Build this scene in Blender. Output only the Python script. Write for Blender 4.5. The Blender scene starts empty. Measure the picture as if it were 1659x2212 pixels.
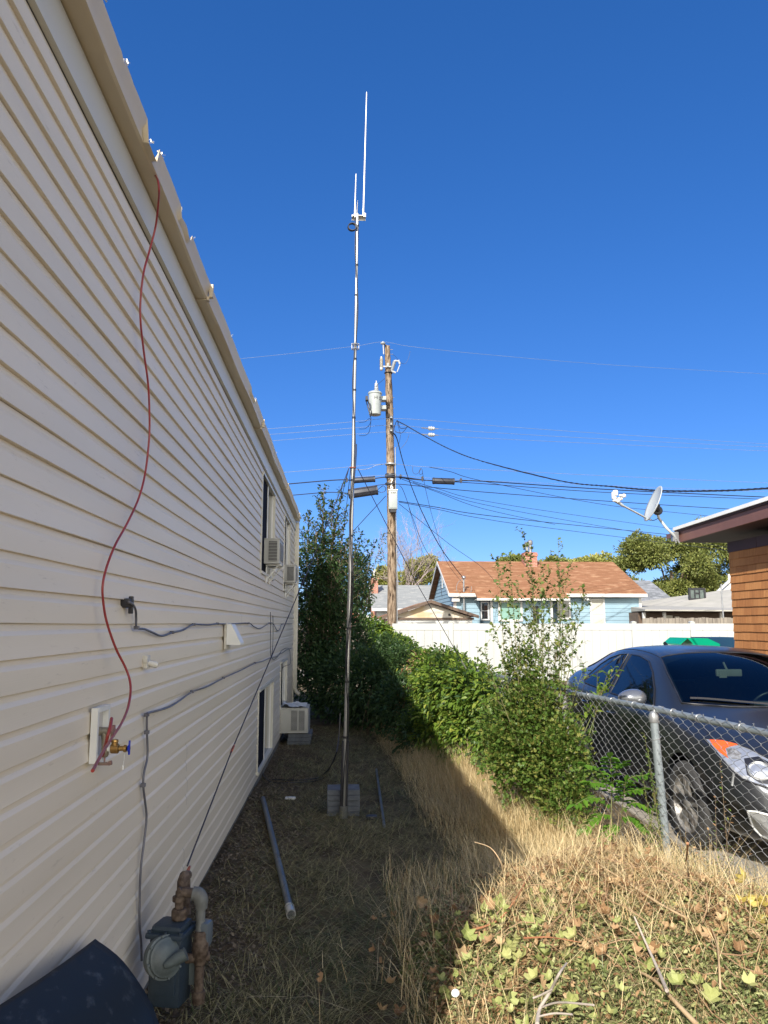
import bpy, bmesh, math, random
import numpy as np
from mathutils import Vector, Matrix
from mathutils.bvhtree import BVHTree
from mathutils.geometry import delaunay_2d_cdt
S = bpy.context.scene
C = S.collection
R = math.radians
rng = np.random.default_rng(7)
random.seed(7)

# ---------------------------------------------------------------- camera, sky, sun, exposure
EYE = 1.8
PITCH = math.atan(241/1659.0)
YAW = math.atan(90.5/1676.4)
cam = bpy.data.cameras.new("camera"); co = bpy.data.objects.new("camera", cam); C.objects.link(co)
cam.sensor_fit = 'HORIZONTAL'; cam.sensor_width = 26.0; cam.lens = 26.0
cam.clip_start = 0.05; cam.clip_end = 2000
co.location = (0, 0, EYE)
co.rotation_euler = (math.pi/2 + PITCH, 0, -YAW)
S.camera = co

SUN = Vector((-.58, -1.35, 1.0)).normalized()          # towards the sun
el = math.asin(SUN.z); az = math.atan2(SUN.x, SUN.y)
W = bpy.data.worlds.new("World"); S.world = W; W.use_nodes = True
wn = W.node_tree.nodes; wl = W.node_tree.links
sky = wn.new('ShaderNodeTexSky'); sky.sky_type = 'NISHITA'; sky.sun_disc = False
sky.sun_elevation = el; sky.sun_rotation = az % (2*math.pi)
sky.altitude = 1300; sky.air_density = 1.0; sky.dust_density = 0.3; sky.ozone_density = 3.0
hsv = wn.new('ShaderNodeHueSaturation'); hsv.inputs['Saturation'].default_value = 1.29
wl.new(sky.outputs[0], hsv.inputs['Color'])
gm_ = wn.new('ShaderNodeGamma'); gm_.inputs[1].default_value = .75; wl.new(hsv.outputs[0], gm_.inputs[0])
tint = wn.new('ShaderNodeMix'); tint.data_type = 'RGBA'; tint.blend_type = 'MULTIPLY'; tint.inputs[0].default_value = 1; tint.inputs[7].default_value = (.66, .90, 1.42, 1)
wl.new(gm_.outputs[0], tint.inputs[6])
# unseen bright haze added to the sky behind the camera, to lift shaded surfaces
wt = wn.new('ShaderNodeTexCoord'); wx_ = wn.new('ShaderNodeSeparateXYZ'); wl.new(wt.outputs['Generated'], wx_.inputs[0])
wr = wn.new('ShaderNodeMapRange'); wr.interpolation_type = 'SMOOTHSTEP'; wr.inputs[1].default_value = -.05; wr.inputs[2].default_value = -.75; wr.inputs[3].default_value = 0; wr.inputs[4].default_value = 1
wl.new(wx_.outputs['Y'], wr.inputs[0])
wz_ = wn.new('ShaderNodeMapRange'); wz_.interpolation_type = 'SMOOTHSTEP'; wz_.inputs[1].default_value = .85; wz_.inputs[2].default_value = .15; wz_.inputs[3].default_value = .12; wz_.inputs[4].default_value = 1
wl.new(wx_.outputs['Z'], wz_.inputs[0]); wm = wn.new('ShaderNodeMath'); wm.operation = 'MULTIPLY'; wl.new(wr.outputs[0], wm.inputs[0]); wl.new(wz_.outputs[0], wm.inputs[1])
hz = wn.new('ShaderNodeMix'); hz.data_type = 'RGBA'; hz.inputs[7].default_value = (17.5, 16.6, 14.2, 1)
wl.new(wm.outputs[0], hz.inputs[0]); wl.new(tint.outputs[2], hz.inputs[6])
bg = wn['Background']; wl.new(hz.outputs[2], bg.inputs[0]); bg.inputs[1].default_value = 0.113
sl = bpy.data.lights.new("sun", 'SUN'); sl.energy = 5.0; sl.angle = R(0.53); sl.color = (1.0, 0.94, 0.84)
so = bpy.data.objects.new("sun", sl); C.objects.link(so)
so.rotation_euler = SUN.to_track_quat('Z', 'Y').to_euler()
S.view_settings.view_transform = 'Standard'; S.view_settings.look = 'None'
S.view_settings.gamma = 1; S.view_settings.exposure = 0.62
S.cycles.max_bounces = 6; S.cycles.transparent_max_bounces = 8

# ---------------------------------------------------------------- sight lines measured on the photograph (1659 x 2212 grid)
cp, sp, cy_, sy_ = math.cos(PITCH), math.sin(PITCH), math.cos(YAW), math.sin(YAW)
def ray(px, py):
    dx, up = px-829.5, 1106-py
    Y = 1659*cp - up*sp; Z = up*cp + 1659*sp
    return Vector((dx*cy_+Y*sy_, Y*cy_-dx*sy_, Z))
def P(px, py, Y=None, X=None, Z=None):
    r = ray(px, py)
    t = Y/r.y if Y is not None else X/r.x if X is not None else (Z-EYE)/r.z
    return Vector((r.x*t, r.y*t, EYE+r.z*t))

# ---------------------------------------------------------------- materials
def nt(name):
    m = bpy.data.materials.new(name); m.use_nodes = True
    return m, m.node_tree.nodes, m.node_tree.links, m.node_tree.nodes['Principled BSDF']
def pm(name, c1, c2=None, scale=4.0, rough=.6, metal=0., bump=0., bscale=60., detail=4, stretch=(1,1,1), spec=.5, coat=0., lo=.35, hi=.65):
    m, n, l, b = nt(name)
    b.inputs['Roughness'].default_value = rough; b.inputs['Metallic'].default_value = metal
    b.inputs['Specular IOR Level'].default_value = spec
    if coat: b.inputs['Coat Weight'].default_value = coat; b.inputs['Coat Roughness'].default_value = .06
    tc = n.new('ShaderNodeTexCoord'); mp = n.new('ShaderNodeMapping'); mp.inputs['Scale'].default_value = stretch
    l.new(tc.outputs['Object'], mp.inputs[0])
    if c2 is None: c2 = tuple(x*.8 for x in c1)
    tx = n.new('ShaderNodeTexNoise'); tx.inputs['Scale'].default_value = scale; tx.inputs['Detail'].default_value = detail
    cr = n.new('ShaderNodeValToRGB'); cr.color_ramp.elements[0].position = lo; cr.color_ramp.elements[1].position = hi
    cr.color_ramp.elements[0].color = (*c1, 1); cr.color_ramp.elements[1].color = (*c2, 1)
    l.new(mp.outputs[0], tx.inputs[0]); l.new(tx.outputs[0], cr.inputs[0]); l.new(cr.outputs[0], b.inputs['Base Color'])
    if bump:
        t2 = n.new('ShaderNodeTexNoise'); t2.inputs['Scale'].default_value = bscale; t2.inputs['Detail'].default_value = 5
        bp = n.new('ShaderNodeBump'); bp.inputs['Strength'].default_value = bump; bp.inputs['Distance'].default_value = .01
        l.new(mp.outputs[0], t2.inputs[0]); l.new(t2.outputs[0], bp.inputs['Height']); l.new(bp.outputs[0], b.inputs['Normal'])
    return m
def leafm(name, cols, trans=.35, rough=.45, spec=.35):
    """each leaf (mesh island) its own hue"""
    m, n, l, b = nt(name)
    g = n.new('ShaderNodeNewGeometry'); cr = n.new('ShaderNodeValToRGB')
    els = cr.color_ramp.elements
    for i, (p, c) in enumerate(cols):
        e = els[i] if i < 2 else els.new(p)
        e.position = p; e.color = (*c, 1)
    l.new(g.outputs['Random Per Island'], cr.inputs[0]); l.new(cr.outputs[0], b.inputs['Base Color'])
    b.inputs['Roughness'].default_value = rough; b.inputs['Specular IOR Level'].default_value = spec
    tr = n.new('ShaderNodeBsdfTranslucent'); mx = n.new('ShaderNodeMixShader'); mx.inputs[0].default_value = trans
    l.new(cr.outputs[0], tr.inputs[0]); l.new(b.outputs[0], mx.inputs[1]); l.new(tr.outputs[0], mx.inputs[2])
    l.new(mx.outputs[0], n['Material Output'].inputs[0])
    return m
def brickm(name, c1, c2, mortar, bw, bh, msize=.01, rough=.8, axis='XZ', offset=.5, bump=.5, sw=0):
    m, n, l, b = nt(name); b.inputs['Roughness'].default_value = rough; b.inputs['Specular IOR Level'].default_value = .25
    tc = n.new('ShaderNodeTexCoord'); sx = n.new('ShaderNodeSeparateXYZ'); cx = n.new('ShaderNodeCombineXYZ')
    l.new(tc.outputs['Object'], sx.inputs[0])
    l.new(sx.outputs[axis[0]], cx.inputs[0]); l.new(sx.outputs[axis[1]], cx.inputs[1])
    t = n.new('ShaderNodeTexBrick'); t.inputs['Color1'].default_value = (*c1, 1); t.inputs['Color2'].default_value = (*c2, 1)
    t.inputs['Mortar'].default_value = (*mortar, 1); t.inputs['Scale'].default_value = 1; t.inputs['Brick Width'].default_value = bw
    t.inputs['Row Height'].default_value = bh; t.inputs['Mortar Size'].default_value = msize; t.offset = offset
    l.new(cx.outputs[0], t.inputs[0])
    no = n.new('ShaderNodeTexNoise'); no.inputs['Scale'].default_value = 9; no.inputs['Detail'].default_value = 6
    l.new(tc.outputs['Object'], no.inputs[0])
    mx = n.new('ShaderNodeMix'); mx.data_type = 'RGBA'; mx.blend_type = 'OVERLAY'; mx.inputs[0].default_value = .35
    l.new(t.outputs[0], mx.inputs[6]); l.new(no.outputs[0], mx.inputs[7]); l.new(mx.outputs[2], b.inputs['Base Color'])
    if bump:
        bp = n.new('ShaderNodeBump'); bp.inputs['Strength'].default_value = bump; bp.inputs['Distance'].default_value = .01; bp.invert = True
        l.new(t.outputs['Fac'], bp.inputs['Height']); l.new(bp.outputs[0], b.inputs['Normal'])
    return m
def glassm(name, col, rough=.03, spec=.9):
    m, n, l, b = nt(name); b.inputs['Base Color'].default_value = (*col, 1); b.inputs['Roughness'].default_value = rough
    b.inputs['Specular IOR Level'].default_value = spec; b.inputs['IOR'].default_value = 1.6
    return m

# ---------------------------------------------------------------- mesh helpers
def link(name, me, parent=None):
    o = bpy.data.objects.new(name, me); C.objects.link(o)
    if parent is not None: o.parent = parent; o.matrix_parent_inverse = Matrix.Identity(4); o.location = -Vector(parent.location) if parent.parent is None else (0, 0, 0)
    return o
def tag(o, label=None, cat=None, group=None, kind=None):
    if label: o['label'] = label
    if cat: o['category'] = cat
    if group: o['group'] = group
    if kind: o['kind'] = kind
    return o
def empty(name, loc, label, cat, group=None):
    o = bpy.data.objects.new(name, None); C.objects.link(o); o.location = loc; o.empty_display_size = .2
    return tag(o, label, cat, group)
def bare(verts, tris=None, quads=None, name='m', mats=(), mi=None, smooth=False):
    me = bpy.data.meshes.new(name); verts = np.asarray(verts, dtype=np.float32)
    me.vertices.add(len(verts)); me.vertices.foreach_set('co', verts.ravel())
    li, tot = [], []
    if quads is not None and len(quads): q = np.asarray(quads, dtype=np.int32); li.append(q.ravel()); tot.append(np.full(len(q), 4, np.int32))
    if tris is not None and len(tris): t = np.asarray(tris, dtype=np.int32); li.append(t.ravel()); tot.append(np.full(len(t), 3, np.int32))
    li = np.concatenate(li); tot = np.concatenate(tot)
    me.loops.add(len(li)); me.loops.foreach_set('vertex_index', li)
    me.polygons.add(len(tot)); st = np.concatenate([[0], np.cumsum(tot)[:-1]]).astype(np.int32)
    me.polygons.foreach_set('loop_start', st); me.polygons.foreach_set('loop_total', tot)
    for m in mats: me.materials.append(m)
    if mi is not None: me.polygons.foreach_set('material_index', np.asarray(mi, dtype=np.int32))
    me.polygons.foreach_set('use_smooth', np.full(len(tot), smooth, bool))
    me.update(); me.validate(); return me
class MB:
    def __init__(s): s.v = []; s.f = []; s.m = []; s.cm = 0; s.mats = []
    def mat(s, m):
        if m not in s.mats: s.mats.append(m)
        s.cm = s.mats.index(m); return s
    def add(s, vs, fs):
        b = len(s.v); s.v += [tuple(v) for v in vs]; s.f += [[b+i for i in f] for f in fs]; s.m += [s.cm]*len(fs); return s
    def box(s, a, b, M=None, bev=0.):
        x0, y0, z0 = a; x1, y1, z1 = b
        if bev:
            bm = bmesh.new(); bmesh.ops.create_cube(bm, size=1)
            for v in bm.verts: v.co = Vector(((x0+x1)/2+v.co.x*(x1-x0), (y0+y1)/2+v.co.y*(y1-y0), (z0+z1)/2+v.co.z*(z1-z0)))
            bmesh.ops.bevel(bm, geom=bm.edges[:], offset=bev, segments=2, affect='EDGES', profile=.6)
            bm.verts.index_update()
            vs = [v.co.copy() for v in bm.verts]; fs = [[v.index for v in f.verts] for f in bm.faces]; bm.free()
        else:
            vs = [Vector(p) for p in ((x0,y0,z0),(x1,y0,z0),(x1,y1,z0),(x0,y1,z0),(x0,y0,z1),(x1,y0,z1),(x1,y1,z1),(x0,y1,z1))]
            fs = [(3,2,1,0),(4,5,6,7),(0,1,5,4),(1,2,6,5),(2,3,7,6),(3,0,4,7)]
        if M is not None: vs = [M @ v for v in vs]
        return s.add(vs, fs)
    def tube(s, pts, r, n=8, caps=True, closed=False):
        pts = [Vector(p) for p in pts]; k = len(pts)
        rs = r if hasattr(r, '__len__') else [r]*k
        vs = []; nrm = None
        for i, p in enumerate(pts):
            t = (pts[min(i+1, k-1)]-pts[max(i-1, 0)]).normalized() if not closed else (pts[(i+1) % k]-pts[i-1]).normalized()
            if nrm is None:
                nrm = t.orthogonal().normalized()
            else:
                nrm = (nrm - t*nrm.dot(t)); nrm = nrm.normalized() if nrm.length > 1e-6 else t.orthogonal().normalized()
            bi = t.cross(nrm)
            for j in range(n):
                a = 2*math.pi*j/n; vs.append(p + (nrm*math.cos(a)+bi*math.sin(a))*rs[i])
        fs = []
        for i in range(k if closed else k-1):
            i2 = (i+1) % k
            for j in range(n):
                fs.append((i*n+j, i*n+(j+1) % n, i2*n+(j+1) % n, i2*n+j))
        if caps and not closed: fs.append(tuple(range(n-1, -1, -1))); fs.append(tuple((k-1)*n+j for j in range(n)))
        return s.add(vs, fs)
    def lathe(s, prof, o=(0,0,0), axis=(0,0,1), n=24, caps=True):
        ax = Vector(axis).normalized(); u = ax.orthogonal().normalized(); w = ax.cross(u); o = Vector(o)
        vs = []
        for r_, h in prof:
            for j in range(n):
                a = 2*math.pi*j/n; vs.append(o+ax*h+(u*math.cos(a)+w*math.sin(a))*r_)
        fs = [(i*n+j, i*n+(j+1) % n, (i+1)*n+(j+1) % n, (i+1)*n+j) for i in range(len(prof)-1) for j in range(n)]
        if caps: fs.append(tuple(range(n-1, -1, -1))); fs.append(tuple((len(prof)-1)*n+j for j in range(n)))
        return s.add(vs, fs)
    def prism(s, poly, d):
        """poly: list of 3D points, extruded by vector d"""
        k = len(poly); d = Vector(d); vs = [Vector(p) for p in poly]+[Vector(p)+d for p in poly]
        fs = [tuple(range(k-1, -1, -1)), tuple(range(k, 2*k))]+[(i, (i+1) % k, k+(i+1) % k, k+i) for i in range(k)]
        return s.add(vs, fs)
    def build(s, name, mat=None, parent=None, smooth=None, local=None):
        me = bpy.data.meshes.new(name); me.from_pydata(s.v, [], s.f)
        if s.mats:
            for m in s.mats: me.materials.append(m)
            me.polygons.foreach_set('material_index', s.m)
        elif mat: me.materials.append(mat)
        bm = bmesh.new(); bm.from_mesh(me); bmesh.ops.recalc_face_normals(bm, faces=bm.faces[:]); bm.to_mesh(me); bm.free()
        if smooth is not None:
            me.polygons.foreach_set('use_smooth', [True]*len(me.polygons)); me.set_sharp_from_angle(angle=R(smooth))
        me.update()
        return link(name, me, parent)
def smoothpts(pts, sub=6):
    """Catmull-Rom through the points"""
    p = [Vector(a) for a in pts]; out = []
    for i in range(len(p)-1):
        a, b, c, d = p[max(i-1, 0)], p[i], p[i+1], p[min(i+2, len(p)-1)]
        for k in range(sub):
            t = k/sub; out.append(.5*((2*b)+(c-a)*t+(2*a-5*b+4*c-d)*t*t+(3*b-a-3*c+d)*t*t*t))
    out.append(p[-1]); return out
def ss(a, b, x):
    t = np.clip((x-a)/(b-a), 0, 1); return t*t*(3-2*t)
def sseed(k): return np.random.default_rng(k)
def nz(x, y, s=1.0, seed=0):
    return (np.sin(x*s*1.7+seed)*np.cos(y*s*1.3-seed*2)+.5*np.sin(x*s*3.9+y*s*2.1+seed*3)+.35*np.sin(y*s*6.1-x*s*4.7+seed))/1.85
def gh(x, y):
    """height of the ground"""
    x = np.asarray(x, float); y = np.asarray(y, float)
    h = .10*ss(-.3, 2.2, x) - .07*ss(6, 13, y)*(1-ss(.3, 2.0, x)) + .015*nz(x, y, 1.6, 1)
    d = ((x-1.35)/1.1)**2+((y-3.95)/1.15)**2
    h = h + .40*np.exp(-d*1.1)*(1+.22*nz(x, y, 3.1, 4)+.08*nz(x, y, 9, 2))*ss(.05, .6, x)
    return h*(1-ss(2.45, 2.6, x)*0.0)
def g1(x, y): return float(gh(x, y))

# leaf-like scatterings -------------------------------------------------
def rot_frames(d, up):
    d = d/np.linalg.norm(d, axis=1, keepdims=True)
    s_ = np.cross(d, up); s_ /= np.linalg.norm(s_, axis=1, keepdims=True)+1e-9
    n_ = np.cross(s_, d); return d, s_, n_
LEAF = {  # outline in (along, across, normal), faces
 'oval': (np.array([(0,0,0),(.35,.26,.05),(.35,-.26,.05),(.75,.17,.02),(.75,-.17,.02),(1,0,-.06),(.5,0,-.03)]), [(0,6,1),(0,2,6),(1,6,3),(2,4,6),(3,6,5),(4,5,6)]),
 'quad': (np.array([(0,0,0),(.5,.3,.04),(1,0,0),(.5,-.3,.04)]), [(0,2,1),(0,3,2)]),
 'lobe': (np.array([(0,0,0),(.25,.40,.05),(.45,.16,0),(.62,.42,.04),(.72,.14,0),(1,0,-.08),(.72,-.14,0),(.62,-.42,.04),(.45,-.16,0),(.25,-.40,.05)]),
          [(0,2,1),(2,4,3),(0,8,2),(2,8,6),(2,6,4),(4,6,5),(0,9,8),(8,7,6)]),
 'big': (np.array([(0,0,0),(-.06,.30,.10),(.22,.46,.16),(.36,.30,.02),(.58,.50,.12),(.70,.20,-.04),(1.08,.02,.16),(.72,-.22,.04),(.52,-.52,.14),(.34,-.28,-.02),(.18,-.44,.10),(-.05,-.28,.16),(.30,0,-.08),(.62,0,-.10)]), [(0,12,1),(1,12,2),(2,12,3),(3,12,13),(3,13,4),(4,13,5),(5,13,6),(6,13,7),(7,13,8),(8,13,9),(9,13,12),(9,12,10),(10,12,11),(11,12,0)]),
}
def leafmesh(name, pos, d, up, size, kind, mats, parent=None, mi=None, rg=rng, jit=.35):
    T, F = LEAF[kind]; n = len(pos); k = len(T)
    d = d+rg.normal(0, jit, d.shape); up = up+rg.normal(0, jit, up.shape)
    a, b, c = rot_frames(d, up)
    size = np.asarray(size).reshape(-1, 1, 1)*np.ones((n, 1, 1)); wv = rg.uniform(.8, 1.25, (n, 1, 1))
    v = pos[:, None, :]+size*(a[:, None, :]*T[None, :, 0:1]+b[:, None, :]*T[None, :, 1:2]*wv+c[:, None, :]*T[None, :, 2:3]*2)
    f = (np.arange(n)[:, None, None]*k+np.array(F)[None]).reshape(-1, 3)
    m_ = None if mi is None else np.repeat(mi, len(F))
    me = bare(v.reshape(-1, 3), tris=f, name=name, mats=mats, mi=m_)
    return link(name, me, parent)
def blades(name, pos, hd, h, w, lean, mats, parent=None, mi=None, droop=.3):
    """grass blades: pos (n,3), hd heading angle, h length, w width, lean 0..1 (1 = lying)"""
    n = len(pos); hx = np.stack([np.cos(hd), np.sin(hd), np.zeros(n)], 1); sd = np.stack([-np.sin(hd), np.cos(hd), np.zeros(n)], 1)
    up = np.array([0, 0, 1.]); h = h[:, None]; w = w[:, None]; ln = lean[:, None]
    c1 = hx*ln+up*np.sqrt(np.maximum(0, 1-ln**2)); l2 = np.minimum(1, ln+droop)
    c2 = hx*l2+up*np.sqrt(np.maximum(0, 1-l2**2))*np.where(rng.random((n, 1)) < .3, -.3, 1)
    mid = pos+c1*h*.55; tip = mid+c2*h*.45
    v = np.stack([pos-sd*w*.5, pos+sd*w*.5, mid+sd*w*.4, mid-sd*w*.4, tip], 1).reshape(-1, 3)
    b = np.arange(n)*5
    q = np.stack([b, b+1, b+2, b+3], 1); t = np.stack([b+3, b+2, b+4], 1)
    m_ = None if mi is None else np.concatenate([mi, mi])
    me = bare(v, tris=t, quads=q, name=name, mats=mats, mi=m_)
    return link(name, me, parent)

# ================================================================ GROUND
m_soil = pm("dry_soil", (.075,.058,.038), (.16,.125,.075), 3.0, .95, bump=.6, bscale=40, spec=.1)
m_conc = pm("old_concrete", (.42,.38,.32), (.30,.27,.22), 2.5, .85, bump=.3, bscale=60, spec=.2)
m_far = pm("far_ground", (.16,.14,.08), (.10,.11,.05), .3, .95, spec=.1)
xs = np.concatenate([np.array([-300, -120, -40, -15, -6]), np.arange(-3, 7, .09), np.array([8, 11, 16, 30, 80, 300])])
ys = np.concatenate([np.array([-300, -60, -12, -3]), np.arange(0, 14, .09), np.arange(14, 30, .8), np.array([32, 45, 80, 160, 400, 900])])
X, Y = np.meshgrid(xs, ys); Zg = gh(X, Y)
v = np.stack([X.ravel(), Y.ravel(), Zg.ravel()], 1); nx, ny = len(xs), len(ys)
i, j = np.meshgrid(np.arange(nx-1), np.arange(ny-1)); a = (j*nx+i).ravel()
tag(link("ground", bare(v, quads=np.stack([a, a+1, a+nx+1, a+nx], 1), name="ground", mats=[m_soil], smooth=True)), kind='structure')
mb = MB(); mb.box((2.62, -2, -.02), (5.3, 19, .125), bev=.01)
tag(mb.build("driveway", m_conc), kind='structure')
mb = MB(); mb.box((-60, 24.6, .0), (70, 28.5, .135))
tag(mb.build("alley", m_conc), kind='structure')

# ================================================================ CREAM SIDED BUILDING
m_sid, n_, l_, b_ = nt("cream_vinyl")
b_.inputs['Roughness'].default_value = .42; b_.inputs['Specular IOR Level'].default_value = .35
tc = n_.new('ShaderNodeTexCoord'); mp = n_.new('ShaderNodeMapping'); mp.inputs['Scale'].default_value = (1, .35, 2.2)
t1 = n_.new('ShaderNodeTexNoise'); t1.inputs['Scale'].default_value = 1.2; t1.inputs['Detail'].default_value = 5
cr = n_.new('ShaderNodeValToRGB'); cr.color_ramp.elements[0].color = (.70,.62,.485,1); cr.color_ramp.elements[1].color = (.755,.67,.53,1)
cr.color_ramp.elements[0].position = .35; cr.color_ramp.elements[1].position = .6
t2 = n_.new('ShaderNodeTexNoise'); t2.inputs['Scale'].default_value = 16; t2.inputs['Detail'].default_value = 8; t2.inputs['Roughness'].default_value = .75
c2 = n_.new('ShaderNodeValToRGB'); c2.color_ramp.elements[0].position = .60; c2.color_ramp.elements[1].position = .74
c2.color_ramp.elements[0].color = (0,0,0,1); c2.color_ramp.elements[1].color = (.5,.5,.5,1)
mx = n_.new('ShaderNodeMix'); mx.data_type = 'RGBA'; mx.inputs[7].default_value = (.25,.19,.12,1)
l_.new(tc.outputs['Object'], mp.inputs[0]); l_.new(mp.outputs[0], t1.inputs[0]); l_.new(t1.outputs[0], cr.inputs[0])
l_.new(mp.outputs[0], t2.inputs[0]); l_.new(t2.outputs[0], c2.inputs[0]); l_.new(c2.outputs[0], mx.inputs[0]); l_.new(cr.outputs[0], mx.inputs[6]); l_.new(mx.outputs[2], b_.inputs['Base Color'])
mg = n_.new('ShaderNodeMapping'); mg.inputs['Scale'].default_value = (30, 3, 260); t3 = n_.new('ShaderNodeTexNoise'); t3.inputs['Scale'].default_value = 1
bp = n_.new('ShaderNodeBump'); bp.inputs['Strength'].default_value = .12; bp.inputs['Distance'].default_value = .002
l_.new(tc.outputs['Object'], mg.inputs[0]); l_.new(mg.outputs[0], t3.inputs[0]); l_.new(t3.outputs[0], bp.inputs['Height']); l_.new(bp.outputs[0], b_.inputs['Normal'])
m_trim = pm("tan_aluminium", (.62,.53,.38), (.56,.47,.33), 1.2, .45, bump=.15, bscale=9, stretch=(1,.3,1))
m_trim2 = pm("cream_trim", (.62,.60,.52), (.55,.53,.45), 1.5, .4, stretch=(1,.3,1))
m_white = pm("white_plastic", (.78,.78,.75), (.70,.70,.66), 3, .4)
m_dirty = pm("weathered_white_plastic", (.68,.66,.60), (.50,.47,.40), 9, .5)
m_found = pm("grey_foundation", (.24,.23,.21), (.12,.115,.105), 5, .9, bump=.6, bscale=30)
m_dark = pm("dark_rubber", (.012,.013,.018), (.02,.02,.026), 6, .45)
m_glass = glassm("window_glass", (.012,.016,.02))
m_inner = pm("roof_shingle_tan", (.3,.26,.2), (.2,.17,.13), 8, .9)
WX = -.932; WY0 = .35; WY1 = 15.2; SB = .073; CH = .1016; NC = 35
bld = empty("sided_building", (-1, 8, 0), "long cream building with lapped vinyl siding and a torn tan gutter", "building")
# window openings on the long wall: y0, y1, z0, z1
WINS = [(8.85, 10.47, 2.37, 3.56), (12.35, 13.55, 2.32, 3.56), (8.95, 10.75, .12, 1.06), (12.1, 13.35, .49, 1.22)]
# siding: each course = butt lip, flat face, cove
prof = [(0.0, .0115), (.012, .0130), (.35, .0122), (.66, .0115), (.685, .0105), (.80, .0035), (.97, .0020), (1.0, .0020)]
ysd = sorted(set([round(q, 3) for q in np.arange(WY0, WY1, .14)]+[WY1]+[q for w in WINS for q in w[:2]]))
seams = {}
for k, sy0 in ((3, 4.93), (6, 4.93), (8, 4.9), (12, 8.1), (16, 7.3), (20, 8.4), (24, 6.9), (27, 9.6), (1, 4.75)): seams.setdefault(k//2*2, []).append(sy0)
def inwin(y, z):
    return any(w[0]-1e-4 <= y < w[1]-1e-4 and w[2] < z < w[3] for w in WINS)
V, Q = [], []
for c in range(NC):
    pr = prof; z0 = SB+c*CH; dbl = c % 2
    sm = seams.get(c//2*2, [])
    yy = sorted(ysd+[s_ for s_ in sm]+[s_+.0015 for s_ in sm])
    b0 = len(V); npf = len(pr)+1
    for y in yy:
        off = sum(.0022 for s_ in sm if y > s_)
        wv = .0012*math.sin(y*1.9+c*.7)+.0008*math.sin(y*4.3+c//2*2.1)+.0005*math.sin(y*9+c*1.3)
        wz = .0016*math.sin(y*.9+c//2*1.7)+.0010*math.sin(y*2.7+c*3.1)
        V.append((WX-.02, y, z0+wz-.0))                       # back of the butt lip
        for q, (t, x) in enumerate(pr):
            xx = x+(.003 if not dbl and q < 2 else 0)
            V.append((WX-.018+xx+(wv if 0 < q < 6 else wv*.6)-off, y, z0+t*CH+(wz if q < 6 else wz*.3)))
    for ii in range(len(yy)-1):
        ym = (yy[ii]+yy[ii+1])/2
        for q in range(npf-1):
            zc = z0+CH*(pr[max(q-1, 0)][0]+pr[q][0])/2
            if inwin(ym, zc): continue
            Q.append((b0+ii*npf+q, b0+(ii+1)*npf+q, b0+(ii+1)*npf+q+1, b0+ii*npf+q+1))
me = bare(V, quads=Q, name="siding", mats=[m_sid], smooth=True); me.set_sharp_from_angle(angle=R(14))
link("siding", me, bld)
for k_, sl2 in seams.items():
    for s_ in sl2:
        mb = MB()
        for c in (k_, k_+1):
            z0 = SB+c*CH; wv = lambda q: (.0012*math.sin(s_*1.9+c*.7)+.0008*math.sin(s_*4.3+c//2*2.1)+.0005*math.sin(s_*9+c*1.3))*(1 if 0 < q < 6 else .6)
            o_ = [Vector((WX-.018+x+wv(q)+.0006, s_-.0012, z0+t*CH+.0016*math.sin(s_*.9+c//2*1.7)+.0010*math.sin(s_*2.7+c*3.1))) for q, (t, x) in enumerate(prof)]
            for a_, b__ in zip(o_[:-1], o_[1:]): mb.add([a_, a_+Vector((0,.0035,0)), b__+Vector((0,.0035,0)), b__], [(0,1,2,3)])
        mb.build("panel_seam", m_dark, bld)
ztop = SB+NC*CH
mb = MB(); mb.box((-9.5, WY0, -.3), (WX-.33, WY1, 3.78)); 
for (a, b) in ((WY0, WINS[0][0]), (WINS[0][1], WINS[1][0]), (WINS[1][1], WY1)): mb.box((WX-.33, a, 2.3), (WX-.022, b, 3.78))
for (a, b) in ((WY0, WINS[2][0]), (WINS[2][1], WINS[3][0]), (WINS[3][1], WY1)): mb.box((WX-.33, a, .09), (WX-.022, b, 2.299))
for w in WINS: mb.box((WX-.33, w[0], w[3]+.001), (WX-.0225, w[1], 3.779 if w[3] > 2 else 2.298))
for w in WINS: mb.box((WX-.33, w[0], .0905 if w[3] < 2 else 2.2995), (WX-.0225, w[1], w[2]-.001))
mb.build("wall", m_sid, bld)
mb = MB(); mb.box((-9.4, WY0+.02, -.5), (WX-.035, WY1-.02, .0895)); mb.build("foundation", m_found, bld)
mb = MB(); mb.box((WX-.02, WY1-.002, .0), (WX+.004, WY1+.10, 3.78)); mb.build("corner_trim", m_trim2, bld); mb = MB(); mb.box((WX-.02, WY0-.1, .0), (WX+.004, WY0-.002, 3.78)); mb.build("corner_trim", m_trim2, bld)
mb = MB(); mb.box((WX-.03, WY0, ztop+.006), (WX+.006, WY1, 3.798), bev=.002)
mb.box((WX-.03, WY0, ztop-.004), (WX+.010, WY1, ztop+.002)); mb.build("frieze_board", m_trim2, bld)
mb = MB(); mb.box((WX-.016, WY0+.01, ztop-.0078), (WX-.0125, WY1-.01, ztop-.0045)); mb.build('dark_gap', m_dark, bld)
mb = MB(); mb.prism([(-.94, WY0, 3.80), (-5.2, WY0, 5.0), (-9.6, WY0, 3.80)], (0, WY1-WY0, 0)); 
mb.prism([(-.90, WY0-.02, 3.86), (-5.2, WY0-.02, 5.07), (-9.7, WY0-.02, 3.83), (-9.7, WY0-.02, 3.80), (-5.2, WY0-.02, 5.03), (-.90, WY0-.02, 3.83)], (0, WY1-WY0+.04, 0)); mb.build("roof", m_inner, bld)
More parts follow.
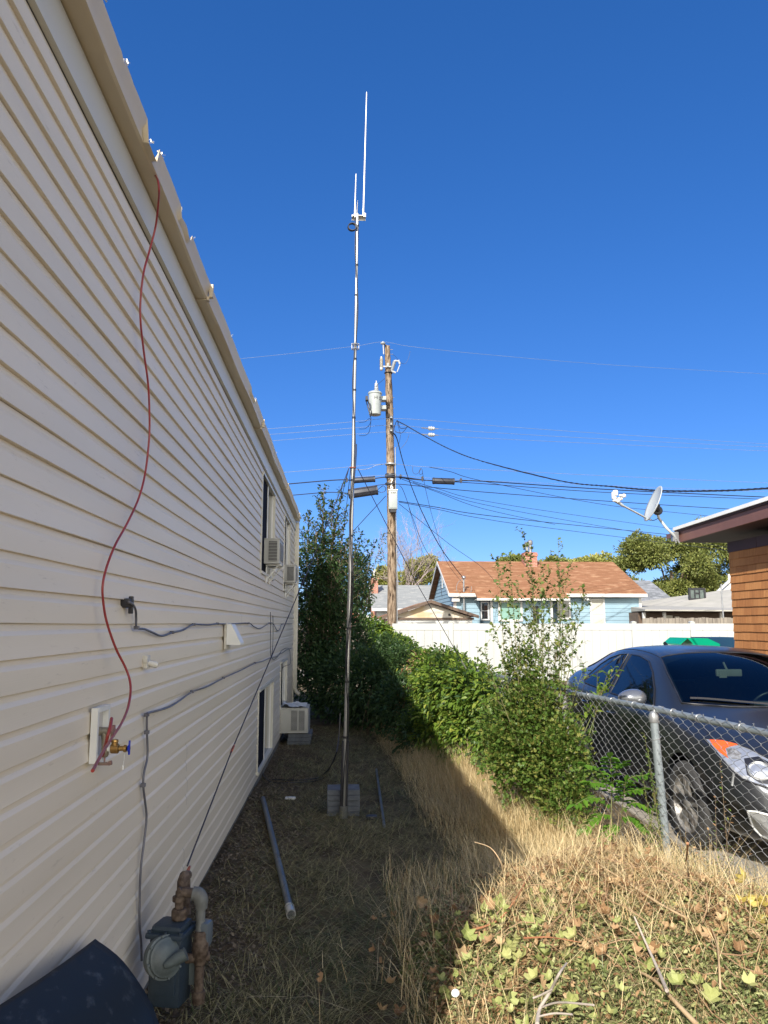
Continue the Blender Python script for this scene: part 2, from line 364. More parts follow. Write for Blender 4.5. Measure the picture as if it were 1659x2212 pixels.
# gutter with torn front lip
gt = [(4.35, 4.62), (4.62, 5.05), (5.62, 5.72), (5.86, 6.05), (6.95, 7.02), (10.9, 11.25), (2.55, 2.62), (3.2, 3.26)]
gys = sorted(set(np.round(np.concatenate([np.arange(WY0-.02, WY1, .035), [WY1]]), 3).tolist()))
V, Q = [], []
for y in gys:
    cut = 0.
    if 3.02 < y < 3.20: cut = .084
    if 3.66 < y < 3.97: cut = .040+.01*math.sin(y*31)
    if 2.28 < y < 2.33 or 2.62 < y < 2.67: cut = .018
    if 5.40 < y < 5.46: cut = .015
    if 6.68 < y < 7.0: cut = .045
    cut += .0025*(math.sin(y*23)+math.sin(y*57))*.8
    wv = .004*math.sin(y*1.1)+.003*math.sin(y*3.7+1)
    zt = 3.888-max(cut, 0); fr = (zt-3.80)/.088
    ring = [(WX+.004, 3.875), (WX+.004, 3.803+wv*.3), (-.862+wv, 3.800+wv*.3), (-.850+wv, 3.806), (-.846+wv, 3.803+.040*fr), (-.833+wv, 3.803+.062*fr), (-.826+wv, zt), (-.829+wv, zt-.001), (-.836+wv, 3.803+.06*fr), (-.850+wv, 3.803+.036*fr), (-.866+wv, 3.804)]
    V += [(x, y, z) for x, z in ring]
k = len(ring)
for i in range(len(gys)-1):
    for q in range(k-1): Q.append((i*k+q, i*k+q+1, (i+1)*k+q+1, (i+1)*k+q))
me = bare(V, quads=Q, name="gutter", mats=[m_trim], smooth=True); me.set_sharp_from_angle(angle=R(30)); gut = link("gutter", me, bld)
m_bare = pm("bare_aluminium", (.8,.8,.78), (.65,.65,.62), 9, .3, metal=.7)
for yb in (4.59, 7.8, 11.47, 14.6):
    mb = MB(); mb.box((WX+.006, yb, 3.792), (-.855, yb+.03, 3.797)); mb.box((-.858, yb, 3.792), (-.842, yb+.03, 3.815)); mb.box((-.843, yb, 3.812), (-.820, yb+.03, 3.893)); mb.box((-.93, yb+.004, 3.893), (-.820, yb+.026, 3.897)); mb.build("gutter_strap", m_trim, gut)
for (yb, zz) in ((2.29, 3.875), (2.33, 3.878), (2.64, 3.876), (3.03, 3.82), (3.19, 3.85), (3.21, 3.875), (3.66, 3.86), (3.97, 3.868), (5.43, 3.878), (6.68, 3.85), (7.0, 3.862), (9.4, 3.885)):
    mb = MB(); random.seed(int(yb*100)); pts = [(-.834+random.uniform(-.004,.006), yb+random.uniform(-.02,.02)+.02*t, zz+.012*t+random.uniform(-.003,.006)) for t in range(5)]
    mb.tube(pts, .0035, 4); mb.build("torn_edge", m_bare, gut)
mb = MB(); mb.box((-.93, WY1+.02, .55), (-.865, WY1+.09, 3.80), bev=.006)
for z in (1.2, 2.6): mb.box((-.935, WY1+.015, z), (-.86, WY1+.095, z+.02))
mb.tube([(-.897, WY1+.055, .57), (-.88, WY1+.05, .50), (-.80, WY1+.02, .44)], .036, 8); mb.build("downspout", m_trim2, bld, 35)
m_screen = pm('insect_screen', (.012,.013,.02), (.02,.021,.03), 5, .95, spec=.05)
def wwin(w, name="window", split='v'):
    y0, y1, z0, z1 = w
    mb = MB(); t = .032
    mb.box((WX-.06, y0, z0), (WX+.003, y0+t, z1)); mb.box((WX-.06, y1-t, z0), (WX+.012, y1, z1))
    mb.box((WX-.06, y0+t, z0), (WX+.014, y1-t, z0+t)); mb.box((WX-.06, y0+t, z1-t), (WX+.0115, y1-t, z1))
    fr = mb.build(name, m_trim2, bld)
    ym = (y0+y1)/2
    mb = MB(); mb.box((WX-.055, ym-.02, z0+t), (WX-.012, ym+.02, z1-t)); mb.box((WX-.05, ym+.02, z0+t), (WX-.02, ym+.06, z1-t)); mb.build("sash", m_white, fr)
    mb = MB(); mb.box((WX-.05, y1-t-.03, z0+t), (WX-.02, y1-t, z1-t)); mb.build("sash", m_white, fr)
    mb = MB(); mb.box((WX-.028, y0+t, z0+t), (WX-.022, ym+.0-.02, z1-t)); mb.build("insect_screen", m_screen, fr)
    mb = MB(); mb.box((WX-.045, y0+t, z0+t), (WX-.04, y1-t, z1-t)); mb.build("pane", m_glass, fr)
for w in WINS: wwin(w)

# ---- air conditioners
m_ac = pm("ac_casing", (.46,.46,.43), (.40,.40,.37), 3, .45)
m_slot = pm("ac_slots", (.02,.02,.025), (.04,.04,.05), 3, .6)
def aircon(x1, y0, y1, z0, z1, label, two=False, brace=True, nsl=14):
    t = empty("air_conditioner", ((WX+x1)/2, (y0+y1)/2, z0), label, "air conditioner", "air conditioners set in the windows of the cream building")
    x0 = WX+.015
    mb = MB(); mb.box((x0-.25, y0+.02, z0+.012), (x1, y1-.02, z1-.012), bev=.008); mb.box((x0-.2, y0+.012, z1-.013), (x1+.006, y1-.012, z1), bev=.004); mb.box((x0-.2, y0+.012, z0), (x1+.006, y1-.012, z0+.014), bev=.004)
    bd = mb.build("casing", m_ac, t, 30)
    H = z1-z0; L = x1-x0
    cols = [(x0+L*.12, x1-L*.2)] if not two else [(x0+L*.34, x0+L*.58), (x0+L*.64, x0+L*.86)]
    mb = MB()
    for a, b in cols: mb.box((a, y0+.0165, z0+H*.1), (b, y0+.0195, z1-H*.1))
    mb.build("intake_recess", m_slot, t)
    mb = MB()
    for a, b in cols:
        for k in range(nsl):
            z = z0+H*.12+(H*.76)*k/(nsl-1); mb.box((a-.002, y0+.008, z-.0032*H/.3), (b+.002, y0+.0185, z+.0032*H/.3))
    mb.build("louvres", m_ac, t)
    mb = MB(); mb.box((x1+.001, y0+.06, z0+.05), (x1+.004, y1-.06, z1-.05)); mb.build("coil", m_slot, t)
    mb = MB()
    for k in range(16):
        z = z0+.055+(H-.11)*k/15; mb.box((x1+.003, y0+.055, z-.003), (x1+.009, y1-.055, z+.003))
    mb.build("rear_grille", m_ac, t)
    if brace:
        for yb in (y0+.08, y1-.1):
            mb = MB(); mb.box((WX, yb, z0-.022), (x1+.02, yb+.025, z0-.002)); mb.tube([(WX+.01, yb+.0125, z0-.19), (x1-.02, yb+.0125, z0-.012)], .011, 6); mb.box((WX, yb-.005, z0-.23), (WX+.012, yb+.03, z0-.002)); mb.build("support_bracket", m_white, t)
    return t
aircon(-.765, 9.35, 9.95, 2.52, 2.83, "upper window air conditioner nearest the camera, on a white bracket")
aircon(-.76, 12.55, 13.1, 2.46, 2.75, "upper window air conditioner beside the downspout, partly behind the nearer one")
aircon(-.515, 12.3, 12.95, .12, .50, "big air conditioner in the low window standing on a block base", two=True, brace=False, nsl=18)
mb = MB(); rg = sseed(3); bm = bmesh.new(); bmesh.ops.create_grid(bm, x_segments=14, y_segments=12, size=.5)
for v_ in bm.verts: v_.co = Vector((WX+.02+(v_.co.x+.5)*.36, 12.3+(v_.co.y+.5)*.62, .515+.05*max(0, math.sin(v_.co.x*9+v_.co.y*3))*(.5-v_.co.x)+rg.uniform(0, .012)))
me = bpy.data.meshes.new("plastic_sheet"); bm.to_mesh(me); bm.free(); me.materials.append(m_white)
tag(link("plastic_wrap", me), "crumpled clear plastic wrap on top of the low air conditioner", "plastic wrap")
m_blk = pm("grey_block", (.14,.155,.175), (.10,.11,.125), 14, .9, bump=.5, bscale=90)
pk = None
for k in range(3):
    mb = MB(); mb.box((-.18, -.28, 0), (.18, .28, .055), bev=.005)
    o = mb.build("support_block", m_blk) if pk is None else pk.copy()
    if pk is not None: C.objects.link(o)
    pk = pk or o; o.location = (-.66+.01*k, 12.62, -.065+.058*k)
    tag(o, ["lowest slab of the stack under the low air conditioner", "middle slab of the stack under the low air conditioner", "top slab of the stack under the low air conditioner"][k], "block", "slabs under the low air conditioner")

# ---- cables, hose, vents, tap on the siding
m_cabg = pm("grey_cable", (.13,.13,.15), (.09,.09,.11), 9, .45)
m_cabb = pm("black_cable", (.015,.016,.022), (.03,.03,.035), 9, .5)
m_red = pm("red_cable", (.33,.045,.035), (.24,.03,.03), 12, .35)
def wallcable(name, px, r, m, label, off=.012, cat="cable", clips=()):
    pts = [P(x, y, X=WX+(o[0] if o else off)) for x, y, *o in px]
    pts = smoothpts(pts, 5)
    t = tag(MB().tube(pts, r, 6).build(name, m, None, 60), label, cat)
    for (x, y) in clips:
        c = P(x, y, X=WX+off); mb = MB(); mb.box(c-Vector((.012, .012, .008)), c+Vector((.010, .012, .008)), bev=.002); mb.build("clip", m, t)
    return t
wallcable("wall_cable", [(276,1302,.0),(279,1301,.03),(287,1306,.03),(293,1318,.02),(294,1335),(295.5,1356),(312,1359),(331,1367),(349,1373.6),(372,1366.6),(395,1361),(418.7,1349),(450,1350),(470,1347.5),(500,1348),(537,1346),(548,1353),(561,1358),(572,1352),(582,1346),(590,1347),(596,1358),(601,1363),(606,1356),(610,1348),(630.5,1347.5)], .0055, m_cabg, "grey cable looping level along the siding from a black wall entry", clips=[(295.5,1356),(372,1366),(419,1349),(470,1347),(537,1346),(582,1346)])
wallcable("wall_cable", [(630,1400),(622,1402),(612,1409),(606,1412),(598,1418),(585.4,1420.4),(568,1428),(550.7,1432.6),(520,1448),(483,1464.5),(450,1482),(415.3,1494.4),(390,1512),(366.7,1526.4),(340,1535),(320,1540),(317.4,1546),(317.4,1582),(318.5,1610),(318,1637.5),(311,1670),(309.4,1696.5),(313,1730),(316.5,1765.9),(311,1820),(303.8,1882),(301.2,1984),(305,2039),(306,2075)], .0055, m_cabg, "grey cable running down the siding and dropping towards the gas meter", clips=[(317,1544),(317.4,1582),(309.4,1696),(415,1494),(483,1464),(551,1432)])
wallcable("wall_cable", [(584,1322),(584.5,1360),(584,1400),(585.5,1418),(589,1400),(590,1360),(589.5,1330)], .004, m_cabb, "thin black cable hanging straight down in a long narrow loop")
wallcable("wall_cable", [(585,1418),(592,1425),(602,1416),(608,1406),(618,1400),(625,1404),(627,1420),(627,1434),(612,1441),(609,1460),(609,1527)], .004, m_cabb, "black cable tangled above the low window and following its frame")
e_ = P(278, 1303, X=WX+.01); mb = MB(); mb.box(e_-Vector((.03,.035,.02)), e_+Vector((.015,.035,.02)), bev=.008); mb.box(e_+Vector((0,-.008,-.045)), e_+Vector((.02,.008,.03)), bev=.004)
tag(mb.build("cable_bushing", m_dark, None, 40), "small black cable entry lump on the siding at the start of the level cable", "cable entry")
hose = [(336,380,.075),(341,390,.10),(343.5,410,.11),(342,440,.09),(336,490,.06),(322,545,.04),(310,590,.035),(303.5,650,.03),(304,700,.03),(312,770,.03),(320,830,.03),(323,900,.03),(322,950,.03),(314,1020,.03),(300,1075,.03),(275,1130,.03),(250,1175,.03),(232,1220,.03),(222,1262,.03),(223,1300,.03),(231,1345,.035),(250,1400,.05),(270,1440,.07),(280,1468,.09),(282,1495,.11),(276,1530,.13),(262,1563,.16),(243,1592,.2),(222,1625,.25),(200,1665,.29)]
tag(MB().tube(smoothpts([P(x, y, X=WX+o) for x, y, o in hose], 6), .0048, 8).build("hanging_cable", m_red, None, 60), "long red cable hanging from the broken gutter down to the tap", "cable")
tag(MB().tube(smoothpts([P(x, y, X=WX+o) for x, y, o in [(241,1552,.16),(238,1570,.17),(232,1592,.17),(226,1615,.15),(222,1632,.13)]], 5), .0055, 8).build("cable_offcut", m_red, None, 60), "short red cable stub pushed behind the tap beside the long red cable", "cable")
# dryer vent
def Pw(x, y, o=0): return P(x, y, X=WX+o)
vt = empty("dryer_vent", Pw(495, 1375), "white angled vent hood on the siding under the level cable", "vent")
c0 = Pw(487, 1347, .01); c1 = Pw(487, 1397, .01); y0 = c0.y; y1 = Pw(497, 1347, .01).y; zt, zb = c0.z, c1.z
mb = MB(); mb.box((WX, y0, zb-.02), (WX+.02, y1, zt+.005), bev=.004); mb.build("flange", m_dirty, vt)
mb = MB(); mb.prism([(WX+.02, y0+.02, zt-.005), (WX+.055, y0+.02, zt-.005), (WX+.13, y0+.02, zb+.03), (WX+.13, y0+.02, zb+.015), (WX+.02, y0+.02, zb+.015)], (0, y1-y0-.04, 0)); mb.build("hood", m_white, vt)
c = Pw(320, 1429, .01)
mb = MB(); mb.box(c-Vector((.02,.03,.03)), c+Vector((.004,.03,.03)), bev=.004); mb.lathe([(.012,0),(.016,.03),(.014,.045),(.004,.05)], c+Vector((0,.0,-.005)), (1,.5,-.35), 12); mb.box(c+Vector((-.01,-.045,-.002)), c+Vector((.006,-.01,.012)))
tag(mb.build("vent_cap", m_dirty, None, 40), "small white spout cap on the siding between the two cables", "cap")
# ---- tap assembly
m_brass = pm("brass", (.52,.33,.11), (.35,.20,.07), 20, .35, metal=.85)
m_oldbr = pm("tarnished_brass", (.38,.34,.26), (.20,.17,.12), 25, .55, metal=.6)
m_handle = pm("worn_red_handle", (.30,.13,.11), (.20,.15,.12), 30, .6)
m_blue = pm("blue_handle", (.01,.03,.42), (.01,.02,.3), 9, .4)
tp = empty("garden_tap", Pw(235, 1600), "brass double tap with a blue lever and a worn round handle on the siding", "tap")
a0 = Pw(207, 1530, .01); a1 = Pw(235, 1650, .01); ya, yb2 = Pw(206, 1600, .02).y, Pw(232, 1600, .02).y
zA, zB = Pw(215, 1528, .02).z, Pw(207, 1648, .02).z
mb = MB(); t = .018
mb.box((WX, ya, zB), (WX+.025, ya+t, zA)); mb.box((WX, yb2-t, zB), (WX+.0255, yb2, zA)); mb.box((WX, ya+t, zA-t), (WX+.026, yb2-t, zA)); mb.box((WX, ya+t, zB), (WX+.026, yb2-t, zB+t)); mb.build("mounting_frame", m_white, tp)
mb = MB(); mb.box((WX, ya+t, zB+t), (WX+.004, yb2-t, zA-t)); mb.build("recess", m_dirty, tp)
ym = (ya+yb2)/2; Zv = Pw(225, 1580, .03).z
mb = MB(); mb.tube([(WX, ym, Zv), (WX+.075, ym, Zv)], .022, 10); mb.tube([(WX+.05, ym, Zv), (WX+.06, ym, Zv-.10)], .02, 10); mb.lathe([(.026,0),(.026,.02),(.02,.03)], (WX+.01, ym, Zv), (1,0,0), 6)
mb.lathe([(.02,0),(.025,.01),(.025,.05),(.018,.06)], (WX+.062, ym, Zv-.08), (0,0,-1), 12); mb.build("body", m_oldbr, tp, 40)
mb = MB(); k = []
for q in range(24): a = q/24*2*math.pi; r_ = .033+.004*math.cos(a*6); k.append((WX+.10, ym+r_*math.cos(a), Zv+r_*math.sin(a)))
mb.prism(k, (.018, 0, 0)); mb.tube([(WX+.07, ym, Zv), (WX+.11, ym, Zv)], .008, 8); mb.build("round_handle", m_handle, tp, 50)
zb_ = Zv-.095; px0 = WX+.07
mb = MB(); mb.lathe([(.017,0),(.019,.03)], (px0, ym, zb_), (1,0,0), 12); mb.build("thread_seal", m_white, tp, 50)
mb = MB(); mb.lathe([(.022,0),(.027,.004),(.027,.05),(.022,.054)], (px0+.03, ym, zb_), (1,0,0), 10); mb.lathe([(.014,0),(.014,.03),(.02,.033),(.02,.05),(.01,.055)], (px0+.085, ym, zb_), (1,0,0), 12)
mb.lathe([(.021,0),(.021,.022),(.025,.026),(.023,.036),(.018,.036),(.018,.02)], (px0+.055, ym, zb_+.012), (0,0,1), 14); mb.build("brass_valve", m_brass, tp, 40)
mb = MB(); mb.box((px0+.148, ym-.008, zb_-.034), (px0+.16, ym+.008, zb_+.044), bev=.004); mb.lathe([(.005,0),(.02,.008),(.022,.018),(.008,.022)], (px0+.138, ym, zb_), (1,0,0), 12); mb.build("blue_lever", m_blue, tp, 40)
mb = MB(); mb.tube([(px0+.125, ym, zb_-.02), (px0+.122, ym, zb_-.06), (px0+.12, ym-.003, zb_-.09)], .0012, 4); mb.box((px0+.112, ym-.004, zb_-.115), (px0+.124, ym+.004, zb_-.09), bev=.002); mb.build("bleed_cap", m_white, tp)
mb = MB(); mb.tube([(WX+.062, ym, Zv-.14), (WX+.062, ym, Zv-.17)], .006, 8); mb.box((WX+.02, ym-.008, Zv-.185), (WX+.105, ym+.008, Zv-.168), bev=.005); mb.tube([(WX+.09, ym, Zv-.176), (WX+.112, ym, Zv-.17)], .012, 8); mb.build("lower_handle", m_handle, tp, 40)

for ch_ in tp.children:
    if ch_.name.split('.')[0] not in ('mounting_frame', 'recess'):
        for v_ in ch_.data.vertices:
            v_.co = Vector((WX+(v_.co.x-WX)*.56, ym+(v_.co.y-ym)*.62, Zv+(v_.co.z-Zv)*.68))
# ---- gas meter
m_gm = pm("meter_blue_grey", (.028,.045,.065), (.018,.03,.045), 6, .5, bump=.2, bscale=60)
m_gd = pm("meter_grey", (.11,.14,.145), (.075,.09,.09), 12, .5, bump=.15, bscale=70)
m_rust = pm("rusty_pipe", (.045,.028,.018), (.13,.095,.07), 45, .75, bump=.5, bscale=80)
m_clear = pm("clear_cover", (.13,.16,.18), (.10,.12,.14), 4, .12)
G = P(370, 2050, X=-.757); gx, gy = G.x, G.y
gm = empty("gas_meter", (gx, gy, 0), "blue grey gas meter with round dial and rusty pipes at the foot of the wall", "gas meter")
zt = P(368, 1998, X=-.757).z
Tm = Matrix.Translation((gx, gy, 0)) @ Matrix.Rotation(R(-14), 4, 'Z')
mb = MB(); mb.box((-.082, -.058, zt-.34), (.072, .07, zt-.045), M=Tm, bev=.02); mb.box((-.066, -.07, zt-.29), (.056, .082, zt-.1), M=Tm, bev=.02); mb.build("case", m_gm, gm, 40)
mb = MB(); mb.box((-.095, -.075, zt-.055), (.085, .085, zt-.03), M=Tm, bev=.01); mb.box((-.075, -.06, zt-.035), (.07, .07, zt), M=Tm, bev=.018)
for q in ((-.08,-.062),(.072,-.062),(0,-.066),(-.08,.072),(.072,.072)): mb.lathe([(.009,0),(.009,.012)], Tm @ Vector((q[0], q[1], zt-.032)), (0,0,1), 6)
mb.build("top_cover", m_gm, gm, 40)
dn = Vector((.66, -.72, .22)).normalized(); dc = P(357, 2068, Y=gy-.10); 
mb = MB(); mb.lathe([(.075,-.05),(.081,-.045),(.081,-.02),(.089,-.018),(.089,0),(.081,.002),(.077,.012),(.066,.015),(.062,.020),(.034,.026),(0.001,.028)], dc, dn, 40)
for q in range(8):
    a = q/8*2*math.pi+.3; u = dn.orthogonal().normalized(); w_ = dn.cross(u); cc = dc+(u*math.cos(a)+w_*math.sin(a))*.084; mb.lathe([(.006,0),(.006,.008)], cc, dn, 6)
disc = mb.build("regulator_disc", m_gd, gm, 40)
e0 = P(356, 2086, Y=gy-.135); e1 = P(402, 2060, Y=gy-.12); mb = MB(); mb.tube([e0, e0.lerp(e1, .5), e1], [.015, .024, .028], 12); mb.build("disc_arm", m_gd, disc, 50)
mb = MB(); pc = gy+.02
pA = [P(388, 1968, Y=pc), P(388, 1940, Y=pc)]
mb.tube([P(387,1990,Y=pc), P(387,1940,Y=pc), P(388,1928,Y=pc), P(394,1921,Y=pc)], .019, 12); mb.lathe([(.034,0),(.036,.01),(.036,.035),(.03,.045)], P(387,1985,Y=pc), (0,0,1), 8)
mb.lathe([(.028,0),(.028,.02)], P(386,1946,Y=pc), (0,0,1), 12)
mb.tube([P(390,1935,Y=pc), P(398,1927,Y=pc), P(414,1929,Y=pc), P(424,1934,Y=pc)], .022, 12)
mb.tube([P(393,1925,Y=pc+.05), P(394,1905,Y=pc+.05), P(399,1893,Y=pc+.07), P(405,1890,Y=pc+.12)], [.024,.024,.026,.022], 12)
mb.tube([P(401,1895,Y=pc+.12), P(402,1975,Y=pc+.12)], .022, 12)
mb.build("rusty_pipe", m_rust, gm, 50)
m_pg = pm("grey_pipe", (.16,.17,.165), (.10,.10,.09), 10, .6, bump=.3, bscale=60)
mb = MB(); mb.tube(smoothpts([P(416,1930,Y=pc), P(428,1933,Y=pc), P(434,1944,Y=pc), P(434.5,1962,Y=pc)], 4), [.03]*3+[.033]*7+[.029]*3, 14); mb.tube([P(434,1955,Y=pc), P(432,2040,Y=pc-.02)], .021, 12)
mb.build("riser", m_pg, gm, 50)
mb = MB(); mb.lathe([(.026,0),(.03,.01),(.03,.03),(.036,.035),(.038,.09),(.03,.11),(.03,.13),(.025,.14)], P(432,2082,Y=pc-.02), (0,0,1), 12); q = P(428,2068,Y=pc-.02); mb.tube([q+Vector((-.07,-.01,0)), q+Vector((.05,.01,0))], .022, 10)
mb.tube([P(431,2085,Y=pc-.02), P(429,2140,Y=pc-.03), P(428,2168,Y=pc-.03)], .021, 12); mb.lathe([(.028,0),(.03,.02),(.028,.05)], P(429,2140,Y=pc-.03), (0,0,-1), 12)
mb.build("shutoff_valve", m_rust, gm, 50)
mb = MB(); mb.box((.10, .02, zt-.115), (.165, .09, zt-.005), M=Tm, bev=.02); mb.build("index_cover", m_clear, gm, 40)
mb = MB(); q0 = P(417, 2075, Y=pc-.0); q1 = P(417, 2128, Y=pc); mb.box(Vector((q0.x-.02, q0.y, q1.z)), Vector((q0.x+.015, q0.y+.02, q0.z)), bev=.002); mb.build("tag_plate", m_gd, gm)
# ---- guy rope 1 : gas meter to mast
m_rope = pm("guy_rope", (.02,.02,.035), (.04,.04,.06), 60, .7)
m_car = pm("red_carabiner", (.45,.12,.07), (.35,.1,.06), 9, .35, metal=.4)
# ---- scuffed dark panel leaning at the lower left
m_pan, n_, l_, b_ = nt("scuffed_dark_plastic")
b_.inputs['Roughness'].default_value = .62; b_.inputs['Specular IOR Level'].default_value = .25
tc = n_.new('ShaderNodeTexCoord'); mp = n_.new('ShaderNodeMapping'); mp.inputs['Scale'].default_value = (16, 5, 7); mp.inputs['Rotation'].default_value = (.3,.2,.5)
t1 = n_.new('ShaderNodeTexNoise'); t1.inputs['Scale'].default_value = 1.3; t1.inputs['Detail'].default_value = 9; t1.inputs['Roughness'].default_value = .65
cr = n_.new('ShaderNodeValToRGB'); cr.color_ramp.elements[0].color = (.010,.017,.025,1); cr.color_ramp.elements[1].color = (.15,.165,.175,1); cr.color_ramp.elements[0].position = .55; cr.color_ramp.elements[1].position = .88
l_.new(tc.outputs['Object'], mp.inputs[0]); l_.new(mp.outputs[0], t1.inputs[0]); l_.new(t1.outputs[0], cr.inputs[0]); l_.new(cr.outputs[0], b_.inputs['Base Color'])
A = Vector((-.88, 3.0, .675)); B = P(262, 2078, X=-.78); Cc = P(320, 2162, X=-.68); D = P(345, 2225, X=-.6)
top1 = P(-10, 2176, X=-.86)
side = [A, B, Cc, D, D+(D-Cc)*1.6]; tp2 = top1-A
Vv, Qq = [], []; side = smoothpts(side, 5); NU = 14
for i, s_ in enumerate(side):
    for u in range(NU):
        f = u/(NU-1)*1.15; p = s_+tp2*f+Vector((.012*math.sin(f*2.6), 0, 0))
        Vv.append(p)
for i in range(len(side)-1):
    for u in range(NU-1): Qq.append((i*NU+u, i*NU+u+1, (i+1)*NU+u+1, (i+1)*NU+u))
me = bare(Vv, quads=Qq, name="leaning_sheet", mats=[m_pan], smooth=True); pn = link("leaning_sheet", me)
mo = pn.modifiers.new("s", 'SOLIDIFY'); mo.thickness = .012; mo.offset = 0
tag(pn, "dark blue scuffed plastic sheet leaning on the siding in the bottom left corner", "sheet")

# ================================================================ ANTENNA MAST
m_alu = pm("mast_aluminium", (.46,.46,.45), (.36,.36,.36), 6, .28, metal=.85, stretch=(1,1,.3))
m_gal0 = pm('dull_clamp', (.45,.46,.47), (.35,.36,.37), 8, .4, metal=.6)
m_ftape = pm("black_tape", (.012,.012,.015), (.02,.02,.025), 6, .4)
m_fib = pm("white_fibreglass", (.82,.82,.80), (.78,.78,.76), 3, .3)
MY = 7.55
def mast(py, off=0.):      # the mast leans slightly to the right
    x0, x1 = P(742, 1752, Y=MY), P(772.5, 462, Y=MY); z = P(760, py, Y=MY).z
    t = (z-x0.z)/(x1.z-x0.z); return Vector((x0.x+(x1.x-x0.x)*t+off+.012*math.sin(t*math.pi), MY, z))
mt = empty("antenna_mast", mast(1752), "tall slim metal antenna mast rising from the paver stack in the yard", "antenna mast")
bs = mast(1765); bs.z = g1(bs.x, bs.y)-.05
secs = [(None, 1580, .022), (1600, 1180, .0195), (1190, 1000, .0185), (1010, 780, .0170), (790, 600, .0155), (610, 462, .0145)]
for k, (a, b, r_) in enumerate(secs):
    p0 = bs if a is None else mast(a); p1 = mast(b); mb = MB(); mb.tube([p0, p0.lerp(p1, .5), p1], r_, 16)
    if k: mb.tube([p0+(p1-p0)*.0, p0+(p1-p0).normalized()*.05], r_+.002, 16)
    mb.build("mast_section", m_alu, mt, 40)
for py in (1595, 1475, 1360, 1160, 1040, 905, 845, 778, 640, 575, 490):
    p = mast(py); r_ = .024 if py > 1500 else .0215 if py > 1180 else .020 if py > 1000 else .0185 if py > 780 else .017
    mb = MB(); mb.tube([p, p+Vector((0,0,.022))], r_, 12); mb.build("tape_band", m_ftape, mt, 40)
cpts = [mast(py, .020*math.sin(py*.021)*(1 if py < 1500 else .6)) + Vector((0, -.021, 0)) for py in range(1740, 480, -20)]
mb = MB(); mb.tube(cpts, .0055, 6); mb.tube([p+Vector((.012,.004,0)) for p in cpts[:40]], .005, 6); mb.build("coax", m_cabb, mt, 60)
# bottom sleeve
q0, q1 = mast(1740), mast(1600); mb = MB()
mb.tube([q0+Vector((-.025,-.008,0)), q1+Vector((-.025,-.008,0))], .010, 8); mb.tube([q0+Vector((.025,-.008,0)), q1+Vector((.025,-.008,0))], .010, 8); mb.build("bundled_coax", m_cabb, mt, 50)
mb = MB(); mb.tube([bs, bs+Vector((0,0,.16))], .04, 14); mb.build("base_sleeve", m_pg, mt, 40)
# cross arm, coil, three whips
tpm = mast(462)
mb = MB(); L = P(764, 464, Y=MY); Rr = P(788, 462, Y=MY)
mb.box((L.x-.02, MY-.012, L.z-.012), (Rr.x+.01, MY+.045, L.z-.006)); mb.box((L.x-.02, MY+.040, L.z-.04), (Rr.x+.01, MY+.045, L.z-.006)); mb.box((L.x-.02, MY-.014, L.z-.03), (L.x-.014, MY+.045, L.z-.006)); mb.box((Rr.x-.01, MY-.03, L.z-.035), (Rr.x+.012, MY-.01, L.z+.01), bev=.004); mb.build("bracket", m_bare, mt)
def whip(bx, by, tx, ty, r0, label, yo):
    p0 = P(bx, by, Y=MY+yo); p1 = P(tx, ty, Y=MY+yo); t = empty("whip_antenna", p0, label, "antenna", "white whip antennas on the mast top")
    MB().tube([p0, p0.lerp(p1, .5), p0.lerp(p1, .985), p1], [r0, r0*.85, r0*.6, .002], 10).build("rod", m_fib, t, 50)
    MB().tube([p0-Vector((0,0,.05)), p0+Vector((0,0,.03))], r0*1.35, 10).build("ferrule", m_bare, t, 50)
whip(785, 458, 792, 198, .0085, "tallest of the white whip antennas, on the right of the bracket", 0)
whip(766.5, 460, 769, 375, .0070, "middle length white whip antenna at the left end of the bracket", 0)
whip(771, 460, 772.5, 433, .0065, "shortest white whip antenna, close beside the mast top", .06)
cc = P(760, 492, Y=MY-.02); mb = MB()
for k in range(4):
    mb.tube([cc+Vector((.042*math.cos(a)+.002*k, -.006*k, .042*math.sin(a)*.95+.002*k)) for a in np.linspace(0, 2*math.pi, 25)[:-1]], .0045, 6, closed=True)
mb.build("coax_coil", m_cabb, mt, 60)
MB().tube(smoothpts([P(766,470,Y=MY), P(768,484,Y=MY-.02), P(773,493,Y=MY-.03), P(773,520,Y=MY-.03)], 5), .004, 6).build("feed_cable", m_cabb, mt, 60)
for py in (748,):
    p = mast(py); mb = MB(); 
    for dz in (-.028, .02): mb.tube([p+Vector((.036*math.cos(a), .03*math.sin(a), dz)) for a in np.linspace(0, 6.283, 17)[:-1]], .005, 6, closed=True)
    for dx in (-.036, .036): mb.box(p+Vector((dx-.003,-.006,-.036)), p+Vector((dx+.003,.006,.03)))
    mb.build("guy_clamp", m_gal0, mt)
gr = mast(1012); mb = MB(); mb.lathe([(.02,0),(.035,.004),(.035,.01),(.02,.014)], gr, (0,0,1), 16); mb.build("guy_ring", m_car, mt, 40)
gr2 = gr+Vector((-.04, 0, 0))
